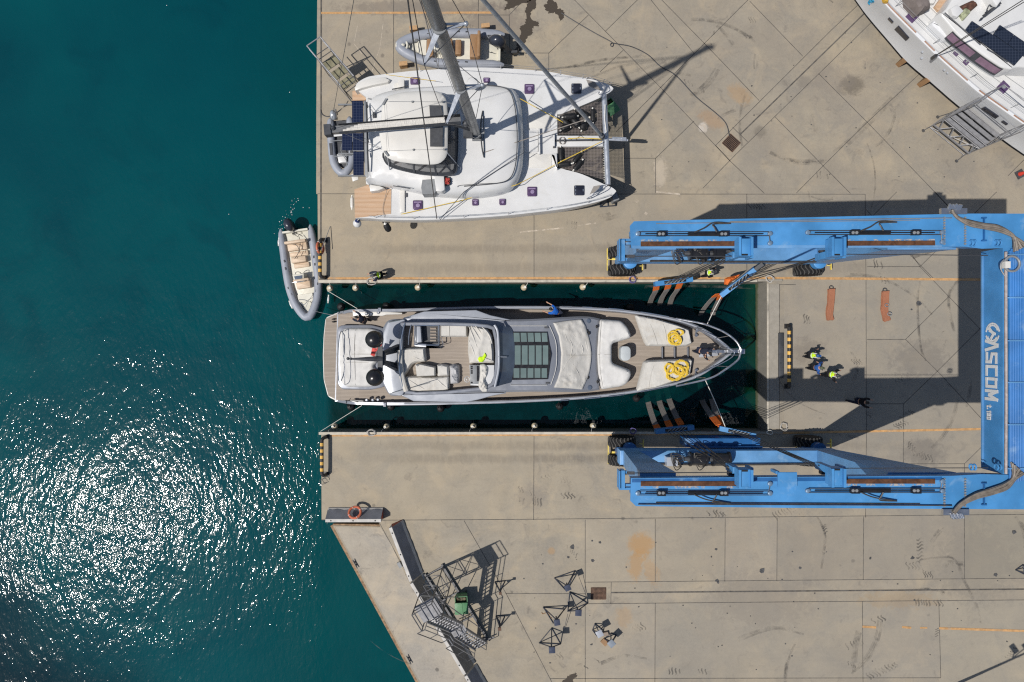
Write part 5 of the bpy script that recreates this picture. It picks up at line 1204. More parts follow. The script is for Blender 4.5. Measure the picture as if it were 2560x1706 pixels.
# cross beam with lettering, pipes and cable tray
XI = 1280+(2453-1280)*(1-ZB/H)
q = MB(); ca = G(XI, 540, 0).x; cyN = W(2500, 617, ZT).y-.05; cyS = W(2500, 1189, ZT).y+.05
q.box((ca+1.55, (cyN+cyS)/2, (ZB+ZT)/2-.01), (3.1, cyN-cyS, ZT-ZB)); cbm = build('cross_beam', q, M_BLUE, T, ang=0)
q = MB(); q.box((ca+.02, (cyN+cyS)/2, ZB+.1), (.14, cyN-cyS-.4, .1)); build('beam_flange', q, M_BLUEL, cbm, ang=0)
q = MB()
zx = lambda px: G(1280+(px-1280)*(1-ZT/H), 0, 0).x
for k in range(12): q.tube([(zx(2522+k*4.2), W(0,612+k*1.5 if k > 3 else 628-k*5,ZT).y, ZT+.07), (zx(2522+k*4.2), W(0,1208-k*1.0,ZT).y, ZT+.07)], .048, 8)
build('blue_hydraulic_pipe', q, t_blue('blue_pipe_paint', (.02, .16, .45)), T)
q = MB()
for y in (638, 745, 852, 956, 1061, 1170): q.beam((zx(2508), W(0,y,ZT).y, ZT+.13), (zx(2575), W(0,y,ZT).y, ZT+.13), .06, .06)
build('pipe_clamp', q, M_BLUEL, T)
q = MB(); q.tube([W(2515,630,ZT+.12), W(2515,800,ZT+.12), W(2516,1000,ZT+.12), W(2515,1185,ZT+.12)], .06, 6); build('cable_conduit', q, plain('conduit_grey', (.32, .28, .27), .7, 0, .2, 6), T)
for s, pts in ((1, [(2380,527),(2395,545),(2425,558),(2462,566),(2500,573),(2535,592),(2551,622)]), (-1, [(2385,1282),(2402,1262),(2440,1240),(2480,1228),(2515,1215),(2535,1195),(2544,1170)])):
    q = MB(); q2 = MB()
    for k in range(9):
        r5 = random.Random(k+s*20); o = (k-4)*1.9
        pp = [W(a+o*(.15+.35*i/6)+r5.uniform(-1, 1)+(k-4)*(3 if i == 6 else 0), b+o*(.8 if 1 < i < 5 else .35)+r5.uniform(-1, 1)-(s*3*(k-4) if i == 6 else 0), ZT+.1+.05*(k % 3)) for i, (a, b) in enumerate(pts)]
        (q2 if k % 3 else q).tube(smooth(pp, 6, False), .055, 6)
    build('hydraulic_pipe_hose', q, M_HOSE, T); build('hydraulic_pipe_hose', q2, M_HOSET, T)
    q = MB()
    for k in range(8): q.lathe(W(pts[0][0]+k*4-10, pts[0][1]-2*s+r5.uniform(-2,2), ZT+.15), (.4, .9*s, 0), [(0,.05),(.22,.06),(.25,.03)], 8)
    q.box(W(pts[0][0]+3, pts[0][1]+2*s, ZT+.06), (1.1,.25,.16)); build('hose_coupling', q, M_STEEL, T)
q = MB(); q.box(W(2515,663,ZT+.25), (.22,.28,.24)); build('junction_box', q, M_GELWARM, T)
q = MB(); q.ring(W(2530,660,ZT+.25), .32, .05, (0,0,1), 20, 6); q.tube(smooth([W(*p, ZT+.2) for p in ((2510,650),(2502,660),(2503,675),(2512,690))], 4, False), .03, 5); build('coiled_cable', q, M_GREY, T)
# lettering on the face towards the slip
fx = ca-.012
def face(u, v): return Vector((fx, W(0, u, (ZB+ZT)/2).y, ZB+(ZT-ZB)*v))
KL = [0]
def stroke(mb, pts, w, u0, v0, su, sv, closed=False):
    P = [face(u0+a*su, v0+b*sv) for a, b in pts]
    if closed: P.append(P[0])
    for a, b in zip(P, P[1:]):
        d = (b-a).normalized(); mb.beam(a-d*w*.5, b+d*w*.5, .012+.0004*len(mb.f) % .01, w, up=Vector((1,0,0)).cross(d)) if False else mb.beam(a-d*w*.42+Vector((-.003*KL[0], 0, 0)), b+d*w*.42+Vector((-.003*KL[0], 0, 0)), w, .014, up=(1,0,0)); KL[0] = (KL[0]+1) % 7
lt = MB()
GL = {'A': ([(0,0),(.42,1),(.58,1),(1,0)],), 'S': ([(1,.92),(.05,.92),(.05,.56),(.95,.44),(.95,.08),(0,.08)],), 'C': ([(1,.92),(.08,.92),(.08,.08),(1,.08)],), 'O': ([(.08,.08),(.92,.08),(.92,.92),(.08,.92),(.08,.02)],), 'M': ([(.05,0),(.05,1),(.5,.3),(.95,1),(.95,0)],)}
u = 853
for chh in 'ASCOM':
    for st in GL[chh]: stroke(lt, st, .135, u, .24, 22.5, .52)
    u += 31
build('lettering', lt, M_GEL, cbm, ang=0)
lt = MB(); u = 1014
for chh, wd in (('t', 5), ('.', 3), ('1', 4), ('5', 6), ('0', 6)):
    st = {'t': ([(.5,1.1),(.5,.1),(1,.1)], [(0,.75),(1,.75)]), '.': ([(.3,.05),(.5,.05)],), '1': ([(.2,.8),(.7,1),(.7,0)],), '5': ([(1,1),(.1,1),(.1,.55),(.9,.55),(.9,.05),(0,.05)],), '0': ([(.1,.05),(.9,.05),(.9,.95),(.1,.95),(.1,.05)],)}[chh]
    for q_ in st: stroke(lt, q_, .055, u, .3, wd, .17)
    u += wd+3
build('lettering', lt, M_GEL, cbm, ang=0)
lg = MB()
for k, (R, a0, a1) in enumerate(((1.0, 1.7, 4.6), (.8, 1.9, 4.3), (1.0, -1.3, 1.3), (.8, -1.1, 1.0))):
    pts = [face(833+24*R*math.cos(a), .55+.3*R*math.sin(a)*1.0) for a in [a0+(a1-a0)*i/14 for i in range(15)]]
    for i_, (a, b) in enumerate(zip(pts, pts[1:])): lg.beam(a+Vector((-.003*(i_ % 2)-.006*k, 0, 0)), b+Vector((-.003*(i_ % 2)-.006*k, 0, 0)), .07, .014, up=(1,0,0))
for a, b in (((818,.4),(836,.62)), ((836,.62),(848,.5)), ((826,.42),(836,.72))): stroke(lg, [(0,0),(1,0)], .09, a[0], a[1], 0, 0) if False else lg.beam(face(*a)-Vector((.03+.01*a[1],0,0)), face(*b)-Vector((.03+.01*a[1],0,0)), .12, .014, up=(1,0,0))
build('emblem', lg, M_GEL, cbm, ang=0)
# tank and cabinet on the lower side, ladder brackets
q = MB(); q.prism([G(x, y).to_2d() for x, y in ((1690,1083),(1868,1083),(1868,1104),(1690,1104))], .9, 2.3, .05)
for x in (1705, 1762, 1816, 1860): q.box(G(x, 1100, 2.36), (.22, .22, .12))
q.beam(G(1700,1102,2.5), G(1868,1102,2.5), .08, .25); build('fuel_tank', q, M_BLUED, T)
q = MB(); q.box(G(1645, 1128, 3.5), (.62, .5, .6)); build('control_cabinet', q, M_LIGHTSILVER, T)
q = MB(); q.prism([gp(1946,1182,13.75), gp(1994,1182,13.75), gp(1994,1218,13.75), gp(1946,1218,13.75)], 13.62, 13.7); q.prism([gp(1943,1180,13.75), gp(1952,1180,13.75), gp(1952,1187,13.75), gp(1943,1187,13.75)], 13.0, 13.6); build('access_plate', q, M_BLUE, T)
# hoist ropes from the trolleys down to the spreader bars
BARS = [((1636,711,1.2),(1730,699,1.2),'grey bundle'), ((1804,737,1.0),(1889,672,2.4),'x'), ((1638,1079,1.2),(1733,1068,1.2),'x'), ((1798,1071,1.1),(1888,1090,1.5),'x')]
for (a, b, _), (tx, ty) in zip(BARS, ((1830,640),(2060,640),(1832,1172),(2060,1170))):
    A = W(*a)+Vector((0,0,.3)); B = W(*b)+Vector((0,0,.3))
    q = MB()
    for k in range(6): t = .25+.1*k; q.tube([A.lerp(B, t), W(tx-8+3.2*k, ty+(k % 2)*5, 12.5)], .019, 5)
    build('hoist_rope', q, M_WIRE, T)
# ------------------------------------------------------------- spreader bars and slings
BL = ['blue spreader bar with three straps beside the slip wall, nearest the crewman in yellow vest', 'steeply slanting blue spreader bar with an orange sleeve above the yacht bow', 'blue spreader bar with three straps on the side of the dark blue fuel tank', 'blue spreader bar with two straps near the lower kerb end, slightly tilted']
for (a, b, _), lab in zip(BARS, BL):
    A, B = W(*a), W(*b); d = (B-A).normalized(); n = Vector((-d.y, d.x, 0)).normalized(); up = d.cross(n)*-1
    if up.z < 0: up = -up
    t = thing('spreader_bar', lab, 'spreader bar', (A+B)/2, 'blue spreader bars of the boat lift')
    q = MB()
    for sgn in (-1, 1): q.beam(A+n*sgn*.12, B+n*sgn*.12, .05, .5)
    L = (B-A).length
    q.beam(A, A+d*L*.24, .26, .52); q.beam(B-d*L*.18, B, .26, .52); build('body', q, M_BLUE, t, ang=0)
    q = MB()
    for k in range(5): c = A+d*L*(.3+.11*k); q.lathe(c-n*.08+up*.06, n, [(0,.2),(.03,.22),(.13,.22),(.16,.2)], 14)
    build('pulley', q, M_BLACK, t)
    q = MB()
    for k in range(5): c = A+d*L*(.28+.1*k)+up*.27; q.tube([c-n*.1, c+d*.3+n*.1], .035, 6)
    build('pin', q, M_GREY, t)
    if lab.startswith('steeply'):
        q = MB(); q.beam(B-d*.1, B+d*.55, .22, .46); build('end_plate', q, M_DARK, t, ang=0)
        q = MB(); q.fill(P2([(1816,697),(1824,692),(1852,686),(1846,693),(1832,704),(1822,712),(1815,710)], 1.9), lambda x, y, d_: 1.75+.25*min(1, d_/.15), .1, 1.5); build('orange_sleeve', q, M_ORANGE, t)
def ribbon(mb, path, w, wd=Vector((1, .25, 0))):
    P = [Vector(p) for p in path]; prev = None; rings = []
    for i, p in enumerate(P):
        t_ = (P[min(i+1, len(P)-1)]-P[max(i-1, 0)]).normalized(); a = (wd-t_*wd.dot(t_)).normalized()*w/2; b = t_.cross(a).normalized()*.02
        rings.append([p-a-b, p+a-b, p+a+b, p-a+b])
    mb.loft(rings)
SL = [(((1641,716,.95),(1638,730,.3),(1630,745,-.7),(1622,768,-2.2)), ((1616,985,-2.6),(1624,1020,-1.5),(1636,1056,-.1),(1646,1075,.9)), 'grey lifting strap nearest the yacht stern, first of the three'),
      (((1671,713,.95),(1666,727,.3),(1655,745,-.8),(1647,770,-2.3)), ((1645,985,-2.6),(1650,1010,-1.7),(1664,1045,-.3),(1675,1069,.9)), 'middle grey lifting strap of the three beside one another'),
      (((1700,709,.95),(1692,727,.2),(1680,745,-.9),(1672,772,-2.4)), ((1668,980,-2.6),(1675,1005,-1.7),(1690,1040,-.3),(1703,1062,.9)), 'grey lifting strap of the three nearest the bow'),
      (((1795,735,.9),(1780,748,.2),(1758,775,-1.2),(1745,800,-2.6)), ((1750,960,-3),(1755,1000,-2),(1775,1035,-.6),(1797,1062,.8)), 'grey lifting strap under the bow, on the stern side of its pair'),
      (((1803,737,.8),(1795,755,-.2),(1782,785,-1.8),(1780,815,-3)), ((1774,955,-3),(1778,990,-2.2),(1788,1030,-.8),(1802,1066,.8)), 'grey lifting strap nearest the end wall of the slip')]
for a, b, lab in SL:
    A = [W(*p) for p in a]; B = [W(*p) for p in b]; mid = [(A[-1].lerp(B[0], k/8)+Vector((0,0,-2.2*math.sin(PI*k/8)))) for k in range(1, 8)]
    path = smooth(A+mid+B, 4, False); t = thing('lifting_sling', lab, 'sling', A[0], 'grey slings hanging in the slip')
    q = MB(); ribbon(q, path, .34); build('webbing', q, M_WEB, t)
    for seg in (path[:4], path[-4:]):
        q = MB(); ribbon(q, [p+Vector((0,0,.03)) for p in seg], .38); build('orange_sleeve', q, M_ORANGE, t)
def line(name, label, pts, r, mat, cat='mooring line', group=None):
    q = MB(); q.tube(smooth(pts, 5, False) if len(pts) > 2 else pts, r, 5); return solo(name, q, mat, label, cat, pts[0], group)
line('mooring_line', 'pale line from the yacht bow rail up to the slanting spreader bar', [W(1766,815,1.3), W(1785,776,1.1), W(1805,738,1.2)], .025, M_ROPEW)
line('mooring_line', 'pale line from the yacht bow down to the lower spreader bar', [W(1763,950,1.2), W(1790,1010,1.0), W(1813,1067,1.3)], .025, M_ROPEW)
line('mooring_line', 'white line from the upper yacht stern to the corner of the quay', [W(893,772,0), W(860,752,-.1), W(818,727,.05)], .015, M_ROPEW)
line('mooring_line', 'white line from the lower yacht stern to the lower quay corner', [W(905,1014,0), W(852,1047,-.2), W(801,1079,.1)], .014, M_ROPEW)
line('mooring_line', 'thin dark line from the inflatable bow to the yacht stern', [W(782,777,-.9), W(815,785,-1.0), W(838,788,-.3)], .014, M_GREY)
# ------------------------------------------------------------- inflatable boats
M_TUBE = plain('grey_hypalon', (.27, .29, .335), .45, 0, .08, 1.2, .05, 12, .4, dirt=((.36, .37, .38), 1.5, .4))
M_TUBEL = plain('light_hypalon', (.42, .43, .48), .45, 0, .06, 1.2, .05, 12, .4)
M_SAND = plain('sand_vinyl', (.56, .43, .31), .6, 0, .08, 3)
M_TAN = plain('tan_vinyl', (.27, .155, .075), .6, 0, .1, 3)
M_CREAM = plain('cream_gelcoat', (.6, .58, .5), .45, 0, .06, 2, 0, 25, .4, dirt=((.42, .4, .34), 2, .4))
M_OUTB = plain('outboard_cowl', (.03, .035, .05), .25, .1, .1, 2, 0, 25, .5)
def rib_boat(name, label, org, L, Wd, floor, seats, cowl, tube_r=.26, bowl=.42, seatmat=M_SAND, arch=None):
    "built along +x (bow at +x) around the origin, then placed"
    t = thing(name, label, 'inflatable boat', (0, 0, 0))
    hw = Wd/2-tube_r
    half = [(-L/2, hw, 0), (-L*.1, hw*1.03, 0), (L*.12, hw*.99, .02), (L*.28, hw*.8, .07), (L*.40, hw*.48, .14), (L/2-tube_r*.6, hw*.16, .2)]
    path = smooth(half, 6, False)+[v for v in smooth([(a, -b, c) for a, b, c in half], 6, False)][::-1]
    q = MB(); n = len(path); rr = [tube_r*(1 if 2 < i < n-3 else (.25, .72, .93)[min(i, n-1-i)]) for i in range(n)]
    q.tube(path, rr, 14); tb = build('tube', q, M_TUBE, t, ang=60)
    q = MB()
    for y in (1, -1):
        for x in (-.16, -.08, .13, .2, .27): q.beam((x*L, y*hw*(1 if x < .2 else .86), tube_r), (x*L+.16, y*hw*(.98 if x < .2 else .8), tube_r+.01), .07, .05)
    build('grab_handle', q, M_DARK, tb)
    q = MB(); fl = [(-L/2+.25, hw-.05), (L*.1, hw-.05), (L*.27, hw*.72), (L*.38, hw*.3), (L*.38, -hw*.3), (L*.27, -hw*.72), (L*.1, -hw+.05), (-L/2+.25, -hw+.05)]
    q.prism(fl, -.2, -.06, .02); build('floor', q, floor, t)
    q = MB(); q.loft([[(-L/2+.3,.5,-.1),(-L/2+.3,-.5,-.1),(-L/2+.3,0,-.5)], [(L*.25,.5,-.1),(L*.25,-.5,-.1),(L*.25,0,-.5)], [(L*.44,.05,.1),(L*.44,-.05,.1),(L*.44,0,0)]]); build('keel', q, M_CREAM, t)
    q = MB(); q.box((-L/2+.3, 0, .05), (.12, hw*1.7, .5)); q.box((L*.27, 0, .02), (.5, hw*1.0, .14)); build('transom', q, M_CREAM, t)
    for (x, y, lx, ly, hz, back) in seats:
        q = MB(); q.prism(rounded([(x-lx/2, y-ly/2), (x+lx/2, y-ly/2), (x+lx/2, y+ly/2), (x-lx/2, y+ly/2)], .06), -.06, hz, .05); s_ = build('seat', q, seatmat, t)
        if back:
            q = MB(); bx = x+back*lx/2; q.prism(rounded([(bx-.09, y-ly/2-.06), (bx+.09, y-ly/2-.06), (bx+.09, y+ly/2+.06), (bx-.09, y+ly/2+.06)], .06), hz-.1, hz+.38, .05); build('backrest', q, seatmat, s_)
    return t
def console(t, x, y, mat):
    q = MB(); q.prism([(x-.25, y-.38), (x+.28, y-.3), (x+.28, y+.3), (x-.25, y+.38)], -.06, .62, .05); c = build('console', q, mat, t)
    q = MB(); q.tube(smooth([(x+.25, y-.36, .5), (x+.3, y-.36, .95), (x+.3, y+.36, .95), (x+.25, y+.36, .5)], 4, False), .022, 6); build('console_rail', q, M_STEEL, c)
    q = MB(); q.prism([(x-.12, y-.26), (x+.16, y-.22), (x+.16, y+.22), (x-.12, y+.26)], .6, .66, .01); build('dashboard', q, M_BLUEGLASS, c)
    q = MB(); q.ring((x-.28, y, .55), .17, .02, (.8, 0, .5), 16, 6); build('steering_wheel', q, M_DARK, c)
def outboard(t, x, y, z, ang, tilt, mat, s=1.0):
    R = Matrix.Rotation(ang, 3, 'Z') @ Matrix.Rotation(tilt, 3, 'Y'); q = MB(); rings = []
    for u, hx, hy in ((-.05,.16,.15),(.0,.25,.19),(.12,.31,.22),(.3,.33,.23),(.45,.31,.215),(.56,.24,.17),(.62,.1,.07)):
        rings.append([Vector((x, y, z))+R @ Vector((s*(hx*math.cos(2*PI*k/16)+(.03 if u > .3 else 0)), s*hy*math.sin(2*PI*k/16), s*u)) for k in range(16)])
    q.loft(rings); o = build('outboard_cowl', q, mat, t, ang=60)
    q = MB()
    def pt(a, b, c): return Vector((x, y, z))+R @ Vector((a*s, b*s, c*s))
    q.beam(pt(0,0,-.05), pt(-.02,0,-.9), .2*s, .13*s); q.beam(pt(.2,0,-.2), pt(.25,0,-.5), .18*s, .2*s); q.beam(pt(-.02,0,-.85), pt(-.35,0,-.88), .1*s, .16*s)
    q.loft([[pt(.1,.02,-.9),pt(.1,-.02,-.9),pt(.06,0,-1.15)], [pt(-.25,.02,-.9),pt(-.25,-.02,-.9),pt(-.22,0,-1.1)]]); build('outboard_leg', q, M_DARK, o)
    q = MB()
    for k in range(3):
        a = k*2*PI/3; q.loft([[pt(-.4,.03*math.cos(a),-.88+.03*math.sin(a)), pt(-.46,.17*math.cos(a-.4),-.88+.17*math.sin(a-.4)), pt(-.44,.19*math.cos(a+.3),-.88+.19*math.sin(a+.3))]], True, False)
    build('propeller', q, M_GREY, o)
def cables(t, pts_list, r=.02):
    q = MB()
    for pts in pts_list: q.tube(smooth(pts, 4, False), r, 5)
    build('control_cable', q, M_DARK, t)
# the inflatable afloat at the quay corner: bow towards the bottom of the picture
r1 = rib_boat('rigid_inflatable', 'grey inflatable with sand coloured seats and outboard floating at the quay corner', None, 6.05, 2.45, M_CREAM,
   [(-1.72, 0, .5, 1.25, .3, -1), (-.85, -.02, .36, .95, .34, 0), (-.5, .05, .3, 1.0, .1, 0), (.78, .05, .5, .9, .34, -1), (-1.25, 0, .3, 1.2, .12, 0)], M_OUTB)
console(r1, .35, -.1, M_CREAM); outboard(r1, -3.05, -.2, .22, .25, -.12, M_OUTB, 1.35)
cables(r1, [[(-2.7,-.1,.3),(-2.5,.1,.4),(-2.45,-.1,.35),(-2.6,-.2,.2),(-2.3,.15,.3)], [(-2.4,.2,.3),(-1.9,.3,.5),(-1.3,.1,.45),(-.9,-.2,.5)], [(-1.9,-.3,.3),(-1.7,.1,.6),(-1.2,.2,.5)]])
q = MB(); q.tube(smooth([(1.7,.42,.1),(1.85,.3,.55),(2.1,0,.6),(1.85,-.3,.55),(1.7,-.42,.1)], 4, False), .02, 6); q.tube([(2.3,0,.35), (1.9,.3,.5), (1.5,.5,.1)], .012, 5); build('bow_rail', q, M_STEEL, r1)
q = MB(); q.box((2.72,.1,.33), (.3,.1,.03)); q.box((2.74,-.1,.33), (.32,.14,.03), .4); build('bow_pad', q, M_DARK, r1)
a1 = W(738, 565, -1.45); a2 = W(772, 800, -1.45); mid = W(755.5, 683, -1.62); place(r1, mid, math.atan2(a2.y-a1.y, a2.x-a1.x))
# white fenders hung on it
for p, an, lab in (((727,762), -1.15, 'white cylinder fender hanging on the outer side of the floating inflatable'), ((821,748), 1.5, 'white cylinder fender hanging on the inflatable side facing the slip'), ((697,605), 1.5, 'cream fender hanging near the stern of the floating inflatable')):
    fender('fender', lab, p, -1.45, an, .36, .07, 'small white fenders hung on the floating inflatable', M_GEL)
# the inflatable ashore above the catamaran: bow to the left
r2 = rib_boat('rigid_inflatable', 'grey inflatable with tan seats and a black outboard standing ashore behind the catamaran', None, 6.5, 2.45, M_CREAM,
   [(-1.45, 0, .55, 1.42, .5, -1), (.05, .1, .3, 1.05, .5, 0), (1.25, .12, .4, 1.05, .4, 0), (-.45, .0, .35, .9, .3, 0)], M_OUTB, .3, seatmat=M_TAN)
console(r2, .75, .0, M_CREAM); outboard(r2, -3.05, -.1, .55, -.1, .5, M_OUTB, 1.4)
cables(r2, [[(-2.7,-.3,.3),(-2.5,-.1,.45),(-2.3,-.3,.35),(-2.6,-.45,.3),(-2.35,-.6,.3)], [(-2.6,.3,.2),(-2.4,.35,.4),(-2.3,.2,.2)], [(-2.5,-.5,.3),(-2.2,-.7,.3),(-2.4,-.75,.25)]])
q = MB(); q.tube(smooth([(2.0,.45,.1),(2.15,.3,.5),(2.25,0,.55),(2.15,-.3,.5),(2.0,-.45,.1)], 4, False), .025, 6); q.ring((2.95,0,.35), .33, .07, (0,0,1), 20, 8); q.ball((2.9,0,.4), .12, (1.2,.8,.7), 10); build('bow_fitting', q, M_CREAM, r2)
c2 = W(1128, 122, 1.0); place(r2, (c2.x, c2.y, 1.0), PI-.02)
# timber blocks carrying it
for p, lab in (((1036,80), 'timber block under the upper tube of the inflatable ashore'), ((1010,168), 'timber block by the catamaran hull under the inflatable bow'), ((1213,74), 'small pale timber block behind the inflatable stern'), ((1150,140), 'timber block under the middle of the inflatable ashore'), ((1060,125), 'timber block under the forward keel of the inflatable ashore')):
    q = MB(); q.box(G(*p, .28), (.45, .22, .56), .15); q.box(G(p[0]+2, p[1]+1, .6), (.5, .26, .07), .1); solo('timber_block', q, plain('raw_timber', (.42, .26, .13), .8, 0, .2, 5) if 'raw_timber' not in bpy.data.materials else bpy.data.materials['raw_timber'], lab, 'timber block', G(*p), 'timber blocks under the inflatable')
# catamaran's dinghy hung from the stern davits
dg = thing('dinghy', 'grey inflatable dinghy hung across the stern of the catamaran under solar panels', 'dinghy', (0, 0, 0))
half = [(-1.75,.55,0),(-.6,.6,0),(.6,.58,.02),(1.2,.4,.06),(1.55,.12,.1)]
path = smooth(half, 5, False)+smooth([(a,-b,c) for a, b, c in half], 5, False)[::-1]
q = MB(); n = len(path); q.tube(path, [.23*(1 if 1 < i < n-2 else (.3,.8)[min(i, n-1-i)]) for i in range(n)], 12); tb_ = build('tube', q, M_TUBE, dg, ang=60)
q = MB()
for y in (1, -1): q.beam((-.2, y*.6, .235), (.5, y*.58, .235), .16, .03)
build('rubbing_strip', q, M_DARK, tb_)
q = MB(); q.prism([(-1.6,.4),(.9,.4),(1.2,.1),(1.2,-.1),(.9,-.4),(-1.6,-.4)], -.15, -.1); build('floor', q, M_DARK, dg)
q = MB(); q.prism([(-.9,-.4),(-.6,-.4),(-.6,.4),(-.9,.4)], .1, .16, .02); q.prism([(.45,-.3),(.95,-.22),(.95,.22),(.45,.3)], -.1, .18, .05); build('seat', q, M_GEL, dg)
outboard(dg, -1.8, -.25, .35, .1, .35, plain('silver_cowl', (.42,.44,.47), .25, .4, .05, 2), .85)
q = MB(); q.tube([(-.3,.6,.3), (-.3,-.6,.3)], .03, 5); q.tube([(.6,.55,.3), (.6,-.5,.3)], .03, 5); q.tube(smooth([(-1.2,0,.3),(-.4,.2,.4),(.3,.0,.3),(1.0,.3,.3),(1.4,.1,.2)], 4, False), .025, 5); build('lifting_strap', q, M_GREY, dg)
place(dg, W(855, 368, 2.6), math.atan2(-(448-300), 10))
q = MB(); q.prism(P2([(877,437),(892,431),(896,449),(882,454)], 2.9), 2.84, 2.9, .01); solo('fuel_can', q, M_GELWARM, 'pale square can lid beside the dinghy bow under the solar panels', 'fuel can', W(887, 443, 2.85))

# ------------------------------------------------------------- white yacht at the top right corner
K = thing('sailing_boat', 'white sailing boat with blue lettering and solar panels standing ashore in the upper right corner', 'sailing boat', G(2400, 100, 0))
ZK = 3.4
M_HULLW = plain('shaded_white_gelcoat', (.6, .61, .625), .25, 0, .02, .5, 0, 25, .5)
M_ANTIF = plain('black_bottom_paint', (.03, .032, .035), .8, 0, .2, 3)
lowp = [(2040,-150),(2085,-75),(2139,0),(2168,40),(2225,107),(2267.5,155),(2330,208),(2393,262.5),(2475,325),(2560,386),(2680,460),(2830,540)]
shp = [(2088,-150),(2150,-70),(2208,5),(2240,40),(2308,107),(2345,143),(2400,192),(2444,230),(2500,270),(2554,308),(2680,392),(2830,475)]
A_ = smooth([(a, b, 0) for a, b in shp], 3, False); B_ = smooth([(a, b, 0) for a, b in lowp], 3, False)
dn_ = Vector((.68, -.73)); 
q = MB(); top_r = [W(p.x, p.y, ZK) for p in A_]; mid_r = [W(a.x*.62+b.x*.38, a.y*.62+b.y*.38, 2.3) for a, b in zip(A_, B_)]; wl_r = [W(p.x, p.y, .95) for p in B_]
keel_r = [v+Vector((.9, .95, -.35)) for v in wl_r]; in_r = [v+Vector((4.2, 4.4, 0)) for v in top_r]
q.loft([keel_r, wl_r], False, False, False); hb = build('bottom_paint', q, M_ANTIF, K)
q = MB(); q.loft([wl_r, [a.lerp(b, .12) for a, b in zip(wl_r, mid_r)], mid_r, [v-Vector((0,0,.1)) for v in top_r], top_r, [v+Vector((.1,.1,.05)) for v in top_r], [v+Vector((.18,.18,0)) for v in top_r]], False, False, False); build('hull', q, M_HULLW, K, ang=40)
q = MB(); q.loft([[v+Vector((.15,.15,.0)) for v in top_r], in_r], False, False, False); build('deck', q, M_GEL, K)
q = MB()
for a0, a1 in ((6,12),(13,15),(16,20),(22,26),(27,33)):
    seg = [v+Vector((.06,.07,.06)) for v in top_r[a0-1:a1]]; q.tube(seg, .035, 6)
build('toe_rail', q, plain('varnished_teak_rail', (.3, .16, .1), .5), K)
def hullpt(px, py, z): return W(px, py, z)
def facepad(name, corners, z, mat, par, off=.03):
    "small plate lying on the flared topside"
    P = [W(a, b, zz) for a, b, zz in corners]; n = (P[1]-P[0]).cross(P[3]-P[0]).normalized()
    if n.z < 0: n = -n
    q = MB(); q.loft([[p-n*.05 for p in P], [p+n*off for p in P]]); return build(name, q, mat, par, ang=0)
def zhull(px, py):
    p = Vector((px, py, 0)); bst = (1e9, 0)
    for i in range((len(A_)-1)*20):
        j, f = divmod(i, 20); f /= 20; a = A_[j].lerp(A_[j+1], f); b = B_[j].lerp(B_[j+1], f); d = b-a; u = (p-a).dot(d)/d.dot(d); e = (a+d*u-p).length
        if e < bst[0]: bst = (e, u)
    t = max(0, min(1, bst[1]))
    return 3.4+(2.3-3.4)*t/.38 if t < .38 else 2.3+(.95-2.3)*(t-.38)/.62
for pts in ([(2237.5,72.3),(2246.6,63.8),(2273.4,94.3),(2266.2,101.3)], [(2453.7,271),(2463,266.8),(2498,290.7),(2489.9,296)], [(2220.4,46.3),(2223.5,43.5),(2234,55),(2231.2,57.5)], [(2503.5,303.7),(2508.8,301.6),(2520.5,310),(2516.6,312.2)]):
    c4 = pts if len(pts) == 4 else [pts[0], pts[1], pts[2], pts[3]] 
    if len(pts) == 5: c4 = [(2248,63), (2274,95), (2266,101), (2237,71)]
    facepad('hull_window', [(a, b, zhull(a, b)+.03) for a, b in c4], 0, M_NAVYG, K)
M_CYAN = plain('blue_lettering', (.03, .25, .42), .5)
def letter_on_hull(strokes, ox, oy, ex, ey, w):
    q = MB()
    for st in strokes:
        P = []
        for a, b in st:
            px, py = ox+ex[0]*a+ey[0]*b, oy+ex[1]*a+ey[1]*b; P.append(W(px, py, zhull(px, py)+.045))
        for a, b in zip(P, P[1:]): q.beam(a, b, w, .03)
    build('lettering', q, M_CYAN, K, ang=0)
letter_on_hull([[(1,1),(.1,1),(.1,.55),(.9,.5),(.9,.05),(0,.05)]], 2169, 12, (13.5, -8), (9, 8), .13) if False else letter_on_hull([[(1,.95),(.15,.95),(.1,.6),(.85,.5),(.9,.1),(.1,0)]], 2176, 12, (-7, -6.5), (10, -9.5), .13)
letter_on_hull([[(0,0),(0,1)]], 2165, -2, (-7, -6.5), (10, -9.5), .13)
q = MB()
for p in ((2306,130),(2304,146),(2361,175),(2369,182)): q.box(W(p[0], p[1], zhull(*p)+.05), (.12,.12,.06), .8)
build('through_hull_fitting', q, M_LIGHTSILVER, K)
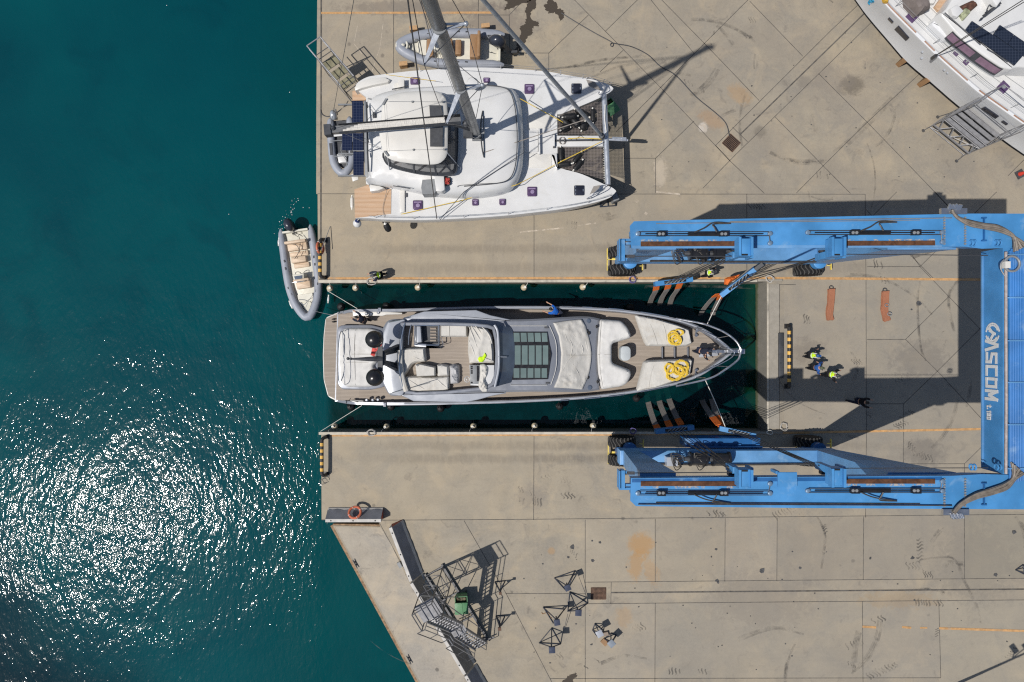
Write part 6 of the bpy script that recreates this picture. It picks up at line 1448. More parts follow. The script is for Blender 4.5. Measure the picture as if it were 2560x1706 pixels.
# deckhouse with wrapround purple windows, solar panels on top
q = MB(); hs_ = [(2352,34),(2366,22),(2440,-60),(2640,-60),(2660,150),(2545,168),(2532,173),(2512,170),(2495,161),(2450,130),(2398,89),(2372,60)]
q.prism(P2([tuple(v)[:2] for v in smooth([(a, b, 0) for a, b in hs_], 3)], 4.6), ZK-.05, 4.6, .1); dh = build('deckhouse', q, M_GEL, K, ang=45)
q = MB(); q.prism(P2(rounded([(2329,57),(2350,38),(2398,90),(2378,98),(2366,97),(2332,65)], 4), 3.95), ZK-.05, 3.95, .15); build('deck_box', q, M_HULLW, K)
wnd = [(2380,100),(2398,92),(2430,113),(2470,138),(2512,166),(2505,176),(2490,178),(2470,170),(2420,136)]
def wband(u0, u1, a, b, lift):
    T_ = smooth([W(*p)+Vector((-.04,-.05,0)) for p in ((2384,76,4.5),(2399,91,4.5),(2450,132,4.5),(2495,163,4.5),(2511,170.5,4.5))], 8, False); B_2 = [p+Vector((-.13,-.15,-.55)) for p in T_]
    i0, i1 = int(u0*32), int(u1*32); T_ = T_[i0:i1+1]; B_2 = B_2[i0:i1+1]; up = Vector((-.35,-.5,.75))*lift
    q = MB(); r0 = [p.lerp(r, a)+up for p, r in zip(T_, B_2)]; r1 = [p.lerp(r, b)+up for p, r in zip(T_, B_2)]; q.loft([r0, r1], False, False, False); return q
q = wband(0, 1, 0, 1, 0); wi2 = build('deckhouse_window', q, M_DARK, K)
for pts in ((.06,.47), (.54,.95)):
    q = wband(*pts, .14, .8, .03); build('window_pane', q, plain('rose_tinted_pane', (.2, .13, .18), .2, 0, .15, 2) if 'rose_tinted_pane' not in bpy.data.materials else bpy.data.materials['rose_tinted_pane'], wi2)
SOL2 = t_solar('flexible_solar', (.016, .022, .038))
for pts in ([(2413,76),(2431,52),(2470,78),(2452,102)], [(2452,102),(2470,78),(2518,110),(2500,136)], [(2500,136),(2518,110),(2560,138),(2538,163)], [(2485,85),(2501,62),(2536,86),(2520,110)], [(2521,110),(2537,87),(2600,130),(2580,152)]):
    q = MB(); q.prism(P2(pts, 4.72), 4.6, 4.7, .01); build('solar_panel', q, SOL2, K, ang=0)
q = MB()
for pts in ([(2362,32),(2380,48),(2452,112)], [(2468,123),(2490,135),(2520,155)]): q.tube([W(a, b, 4.75) for a, b in pts], .03, 5)
build('deckhouse_handrail', q, M_DARK, K)
for x, y, w in ((2281,41,22),(2392,132,12),(2416,155,12),(2509,218,22)):
    q = MB(); c = W(x, y, ZK+.05); q.prism([(c+Matrix.Rotation(.79, 3, 'Z') @ Vector((a*w/80, b*w/80, 0))).to_2d() for a, b in ((-1,-1),(1,-1),(1,1),(-1,1))], ZK-.03, ZK+.08, .02); h_ = build('deck_hatch', q, M_PURPLE, K)
    q = MB(); q.lathe(c+Vector((0,0,.02)), (0,0,1), [(0,w*.005),(.035,w*.005),(.05,.02)], 14); build('hatch_handle', q, M_GREY, h_)
# cockpit end: dark cover, teak locker, cushions, brown trampoline
q = MB(); q.fill(P2([(2275,-20),(2318,-20),(2330,18),(2318,24),(2300,32),(2290,16),(2278,2)], 4.2), cush(4.0, .3, .2, .06, 2, .5, 51), .15, 3.4); build('cockpit_cover', q, plain('brown_grey_canvas', (.16,.135,.125), .85, 0, .12, 3, .4, 12), K)
q = MB(); q.prism(P2([(2328,-20),(2352,-20),(2336,8),(2325,8)], 3.7), 3.4, 3.68, .04); build('cockpit_cushion', q, M_CUSH, K)
q = MB(); q.prism(P2([(2338,16),(2364,-20),(2382,-20),(2350,30)], 3.6), 3.4, 3.56); build('cockpit_table', q, M_TEAKW, K, ang=0)
q = MB(); q.prism(P2([(2206,-20),(2226,-20),(2222,4),(2214,2)], 3.7), 3.4, 3.68, .05); build('stern_cushion', q, plain('mustard_cushion', (.5,.3,.04), .8, 0, .1, 5), K)
q = MB(); q.add([W(a, b, ZK+.25) for a, b in ((2500,20),(2534,-20),(2600,-20),(2600,90),(2565,70))], [(0,1,2,3,4)]); build('trampoline', q, plain('brown_netting', (.125,.105,.092), .85, 0, .1, 2, .3, 60), K, ang=0)
q = MB(); q.prism(P2([(2470,-20),(2520,-20),(2495,15),(2490,13)], 5.2), 4.4, 5.2, .1); q.prism(P2([(2378,20),(2396,10),(2412,26),(2396,42),(2384,38)], 4.95), 4.6, 4.9, .06); build('helm_pod', q, M_GEL, K)
q = MB(); q.prism(P2([(2402,32),(2416,18),(2428,26),(2428,30),(2412,48)], 4.85), 4.6, 4.8, .02); build('chart_bag', q, plain('greenish_plastic', (.3,.32,.2), .5, 0, .4, 6), K)
q = MB(); q.fill(P2([(2400,14),(2414,6),(2440,-6),(2455,6),(2432,26),(2424,18),(2402,24)], 5.0), cush(4.65, .15, .1, .1, 4, .3, 61), .08, 4.55); build('brown_towel', q, plain('brown_towel_cloth', (.1,.045,.03), .9, 0, .3, 6), K)
q = MB(); r6 = random.Random(3)
q.tube(smooth([W(2452+r6.uniform(-6,6)+k*3, 50-k*4+r6.uniform(-6,6), 4.8+r6.uniform(0,.2)) for k in range(14)], 3, False), .03, 5); q.beam(W(2460,40,4.8), W(2500,8,5.0), .15, .2); build('winch_lines', q, M_DARK, K)
q = MB()
for a, b, r_ in (((2334,142,3.7),(2640,-52,13),.05),((2336,142,3.7),(2700,-80,14),.04)): q.tube([W(*a), W(*b)], .022, 5)
q.tube([W(2330,146,3.5), W(2340,139,3.9)], .1, 8); build('shroud', q, M_WIRE, K)
q = MB()
for a in (8, 13, 19, 25, 31):
    v = top_r[a]+Vector((.25,.25,0)); q.tube([v, v+Vector((0,0,.65))], .018, 5)
for zz in (.35, .63): q.tube([v+Vector((.25,.25,zz)) for v in top_r[4:]], .008, 4)
for o in (.55, .85, 1.2): q.tube([v+Vector((o,o,.04)) for v in top_r[5:30]], .012, 4)
build('lifelines', q, M_GREY, K)
q = MB()
for p in ((2258,154),(2312,205)):
    q.box(W(p[0]+3, p[1]-4, .5), (.5,.3,1.0), .75)
build('keel_block', q, M_TAN, K)
q = MB(); q.loft([[v+Vector((1.2,1.3,-.3)) for v in wl_r], [v+Vector((2.6,2.8,-.5)) for v in wl_r], [v+Vector((4.1,4.3,.4)) for v in wl_r], in_r], False, False, False); build('hull_far_side', q, M_HULLW, K)

# ------------------------------------------------------------- access towers
M_SCAF = plain('galvanised_tube', (.3, .3, .31), .45, .5, .15, 3)
M_SCAFD = plain('dull_steel_tube', (.12, .12, .125), .5, .4, .2, 3)
M_PLANK = plain('greenish_scaffold_board', (.19, .175, .11), .8, 0, .2, 4, .2, 30)
M_PLANKG = plain('grey_scaffold_deck', (.23, .23, .24), .6, .2, .15, 4)
def tower(name, label, A, B, C_, D, hz, rail, org, decks, braces=True, mat=M_SCAF, deckmat=M_PLANKG, splitx=3):
    "A,B,C,D = feet on the quay (px); hz deck height, rail top height"
    t = thing(name, label, 'scaffold', org)
    P = [G(*p) for p in (A, B, C_, D)]
    for p in P: q = MB(); q.tube([p, p+Vector((0,0,rail))], .028, 6); build('post', q, mat, t)
    for k in range(4):
        a, b = P[k], P[(k+1) % 4]
        for z in (.25, hz-.08, hz+.5, rail-.02):
            q = MB(); q.tube([a+Vector((0,0,z)), b+Vector((0,0,z))], .024, 6); build('rail', q, mat, t)
        if braces:
            q = MB(); q.tube([a+Vector((0,0,.25)), b+Vector((0,0,hz-.1))], .02, 5); build('brace', q, mat, t)
    n = decks
    for k in range(n):
        u0, u1 = k/n+.02, (k+1)/n-.07
        c = [P[0].lerp(P[3], u0), P[1].lerp(P[2], u0), P[1].lerp(P[2], u1), P[0].lerp(P[3], u1)]
        q = MB(); q.prism([v.to_2d() for v in c], hz-.05, hz); build('deck_board', q, deckmat, t, ang=0)
    return t, P
t3, P3 = tower('scaffold_tower', 'grey scaffold tower on castors beside the white boat in the upper right', (2318,321), (2404,391), (2453,357), (2367,287), 1.75, 5.0, G(2385,340), 4, True)
for k, (px, py) in enumerate(((2306,328),(2342,294),(2389,404),(2440,368))):
    q = MB(); q.lathe(G(px, py, .1)-Vector((.03,.02,0)), (.8,.5,0), [(0,.1),(.06,.1)], 12); q.tube([G(px,py,.12), P3[(0, 3, 1, 2)[k]]+Vector((0,0,.3))], .022, 5); build('castor', q, M_SCAFD, t3)
for z in (2.8, 3.8):
    for i in (0, 1): q = MB(); q.tube([P3[i]+Vector((0,0,z)), P3[3-i]+Vector((0,0,z))], .02, 5); build('rail', q, M_SCAF, t3)
a_, b_ = P3[0]+Vector((-.25,-.15,1.1)), P3[1]+Vector((-.25,-.15,1.1))
for za in (0, .5): q = MB(); q.beam(a_+Vector((.3*za*2,.2*za*2,za)), b_+Vector((.3*za*2,.2*za*2,za)), .07, .07); build('truss_chord', q, M_SCAF, t3)
for k in range(7):
    q = MB(); p_ = a_.lerp(b_, k/7); r_ = a_.lerp(b_, (k+1)/7); o_ = Vector((.3,.2,.5)); q.beam(*((p_, r_+o_) if k % 2 else (p_+o_, r_)), .05, .05); build('truss_web', q, M_SCAF, t3)
q = MB()
for z in range(8): q.tube([P3[3].lerp(P3[0], .1)+Vector((0,0,.4+z*.55)), P3[3].lerp(P3[0], .9)+Vector((0,0,.4+z*.55))], .016, 5)
build('ladder_rung', q, M_SCAF, t3)
t4, P4 = tower('scaffold_tower', 'dark scaffold platform with greenish boards standing by the catamaran stern at the quay edge', (825,193), (856,172), (914,240), (884,262), 2.1, 3.2, G(868,215), 3, False, M_SCAFD, M_PLANK)
for a, b in ((4, 0),):
    for i, j in ((0, 3), (1, 2)):
        e = P4[i]+(P4[i]-P4[j]).normalized()*.75; q = MB(); q.tube([e+Vector((0,0,3.2)), P4[j]+Vector((0,0,3.2))], .034, 6); q.tube([e+Vector((0,0,2.7)), P4[i]+Vector((0,0,2.7))], .028, 6); build('handrail', q, M_SCAF, t4)
e0 = P4[0]+(P4[0]-P4[3]).normalized()*.75+Vector((0,0,3.2)); e1 = P4[1]+(P4[1]-P4[2]).normalized()*.75+Vector((0,0,3.2)); q = MB(); q.tube([e0, e1], .034, 6); build('handrail', q, M_SCAF, t4)
q = MB(); q.tube(smooth([G(802,275,.03), G(806,287,.03), G(822,292,.03), G(845,280,.03), G(862,266,.03), G(878,264,.8)], 5, False), .03, 5); solo('hose', q, M_DARK, 'dark hose curving from the quay groove to the catamaran stern', 'hose', G(802,275))
# boarding stairs lower left
st_ = thing('boarding_stairs', 'tall grey steel boarding stairs with two flights standing over the concrete barrier', 'boarding stairs', G(1140, 1510))
d = Vector((21, 34)); A0, B0_ = Vector((1066,1439)), Vector((1108,1415)); dn = Vector((.525, .851))
ft = [A0, B0_, B0_+d*1.0, A0+d*1.0]; F3 = [G(*p) for p in ft]
for p in F3: q = MB(); q.tube([p, p+Vector((0,0,6.2))], .032, 6); build('post', q, M_SCAFD, st_)
q = MB(); q.prism([v.to_2d() for v in F3], 5.15, 5.2); pl_ = build('top_platform', q, M_PLANKG, st_, ang=0)
for k in range(4):
    a, b = F3[k], F3[(k+1) % 4]
    for z in (5.7, 6.2) if k != 2 else (): q = MB(); q.tube([a+Vector((0,0,z)), b+Vector((0,0,z))], .03, 6); build('guard_rail', q, M_SCAFD, st_)
    for z in (1.7, 3.4, 5.1): q = MB(); q.tube([a+Vector((0,0,z)), b+Vector((0,0,z))], .026, 6); build('cross_rail', q, M_SCAFD, st_)
    for z0, z1 in ((.2, 1.7), (1.7, 3.4), (3.4, 5.1)): q = MB(); q.tube([a+Vector((0,0,z0)), b+Vector((0,0,z1))], .02, 5); build('brace', q, M_SCAF, st_)
E = [A0+dn*215*.97, B0_+dn*212]
for a, e in ((A0, E[0]), (B0_, E[1])): q = MB(); q.beam(G(*(a-dn*6), .12), G(*e, .12), .12, .14); build('base_rail', q, M_SCAFD, st_)
for u in (.0, .35, .68, .98): q = MB(); q.beam(G(*A0.lerp(E[0], u), .12), G(*B0_.lerp(E[1], u), .12), .09, .1); build('base_rail', q, M_SCAFD, st_)
TP = (ft[3]+ft[2])/2; LM = Vector((1154, 1531)); BT = Vector((1203, 1612)); sdv = Vector((-.851, .525))*-16
def flight(a, b, z0, z1):
    n = 9; off = Vector((.851, -.525))*17
    for s in (-1, 1):
        q = MB(); q.beam(G(*(a+off*s), z0-.05), G(*(b+off*s), z1-.05), .06, .2); build('stringer', q, M_SCAF, st_)
        for h in (.5, 1.0): q = MB(); q.tube([G(*(a+off*s), z0+h), G(*(b+off*s), z1+h)], .026, 6); build('handrail', q, M_SCAF, st_)
        for u in (0, .5, 1): q = MB(); p = G(*(a+off*s).lerp(b+off*s, u), z0+(z1-z0)*u); q.tube([p, p+Vector((0,0,1.0))], .022, 5); build('baluster', q, M_SCAF, st_)
    for k in range(n):
        u = (k+.5)/n; c = a.lerp(b, u); z = z0+(z1-z0)*u; q = MB(); q.beam(G(*(c-off), z), G(*(c+off), z), .07, .03, (0,0,1)); build('tread', q, M_SCAF, st_)
flight(TP, LM-dn*8, 5.2, 2.75); flight(LM+dn*10, BT, 2.6, .25)
off = Vector((.851, -.525))*17
q = MB(); q.prism([G(*v).to_2d() for v in (LM-dn*9-off, LM-dn*9+off, LM+dn*11+off, LM+dn*11-off)], 2.62, 2.68); build('landing', q, M_PLANKG, st_, ang=0)
for s in (-1, 1):
    for h in (.5, 1.0): q = MB(); q.tube([G(*(LM-dn*9+off*s), 2.7+h), G(*(LM+dn*11+off*s), 2.65+h)], .026, 6); build('handrail', q, M_SCAF, st_)
    for w_ in (-9, 11): q = MB(); q.tube([G(*(LM+dn*w_+off*s*.95), 0.1), G(*(LM+dn*w_+off*s*.95), 2.65)], .03, 6); build('post', q, M_SCAFD, st_)
# wide guard hoops hung outside the flights
for a, b, z0, z1 in ((TP, LM-dn*8, 5.2, 2.75), (LM+dn*10, BT, 2.6, .25)):
    o2 = Vector((-.851, .525))*36
    p = [G(*(a+o2*.48), z0+1), G(*(a+o2), z0+.9), G(*(b+o2), z1+.9), G(*(b+o2*.48), z1+1)]; q = MB(); q.tube(p, .028, 6)
    q.tube([G(*(a.lerp(b,.5)+o2*.48), (z0+z1)/2+1), G(*(a.lerp(b,.5)+o2), (z0+z1)/2+.9)], .022, 5); build('side_hoop', q, M_SCAFD, st_)
for a, b in ((F3[0], G(*(A0+dn*90), .2)), (F3[1], G(*(B0_+dn*90), .2)), (F3[1]+Vector((0,0,0)), G(*(B0_+dn*180), .2))):
    q = MB(); q.tube([a+Vector((0,0,5.0)), b], .028, 6); build('brace', q, M_SCAF, st_)
for p, h in ((G(1108,1512,.12), .12), (G(1207,1600,.12), .12), (G(1190,1612,.12), .12)): q = MB(); q.lathe(p-Vector((.06,0,0)), (1,.3,0), [(0,.14),(.1,.14)], 14); build('wheel', q, M_BLACK, st_)
q = MB(); q.beam(G(1206,1600,.2), G(1236,1588,.25), .07, .07); build('tow_bar', q, M_SCAFD, st_)
# green bins
def bin_(label, px, py, ang, sc=1.0, lid=True):
    t = thing('waste_bin', label, 'bin', G(px, py)); t.rotation_euler = (0,0,0)
    R = Matrix.Rotation(ang, 3, 'Z'); o = G(px, py)
    def r(pts): return [(o+R @ Vector((a*sc, b*sc, 0))).to_2d() for a, b in pts]
    M_GB = plain('green_bin_plastic', (.07, .2, .09), .5, 0, .1, 3, dirt=((.12,.2,.1), 3, .5)) if 'green_bin_plastic' not in bpy.data.materials else bpy.data.materials['green_bin_plastic']
    q = MB(); b0 = r([(-.3,-.28),(.3,-.28),(.3,.28),(-.3,.28)]); t0 = r([(-.37,-.36),(.37,-.36),(.37,.36),(-.37,.36)])
    i0 = inset(ccw(t0), .04); q.loft([[(v.x,v.y,.1) for v in ccw(b0)], [(v.x,v.y,1.0) for v in ccw(t0)], [(v.x,v.y,1.0) for v in i0], [(v.x,v.y,.6) for v in i0]], True, True); build('body', q, M_GB, t)
    q = MB(); q.prism(r([(-.4,-.66),(.4,-.66),(.38,.02),(-.38,.02)]), 1.02, 1.1, .03); q.prism(r([(-.03,-.64),(.08,-.64),(.05,.0),(-.02,.0)]), 1.1, 1.12); build('lid', q, M_GB, t)
    q = MB(); q.fill(r([(-.32,.05),(.32,.05),(.32,.31),(-.32,.31)]), cush(.75, .15, .1, .15, 6, .2, 71), .08); build('rubbish', q, plain('rubbish_bags', (.1,.085,.05), .7, 0, .6, 8) if 'rubbish_bags' not in bpy.data.materials else bpy.data.materials['rubbish_bags'], t)
    for x in (-.25, .25): q = MB(); q.lathe(o+R @ Vector((x*sc-.03,.3*sc,.1)), R @ Vector((1,0,0)), [(0,.1),(.06,.1)], 12); build('wheel', q, M_BLACK, t)
    return t
bin_('green waste bin with its lid half open beside the boarding stairs', 1156, 1492, .05, 1.05)
bin_('green waste bin standing in the shade under the catamaran bow', 1518, 277, .6, .95)
# ------------------------------------------------------------- yard furniture
M_STRY = plain('worn_yellow_paint', (.62, .36, .07), .5, 0, .12, 5); M_STRB = plain('worn_black_paint', (.02, .019, .02), .5, 0, .3, 5)
M_LIFE = plain('orange_lifebuoy', (.5, .13, .065), .5, 0, .12, 4)
def hoop(label, x, y0, y1, h=.62, n=9):
    t = thing('hoop_barrier', label, 'barrier', G(x, (y0+y1)/2), 'striped hoop barriers at the quay edges')
    a, b = G(x, y0+4), G(x, y1-4); q = MB(); r = .11
    path = [a+Vector((.12,.0,0)), a+Vector((.11,0,.3)), a+Vector((.06,-.02,.5)), a+Vector((0,-.12,h-.03)), a+Vector((0,-.3,h))]
    q.m(1); q.tube(path, r, 10)
    A, B = path[-1], b+Vector((0,.3,h)); 
    for k in range(n): q.m(0 if k % 2 == 0 else 1); q.tube([A.lerp(B, k/n), A.lerp(B, (k+1)/n)], r, 10)
    q.m(1); q.tube([B, b+Vector((0,.12,h-.03)), b+Vector((.06,.02,.5)), b+Vector((.11,0,.3)), b+Vector((.12,0,0))], r, 10)
    build('striped_pipe', q, [M_STRY, M_STRB], t)
    q = MB()
    for p in (a, b): q.box(p+Vector((.12,0,.01)), (.36,.3,.03))
    build('base_plate', q, M_STRB, t); return t
hoop('black and yellow hoop barrier by the floating inflatable, orange lifebuoy on it', 807, 597, 699)
hoop('black and yellow hoop barrier at the lower quay corner beside the sea', 811.5, 1088, 1190)
hoop('long black and yellow hoop barrier at the end wall of the slip', 1963, 812, 970, .62, 15)
def buoy(label, c, axis, R=.31):
    t = thing('lifebuoy', label, 'lifebuoy', c, 'orange lifebuoys'); q = MB(); q.ring(c, R, .075, axis, 28, 10); build('ring', q, M_LIFE, t)
    ax = Vector(axis).normalized(); ref = Vector((0,1,0)) if abs(ax.y) < .8 else Vector((1,0,0)); a = (ref-ax*ref.dot(ax)).normalized(); b = ax.cross(a)
    q = MB()
    for k in range(4): an = k*PI/2+.5; p = c+(a*math.cos(an)+b*math.sin(an))*R; q.ring(p, .082, .012, a*-math.sin(an)+b*math.cos(an), 10, 5)
    build('reflective_band', q, M_GEL, t)
buoy('orange lifebuoy hanging on the hoop barrier next to the floating inflatable', W(800.5, 620, .55), (1, .05, .35), .34)
buoy('orange lifebuoy lying on the sloping grey barrier by the lower quay corner', W(887, 1281.5, .72), (0, .55, .8), .36)
line('rescue_pole', 'thin grey rescue pole leaning against the hoop barrier beside the lifebuoy', [G(826, 567, .05), G(812, 632, .85)], .022, M_GREY, 'pole')
q = MB(); q.prism([G(x, y).to_2d() for x, y in ((1945,833),(1957,833),(1957,945),(1945,945))], .012, .16, .03)
for y in (871, 908): q.box(G(1951, y, .17), (.22,.06,.02))
solo('rubber_wheel_stop', q, M_DARK, 'dark rubber wheel stop lying along the long hoop barrier', 'wheel stop', G(1951, 890))
# cream fenders along the slip walls
wf_ = thing('wall_fender', 'round cream fender on the upper slip wall nearest the quay corner', 'fender', W(825, 721, -.75), 'cream ball fenders on the slip walls')
q = MB(); q.ball(W(825,721,-.75), .21, (1,1,1.15), 18); build('ball', q, plain('cream_fender', (.5,.43,.3), .5, 0, .15, 4, dirt=((.3,.24,.15), 3, .6)), wf_)
q = MB(); q.lathe(W(825,720.5,-.52), (0,0,1), [(0,.07),(.08,.06),(.12,.08)], 10); q.tube([W(825,720,-.45), W(825,712,.0), G(825,704,.14)], .014, 4); build('lanyard', q, M_ROPEW, wf_)
for (px, py, lab) in ((889,720,'round cream fender on the upper slip wall nearest the crewman leaning over the edge'),(1045,719,'round cream fender on the upper slip wall below the catamaran bridge deck'),(1310,719,'round cream fender on the upper slip wall below the catamaran bows'),(1457,718,'round cream fender on the upper slip wall nearest the three slings'),
    (837,1066,'brownish round fender on the lower slip wall next to the corner line'),(967,1067,'round cream fender on the lower slip wall below the radar domes'),(1184,1066,'round cream fender on the lower slip wall below the flybridge'),(1337,1065,'round cream fender on the lower slip wall below the skylight'),(1483,1065,'round cream fender on the lower slip wall nearest the lift wheels')):
    place(copy_tree(wf_), W(px, py, -.75), PI if py > 900 else 0, lab)
# sloping concrete barriers with grey membrane
M_BLK = plain('barrier_concrete', (.5, .48, .45), .8, 0, .12, 2, .2, 20); M_MEM = plain('grey_membrane', (.15, .155, .175), .75, 0, .15, 2, .2, 12); M_MEM2 = plain('brown_grey_membrane', (.17, .155, .135), .8, 0, .15, 2, .2, 12)
M_REDEND = plain('red_brown_end', (.3, .05, .03), .7)
def wedge(label, a, b, side, w, mat, h=.95):
    A, B = G(*a), G(*b); d = (B-A).normalized(); n = Vector((-d.y, d.x, 0))*side
    t = thing('barrier_block', label, 'concrete barrier', (A+B)/2, 'sloping barrier blocks along the lower quay')
    q = MB(); q.loft([[p, p+n*w, p+n*(w-.02)+Vector((0,0,.12)), p+n*.2+Vector((0,0,h)), p+Vector((0,0,h))] for p in (A, B)]); build('block', q, M_BLK, t, ang=20)
    r7 = random.Random(int(a[0])); q = MB(); pts = []
    n_ = 14
    rows = [[A.lerp(B, k/n_)+n*u+Vector((0,0,z)) for k in range(n_+1)] for u, z in ((.19, h+.012), (.2+.3*(w-.2), h+.012-(h-.12)*.3), (w-.1-.0, .12+.16))]
    rows[2] = [p+n*r7.uniform(-.025,.025) for p in rows[2]]; q.loft(rows, False, False, False); build('membrane', q, mat, t)
    q = MB(); q.loft([[p, p+n*(w-.05), p+n*.2+Vector((0,0,h-.05))] for p in (A-d*.012, A+d*.01)]) if side else None
    if a[0] < 990: build('end_face', q, M_REDEND, t, ang=0)
    q = MB()
    for k in range(3): q.lathe(A.lerp(B, .1+.4*k)+n*.09+Vector((0,0,h)), (0,0,1), [(0,.05),(.01,.04)], 8)
    build('anchor_hole', q, M_BLACK, t)
wedge('lone sloping grey barrier carrying the orange lifebuoy, end beside the water gap', (958,1297.5), (822,1297.5), -1, .72, M_MEM, .8)
wedge('upper blue grey sloping barrier of the diagonal row, red brown end face', (979,1311), (1029,1442), 1, .78, M_MEM)
wedge('brown grey sloping barrier of the diagonal row under the boarding stairs', (1031,1448), (1161,1670), 1, .78, M_MEM2)
wedge('lowest sloping barrier of the diagonal row at the bottom of the picture', (1163.5,1674), (1215,1765), 1, .78, M_MEM)
q = MB()
for p in ((890,1409),(1023,1648)):
    pass
def cleat(label, px, py, ang):
    t = thing('quay_cleat', label, 'cleat', G(px, py), 'steel cleats on the pale apron'); o = G(px, py); R = Matrix.Rotation(ang, 3, 'Z'); q = MB()
    q.tube([o+R @ Vector((-.3,0,.16)), o+R @ Vector((-.12,0,.12)), o+R @ Vector((.12,0,.12)), o+R @ Vector((.3,0,.16))], [.025,.04,.04,.025], 6); build('horn', q, M_DARK, t)
    for s in (-.1, .1):
        q = MB(); q.lathe(o+R @ Vector((s,0,0)), (0,0,1), [(0,.06),(.12,.035)], 8); build('foot', q, M_DARK, t)
cleat('steel cleat on the pale apron edge, upper one', 889, 1409, -1.07); cleat('steel cleat on the pale apron edge, lower one by the joint', 1023, 1648, -1.07)
q = MB(); q.box(G(1000, 1411, .1), (.2,.36,.2), .5); solo('service_box', q, M_GREY, 'small grey service box beside the diagonal barrier', 'box', G(1000,1411))
# drain grates
M_GRATE = plain('rusty_grating', (.13, .075, .05), .8, .2, .3, 6); M_PIT = plain('drain_pit', (.012, .011, .01), .9)
def grate(label, px, py, w, h, ang, nx, ny):
    t = thing('drain_grate', label, 'drain', G(px, py), 'drain grates set in the yard'); o = G(px, py); R = Matrix.Rotation(ang, 3, 'Z')
    c = [(o+R @ Vector((a*w/2, b*h/2, 0))).to_2d() for a, b in ((-1,-1),(1,-1),(1,1),(-1,1))]
    q = MB(); q.prism(c, .003, .012); build('pit', q, M_PIT, t, ang=0)
    q = MB()
    for k in range(nx+1): x = -w/2+w*k/nx; q.beam(o+R @ Vector((x,-h/2,.025)), o+R @ Vector((x,h/2,.025)), .035, .02)
    for k in range(ny+1): y = -h/2+h*k/ny; q.beam(o+R @ Vector((-w/2,y,.027)), o+R @ Vector((w/2,y,.027)), .035, .02)
    build('grating', q, M_GRATE, t, ang=0)
grate('square rusty drain grate at the start of the lower drain channel', 1496, 1484, .92, .72, 0, 12, 9)
grate('dark slatted drain grate set diagonally near the slip end, upper yard', 1828, 358, .78, .85, .84, 8, 1)
# rolled orange straps
def strap(label, px, py, L, seed, shackle):
    t = thing('webbing_strap', label, 'strap', G(px, py), 'folded orange brown webbing straps'); r8 = random.Random(seed); q = MB()
    for k in range(5):
        pts = [G(px+r8.uniform(-1.5,1.5)+(4*math.sin(i*.9+seed) if i > 2 else 0), py-L/2+L*i/5, .03+.032*k+(.07 if i in (0, 5) else 0)) for i in range(6)]
        ribbon(q, smooth(pts, 4, False), .4+r8.uniform(-.03,.03), Vector((1,0,0)))
    build('webbing', q, t_cloth('orange_webbing', (.33, .14, .08), .5, 10, (.25,.1,.06)) if 'orange_webbing' not in bpy.data.materials else bpy.data.materials['orange_webbing'], t)
    q = MB(); q.ring(G(px, py-L/2-3, .12), .12, .03, (0,.3,1), 12, 6); q.box(G(px, py-L/2+2, .2), (.42,.06,.05))
    build('shackle', q, M_DARK, t)
    if shackle:
        for p in ((px+2, py-2), (px+9, py+20)): q = MB(); q.ring(G(*p, .24), .13, .022, (0,.2,1), 14, 6, (1, .8)); build('shackle', q, M_GREY, t)
strap('plain folded orange brown webbing strap on the concrete, nearer the slip', 2076, 762, 78, 1, False); strap('folded orange brown webbing strap with loose shackles lying on it', 2210, 766, 74, 3, True)
# boat stands
M_STAND = plain('blue_black_stand_paint', (.035, .045, .065), .5, .2, .2, 4, dirt=((.16,.08,.05), 4, .4)); M_STPAD = plain('navy_pad', (.03, .04, .075), .7, 0, .15, 4)
GB = 'boat stands parked on the lower yard'
def stand(label, pad, h, feet, psz=.34, pang=0, mats=None, top=None):
    t = thing('boat_stand', label, 'boat stand', G(*pad), GB); m_ = mats or M_STAND; o = G(*pad); F_ = [G(*f, .04) for f in feet]
    for f in F_: q = MB(); q.tube([f, o+Vector((0,0,h*.78))], .035, 6); build('leg', q, m_, t)
    for k in range(len(F_)): q = MB(); q.tube([F_[k], F_[(k+1) % len(F_)]], .03, 6); build('base_bar', q, m_, t)
    q = MB(); q.tube([o+Vector((0,0,h*.5)), o+Vector((0,0,h-.05))], .045, 8); build('screw_post', q, m_, t)
    R = Matrix.Rotation(pang, 3, 'Z'); c = [(o+R @ Vector((a*psz/2, b*psz/2, 0))).to_2d() for a, b in ((-1,-1),(1,-1),(1,1),(-1,1))]
    q = MB(); q.prism(c, h-.05, h+.03, .015); build('pad', q, top or M_STPAD, t)
stand('small rust topped boat stand beside the long stair shadow, upper of two', (1252,1462), 1.5, ((1237,1455),(1263,1452),(1248,1476)), .16, .1, None, M_GRATE)
stand('small rust topped boat stand beside the stair shadow, lower of two', (1250,1548), 1.5, ((1240,1540),(1262,1540),(1252,1565)), .2, .1, None, M_GRATE)
stand('tall boat stand with navy pad beside the brown rope end', (1388,1528), 1.75, ((1358,1518),(1411,1523),(1383,1558)), .36, .15)
stand('tall boat stand with navy pad, lowest of the four tall stands', (1376,1594), 1.75, ((1348,1607),(1401,1610),(1379,1570)), .38, .05)
stand('slanted boat stand at the top of the four, next to the drain grate', (1414,1447), 1.6, ((1386,1445),(1437,1427),(1416,1478)), .36, .4)
stand('slanted boat stand just below the drain grate', (1440,1507), 1.6, ((1419,1528),(1469,1508),(1424,1480)), .38, -.05)
stand('low boat stand with a whitish plate beside the cardboard', (1494,1568), 1.0, ((1487,1559),(1481,1575),(1492,1590),(1508,1577)), .4, .5, None, M_LIGHTSILVER)
stand('low boat stand with a pale blue grey plate beside the tread marks', (1523,1592), 1.0, ((1510,1597),(1527,1583),(1541,1588),(1530,1606)), .4, .75, None, plain('pale_plate', (.2,.23,.27), .5))
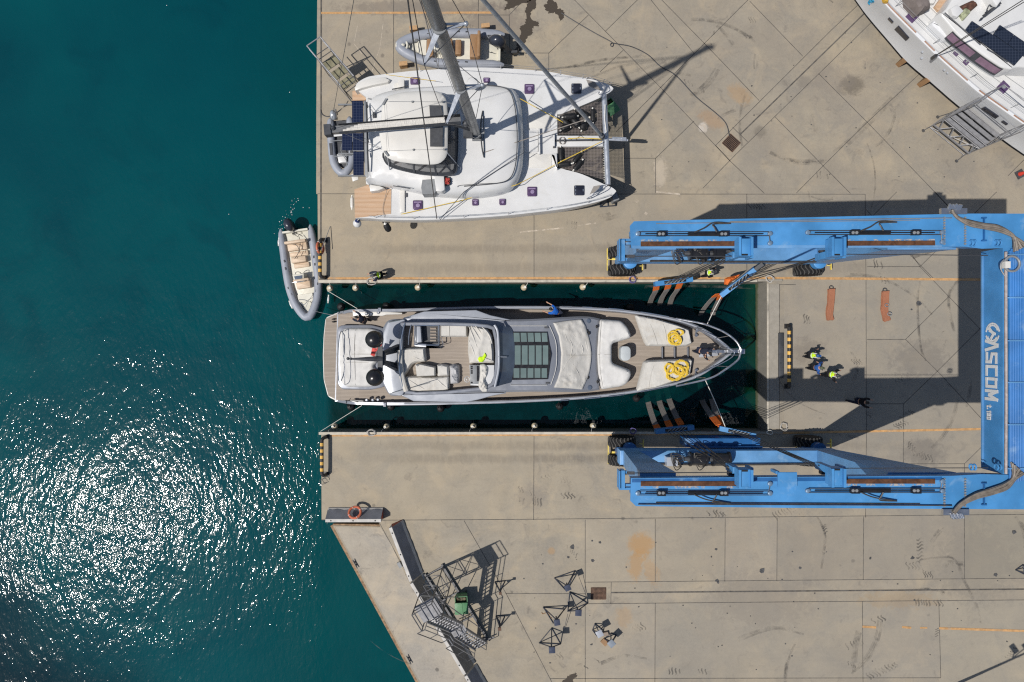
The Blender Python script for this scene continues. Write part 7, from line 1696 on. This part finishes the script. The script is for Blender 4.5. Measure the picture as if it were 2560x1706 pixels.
stand('dark boat stand at the right edge of the picture', (2551,1425), 1.0, ((2538,1425),(2556,1412),(2560,1436)), .2, .3)
for f0, f1, lab in (((1418,1527),(1408,1582),'thin rod leaning between the left pair of boat stands'), ((1445,1435),(1467,1492),'thin rod leaning beside the stand next to the drain grate')):
    line('steel_rod', lab, [G(*f0,.5), G(*f1,.08)], .014, M_STAND, 'rod')
line('rope_scrap', 'short brown rope end lying by the tall boat stands', [G(1354,1531,.02), G(1357,1535,.02), G(1366,1532,.02), G(1374,1534,.02), G(1372,1540,.02), G(1379,1546,.02)], .022, M_TAN, 'rope')
q = MB(); q.box(G(1511,1605,.06), (.42,.3,.1), -.8); solo('wooden_board', q, M_TAN, 'tan wooden board between the two low boat stands', 'board', G(1511,1605))
q = MB(); q.box(G(1513,1583,.1), (.34,.22,.18), .2); solo('cardboard_box', q, plain('grey_cardboard', (.25,.2,.16), .9), 'crumpled brown box beside the whitish stand plate', 'box', G(1513,1583))
# cables and rope loops
line('ground_cable', 'dark cable snaking from the wet stain to the diagonal drain grate', [G(1403,33,.03), G(1440,56,.02), G(1490,85,.02), G(1522,102,.02), G(1533,110,.02), G(1531,117,.03), G(1526,115,.03), G(1529,109,.05), G(1545,111,.02), G(1580,118,.02), G(1620,138,.02), G(1650,166,.02), G(1690,190,.02), G(1740,243,.02), G(1790,284,.02), G(1815,310,.02), G(1823,342,.05)], .03, M_DARK, 'cable')
def loopcoil(label, px, py, R, mat, n=3, sx=1.0):
    r9 = random.Random(int(px)); q = MB(); pts = []
    for k in range(n*9): a = k/9*2*PI; rr = R*(.8+.4*r9.random())/S; pts.append(G(px, py, .15+.015*k/9*3)+Vector((rr*math.cos(a)*sx, rr*math.sin(a), .05*math.sin(a*.7))))
    q.tube(smooth(pts, 3, False), .018, 5); return solo('rope_loop', q, mat, label, 'rope', G(px, py), 'loops of rope on the slip coping')
M_PURR = plain('purple_rope', (.12,.1,.26), .85, 0, .2, 20); M_GRR = plain('grey_rope_b', (.42,.4,.37), .85, 0, .2, 20)
loopcoil('pale rope loop on the upper coping beside the first crewman', 930, 705, 8, M_GRR, 3, 1.4); loopcoil('purple rope loop on the upper coping near the lift wheel', 1580, 700, 8, M_PURR); loopcoil('grey rope loop at the upper inner corner of the slip', 1921, 698, 9, M_GRR)
loopcoil('pale rope loop on the lower coping near the sea', 930, 1081, 7, M_GRR, 3, 1.4); loopcoil('purple rope loop on the lower coping near the lift wheel', 1581, 1077, 7, M_PURR); loopcoil('pale rope loop at the lower inner corner of the slip', 1957, 1066, 9, M_GRR, 2); loopcoil('pale rope loop lying on the white end of the lower coping', 1922, 1080, 5, M_ROPEW, 2, 1.5)
loopcoil('small dark rope loop at the lower quay corner beside the sea', 812, 1202, 7, M_DARK, 1, 1.3)
for (x0, y0, x1, y1, lab) in ((1915,716,1935,713,'a'), (1876,803,1934,800,''), (1890,884,1934,886,''), (1880,968,1934,972,'')):
    pass
q = MB(); q.lathe(G(2549,436,0), (0,0,1), [(0,.15),(.62,.035)], 16); q.m(0); ct_ = thing('traffic_cone', 'red traffic cone on a dark base at the right edge above the boat lift', 'cone', G(2549,436)); build('cone', q, plain('red_cone', (.62,.05,.03), .5), ct_); q = MB(); q.box(G(2549,436,.03), (.5,.5,.06), .5); build('base', q, M_DARK, ct_)
# bow stand of the catamaran
cs = thing('cradle_stand', 'dark steel cradle stand under the lower catamaran bow', 'boat stand', G(1512, 512))
for a, b in (((1500,518),(1540,515)),((1500,518),(1505,490)),((1540,515),(1530,488)),((1505,490),(1530,488)),((1520,516),(1518,489))): q = MB(); q.tube([G(*a,.06), G(*b,.06)], .04, 6); build('base_bar', q, M_STAND, cs)
for a in ((1500,518),(1540,515),(1505,490),(1530,488)): q = MB(); q.tube([G(*a,.06), G(1516,497,1.3)], .035, 6); build('leg', q, M_STAND, cs)
q = MB(); q.box(G(1516,497,1.35), (.4,.4,.1)); build('pad', q, M_STPAD, cs)
q = MB(); q.box(G(1532,500,.5), (.36,.5,.9), .4); build('crate', q, M_GREY, cs)
# lamp post whose shadow falls across the lower right
lp_ = thing('lamp_post', 'tall floodlight post just below the frame casting the long lower right shadow', 'lamp post', G(2336, 1735))
q = MB(); q.lathe(G(2336,1735), (0,0,1), [(0,.2),(.5,.2),(.5,.11),(10.4,.06)], 12); build('post', q, M_SCAF, lp_)
q = MB(); q.beam(G(2336,1735,9.3)+Vector((-.5,-.2,0)), G(2336,1735,9.3)+Vector((.5,.6,0)), .06, .06); q.beam(G(2336,1735,8.5), G(2336,1735,8.9)+Vector((0,.5,0)), .05, .05); build('bracket', q, M_SCAF, lp_)
for o in ((-.1,.55,8.9),(.4,.5,9.4)): q = MB(); q.box(G(2336,1735,0)+Vector(o), (.28,.62,.16), .6); build('floodlight', q, M_DARK, lp_)
# small scraps lying about
sc_ = MB(); r10 = random.Random(12)
for px, py, s in [(1430,1367,8),(1421,1393,4),(1481,1402,6),(1500,1357,5),(1357,1410,3),(1790,1373,4),(1778,1392,3),(1792,1452,6),(2281,1395,6),(2176,1396,4),(2489,1436,7),(2000,1420,4),(2296,760,8),(2279,774,4),(1795,1456,5),(1980,1640,3),(1410,1567,3),(1479,1612,4),(1904,1427,10),(2535,1331,8),(1480,1352,3),(1440,1560,3)]+[(r10.uniform(1300,2540), r10.choice((r10.uniform(1310,1690), r10.uniform(60,460))), r10.uniform(1.2,2.6)) for _ in range(110)]:
    if py < 460 and (px < 1620 or px > 2060+ (py if py < 300 else 400)): continue
    n = r10.randint(5, 7); pts = [G(px+s*r10.uniform(.5,1.1)*math.cos(2*PI*k/n), py+s*r10.uniform(.4,1)*math.sin(2*PI*k/n)).to_2d() for k in range(n)]
    sc_.prism(pts, .002, .018)
struct('scattered_scraps', sc_, plain('dark_scrap', (.06,.06,.062), .8, 0, .4, 8), kind='stuff')
fo_ = MB()
for k in range(46):
    t_ = r10.random(); px = 697+t_*48+r10.gauss(0,7); py = 570-t_*70+r10.gauss(0,12); c = W(px, py, WATER+.004); fo_.lathe(c, (0,0,1), [(0,r10.uniform(.008,.032)),(.012,.008)], 8)
for p in ((572,536),(758,519),(773,520),(724,231),(1225/2.94,14)): fo_.lathe(W(*p, WATER+.004), (0,0,1), [(0,.028),(.012,.012)], 8)
struct('foam_bubbles', fo_, M_GEL, kind='stuff')

# ------------------------------------------------------------- people
def skin_obj(name, verts, edges, radii, mat, parent, sub=1):
    me = bpy.data.meshes.new(name); me.from_pydata([tuple(v) for v in verts], edges, []); me.materials.append(mat)
    o = bpy.data.objects.new(name, me); link(o); o.parent = parent
    o.modifiers.new('Skin', 'SKIN'); sv = me.skin_vertices[0].data if me.skin_vertices else None
    for i, r in enumerate(radii):
        rr = r if isinstance(r, tuple) else (r, r); sv[i].radius = rr; sv[i].use_root = (i == 0)
    s = o.modifiers.new('Subsurf', 'SUBSURF'); s.levels = sub; s.render_levels = sub
    o.modifiers['Skin'].use_smooth_shade = True
    ORG[o.name] = Vector((0,0,0)); return o
M_HAIR = plain('dark_hair', (.015, .012, .01), .7, 0, .2, 10); M_NAVYC = t_cloth('navy_cloth', (.018, .022, .04), .5, 9); M_BLACKC = t_cloth('black_cloth', (.01, .01, .013), .5, 9)
M_BLUEC = t_cloth('bright_blue_cloth', (.015, .12, .5), .5, 9); M_BLUEC2 = t_cloth('work_blue_cloth', (.03, .1, .33), .5, 9); M_REFL = plain('reflective_tape', (.62, .66, .64), .3); M_NCAP = plain('blue_helmet', (.02, .08, .25), .4); M_GCAP = plain('grey_green_cap', (.09, .1, .06), .8)
def person(label, px, py, z, face, lean=.1, stride=.5, arms=((.1,-.25),(.1,-.25)), top=M_BLACKC, legs=M_BLACKC, vest=False, cap=None, bend=0, armout=.0, hair=M_HAIR, sleeves=True, headdrop=0):
    t = thing('person', label, 'person', G(px, py, z)); t.rotation_euler = (0, 0, face)
    pel = Vector((-bend*.25, 0, .92-bend*.12)); ld = Vector((math.sin(lean), 0, math.cos(lean)))
    wai = pel+ld*.16; che = pel+ld*.40; nb = pel+ld*.52; hl = lean+headdrop; hd = Vector((math.sin(hl*.8), 0, math.cos(hl*.8))); hdc = nb+hd*.2
    side = Vector((0, 1, 0)); J = {}
    for s, nm in ((1,'L'),(-1,'R')):
        ft_ = Vector((stride*.5*s, .1*s, .07)); J['hip'+nm] = pel+side*.1*s-Vector((0,0,.04)); J['ank'+nm] = ft_
        J['kne'+nm] = (J['hip'+nm]+ft_)/2+Vector((.06+.04*abs(stride)+bend*.1, .02*s, .02))
        a = arms[0 if s > 0 else 1]; sh = che+side*.19*s+ld*.06; J['sho'+nm] = sh
        d1 = Vector((a[0]+ld.x*.0, (.06+armout)*s, a[1])); J['elb'+nm] = sh+d1.normalized()*.28
        d2 = Vector((a[0]*1.0+.14, (-.02+armout)*s, a[1]+.06 if len(a) < 3 else a[2])); J['wri'+nm] = J['elb'+nm]+d2.normalized()*.25; J['hd'+nm] = d2.normalized()
    V = [pel, wai, che, nb, nb+hd*.07, hdc-hd*.02, hdc+hd*.1]; Rr = [(.15,.11),(.135,.1),(.165,.11),(.075,.07),(.055,.055),(.085,.095),(.075,.085)]; E = [(i, i+1) for i in range(6)]
    V.append(hdc+hd*.0+Vector((.1,0,0))); Rr.append(.022); E.append((5, 7))           # nose
    for s in (1, -1): V.append(hdc+Vector((-.005,.088*s,.0))); Rr.append(.016); E.append((5, len(V)-1))
    def chain(start, pts, rs):
        p = start
        for v, r in zip(pts, rs): V.append(v); Rr.append(r); E.append((p, len(V)-1)); p = len(V)-1
        return p
    for s, nm in ((1,'L'),(-1,'R')):
        chain(0, [J['hip'+nm], J['kne'+nm], J['ank'+nm]-Vector((0,0,-.03))], [(.09,.09),(.06,.06),(.04,.045)])
        e = chain(2, [J['sho'+nm], J['elb'+nm], J['wri'+nm]], [.062,.043,.03]); h = J['hd'+nm]; w = J['wri'+nm]
        lat = h.cross(Vector((0,0,1)));  lat = lat.normalized() if lat.length > .05 else Vector((1,0,0)); dnv = h.cross(lat)
        pm = chain(e, [w+h*.06], [(.034,.018)])
        for k, (o_, L_) in enumerate(((-.027,.07),(-.009,.082),(.009,.078),(.026,.06))): chain(pm, [w+h*.1+lat*o_, w+h*(.1+L_*.55)+lat*o_*1.1+dnv*.008, w+h*(.1+L_*.85)+lat*o_*1.1+dnv*.024], [.0095,.0085,.007])
        chain(e, [w+h*.05+lat*.035*s, w+h*.085+lat*.05*s+dnv*.012], [.011,.008])
    skin_obj('body', V, E, Rr, M_SKIN, t)
    def garment(nm, vs_, es_, rs_, m): return skin_obj(nm, vs_, es_, rs_, m, t)
    garment('trousers', [pel+ld*.05, J['hipL'], J['kneL'], J['ankL']+Vector((0,0,.03)), J['hipR'], J['kneR'], J['ankR']+Vector((0,0,.03))], [(0,1),(1,2),(2,3),(0,4),(4,5),(5,6)], [(.18,.15),.12,.09,.075,.12,.09,.075], legs)
    tv = [wai-ld*.1, wai+ld*.06, che, nb-ld*.02]; te = [(0,1),(1,2),(2,3)]; tr = [(.185,.15),(.18,.145),(.2,.15),(.09,.085)]
    for nm in 'LR':
        b = len(tv); tv += [J['sho'+nm], J['elb'+nm]]+([J['wri'+nm]-J['hd'+nm]*.02] if sleeves else []); te += [(2,b),(b,b+1)]+([(b+1,b+2)] if sleeves else []); tr += [.095,.078 if sleeves else .074]+([.06] if sleeves else [])
    garment('jacket' if sleeves else 'shirt', tv, te, tr, top)
    if vest:
        vv = [wai-ld*.12, wai+ld*.06, che, nb-ld*.05]; ve = [(0,1),(1,2),(2,3)]; vr = [(.205,.17),(.2,.165),(.22,.175),(.11,.1)]
        for nm in 'LR': b = len(vv); vv.append(J['sho'+nm]*.8+che*.2+ld*.02); ve.append((2,b)); vr.append(.115)
        vo_ = garment('hi_vis_vest', vv, ve, vr, M_HIVIS)
        q = MB()
        for nm, s in (('L',1),('R',-1)): q.tube(smooth([J['sho'+nm]*.6+che*.4+ld*.11+Vector((a, 0, b)) for a, b in ((.13,-.16),(.1,-.02),(0,.03),(-.1,-.02),(-.14,-.16))], 4, False), .022, 6)
        q.ring(wai+ld*.1, .165, .024, ld, 20, 6, (1, 1.12)); q2 = build('reflective_tape', q, M_REFL, None); q2.parent = vo_; q2.location = (0,0,0)
    q = MB(); R_ = Vector((0,0,1)).rotation_difference(hd).to_matrix(); q.ball(hdc+hd*.045-Vector((.012,0,0)), .112, (1.02,.88,.95), 14, R_); 
    if cap: q.prism([(hdc+hd*.06+Vector((a, b, 0))).to_2d() for a, b in ((.06,-.08),(.17,-.06),(.19,0),(.17,.06),(.06,.08))], (hdc+hd*.06).z-.0, (hdc+hd*.06).z+.012)
    hobj = build('cap' if cap else 'hair', q, cap or hair, None); hobj.parent = t; hobj.location = (0,0,0)
    for s in (.032, -.032): q = MB(); q.ball(hdc+Vector((.093,s,.008)), .011, (1,1,1), 6); eo = build('eye', q, M_HAIR, None); eo.parent = t; eo.location = (0,0,0)
    q = MB(); q.ball(hdc+Vector((.09,0,-.055)), .02, (.5,1.1,.35), 8); mo = build('mouth', q, plain('lips', (.3,.1,.08), .5) if 'lips' not in bpy.data.materials else bpy.data.materials['lips'], None); mo.parent = t; mo.location = (0,0,0)
    for nm in 'LR':
        a = J['ank'+nm]; q = MB(); q.loft([[a+Vector((x,y*w,zz)) for y, zz in ((-1,-.07),(1,-.07),(1,top_),(-1,top_))] for x, w, top_ in ((-.09,.038,.03),(0,.045,.05),(.1,.048,-.0),(.18,.03,-.03))]); so_ = build('shoe', q, M_BLACK, None); so_.parent = t; so_.location = (0,0,0)
    return t
person('man in yellow vest leaning over the upper slip edge by the quay corner', 956, 692, 0, PI+.25, .42, .5, ((.12,-.26),(.2,-.2)), M_NAVYC, M_BLACKC, True, M_BLACKC if False else M_DARK, .1)
person('man in yellow vest walking beside the three straps under the boat lift', 1760, 687, 0, .1, .15, .45, ((.15,-.25),(-.1,-.26)), M_BLACKC, M_BLACKC, True, M_DARK)
person('worker in yellow vest and blue helmet, uppermost of the three standing together', 2012, 888, 0, -.1, .12, .1, ((.1,-.26),(.18,-.2)), M_NAVYC, M_BLACKC, True, M_NCAP, 0, .12, sleeves=False)
person('worker in blue overalls and grey cap, middle of the three standing together', 2020, 917, 0, -.15, .15, .15, ((.14,-.24),(.1,-.25)), M_BLUEC2, M_BLACKC, False, M_GCAP, 0, .08)
person('worker in black with yellow vest and black cap, lowest of the three standing together', 2057, 934, 0, -.25, .25, .35, ((.16,-.22),(.12,-.24)), M_BLACKC, M_BLACKC, True, M_DARK, 0, .08)
pm_ = person('person in black walking alone towards the big lift leg shadow, reading papers', 2128, 1000, 0, -.22, .25, .55, ((.18,-.18,.06),(.2,-.14,.08)), M_BLACKC, M_NAVYC, False, None)
person('crew member in dark clothes bending on the upper aft deck of the yacht', 912, 801, -.5, PI-.5, .6, .35, ((.2,-.2),(.24,-.16)), M_NAVYC, M_BLACKC, False, None, .2)
person('crewman in bright blue shirt bending over the upper side rail of the yacht', 1392, 784, -.05, PI-.45, .95, .3, ((.3,-.2),(.3,-.16)), M_BLUEC, M_NAVYC, False, None, .3, .05, sleeves=False)
person('crew member in dark overalls stooping over the yacht bow windlass', 1733, 876, .66, -.35, .85, .3, ((.24,-.24),(.2,-.26)), M_NAVYC, M_NAVYC, False, None, .2, .1)
q = MB(); q.box(W(2153,1010,1.08), (.2,.28,.012), .3); solo('sheet_of_paper', q, M_GEL, 'white sheet of paper held by the person in black', 'paper', W(2153,1010,1.08))
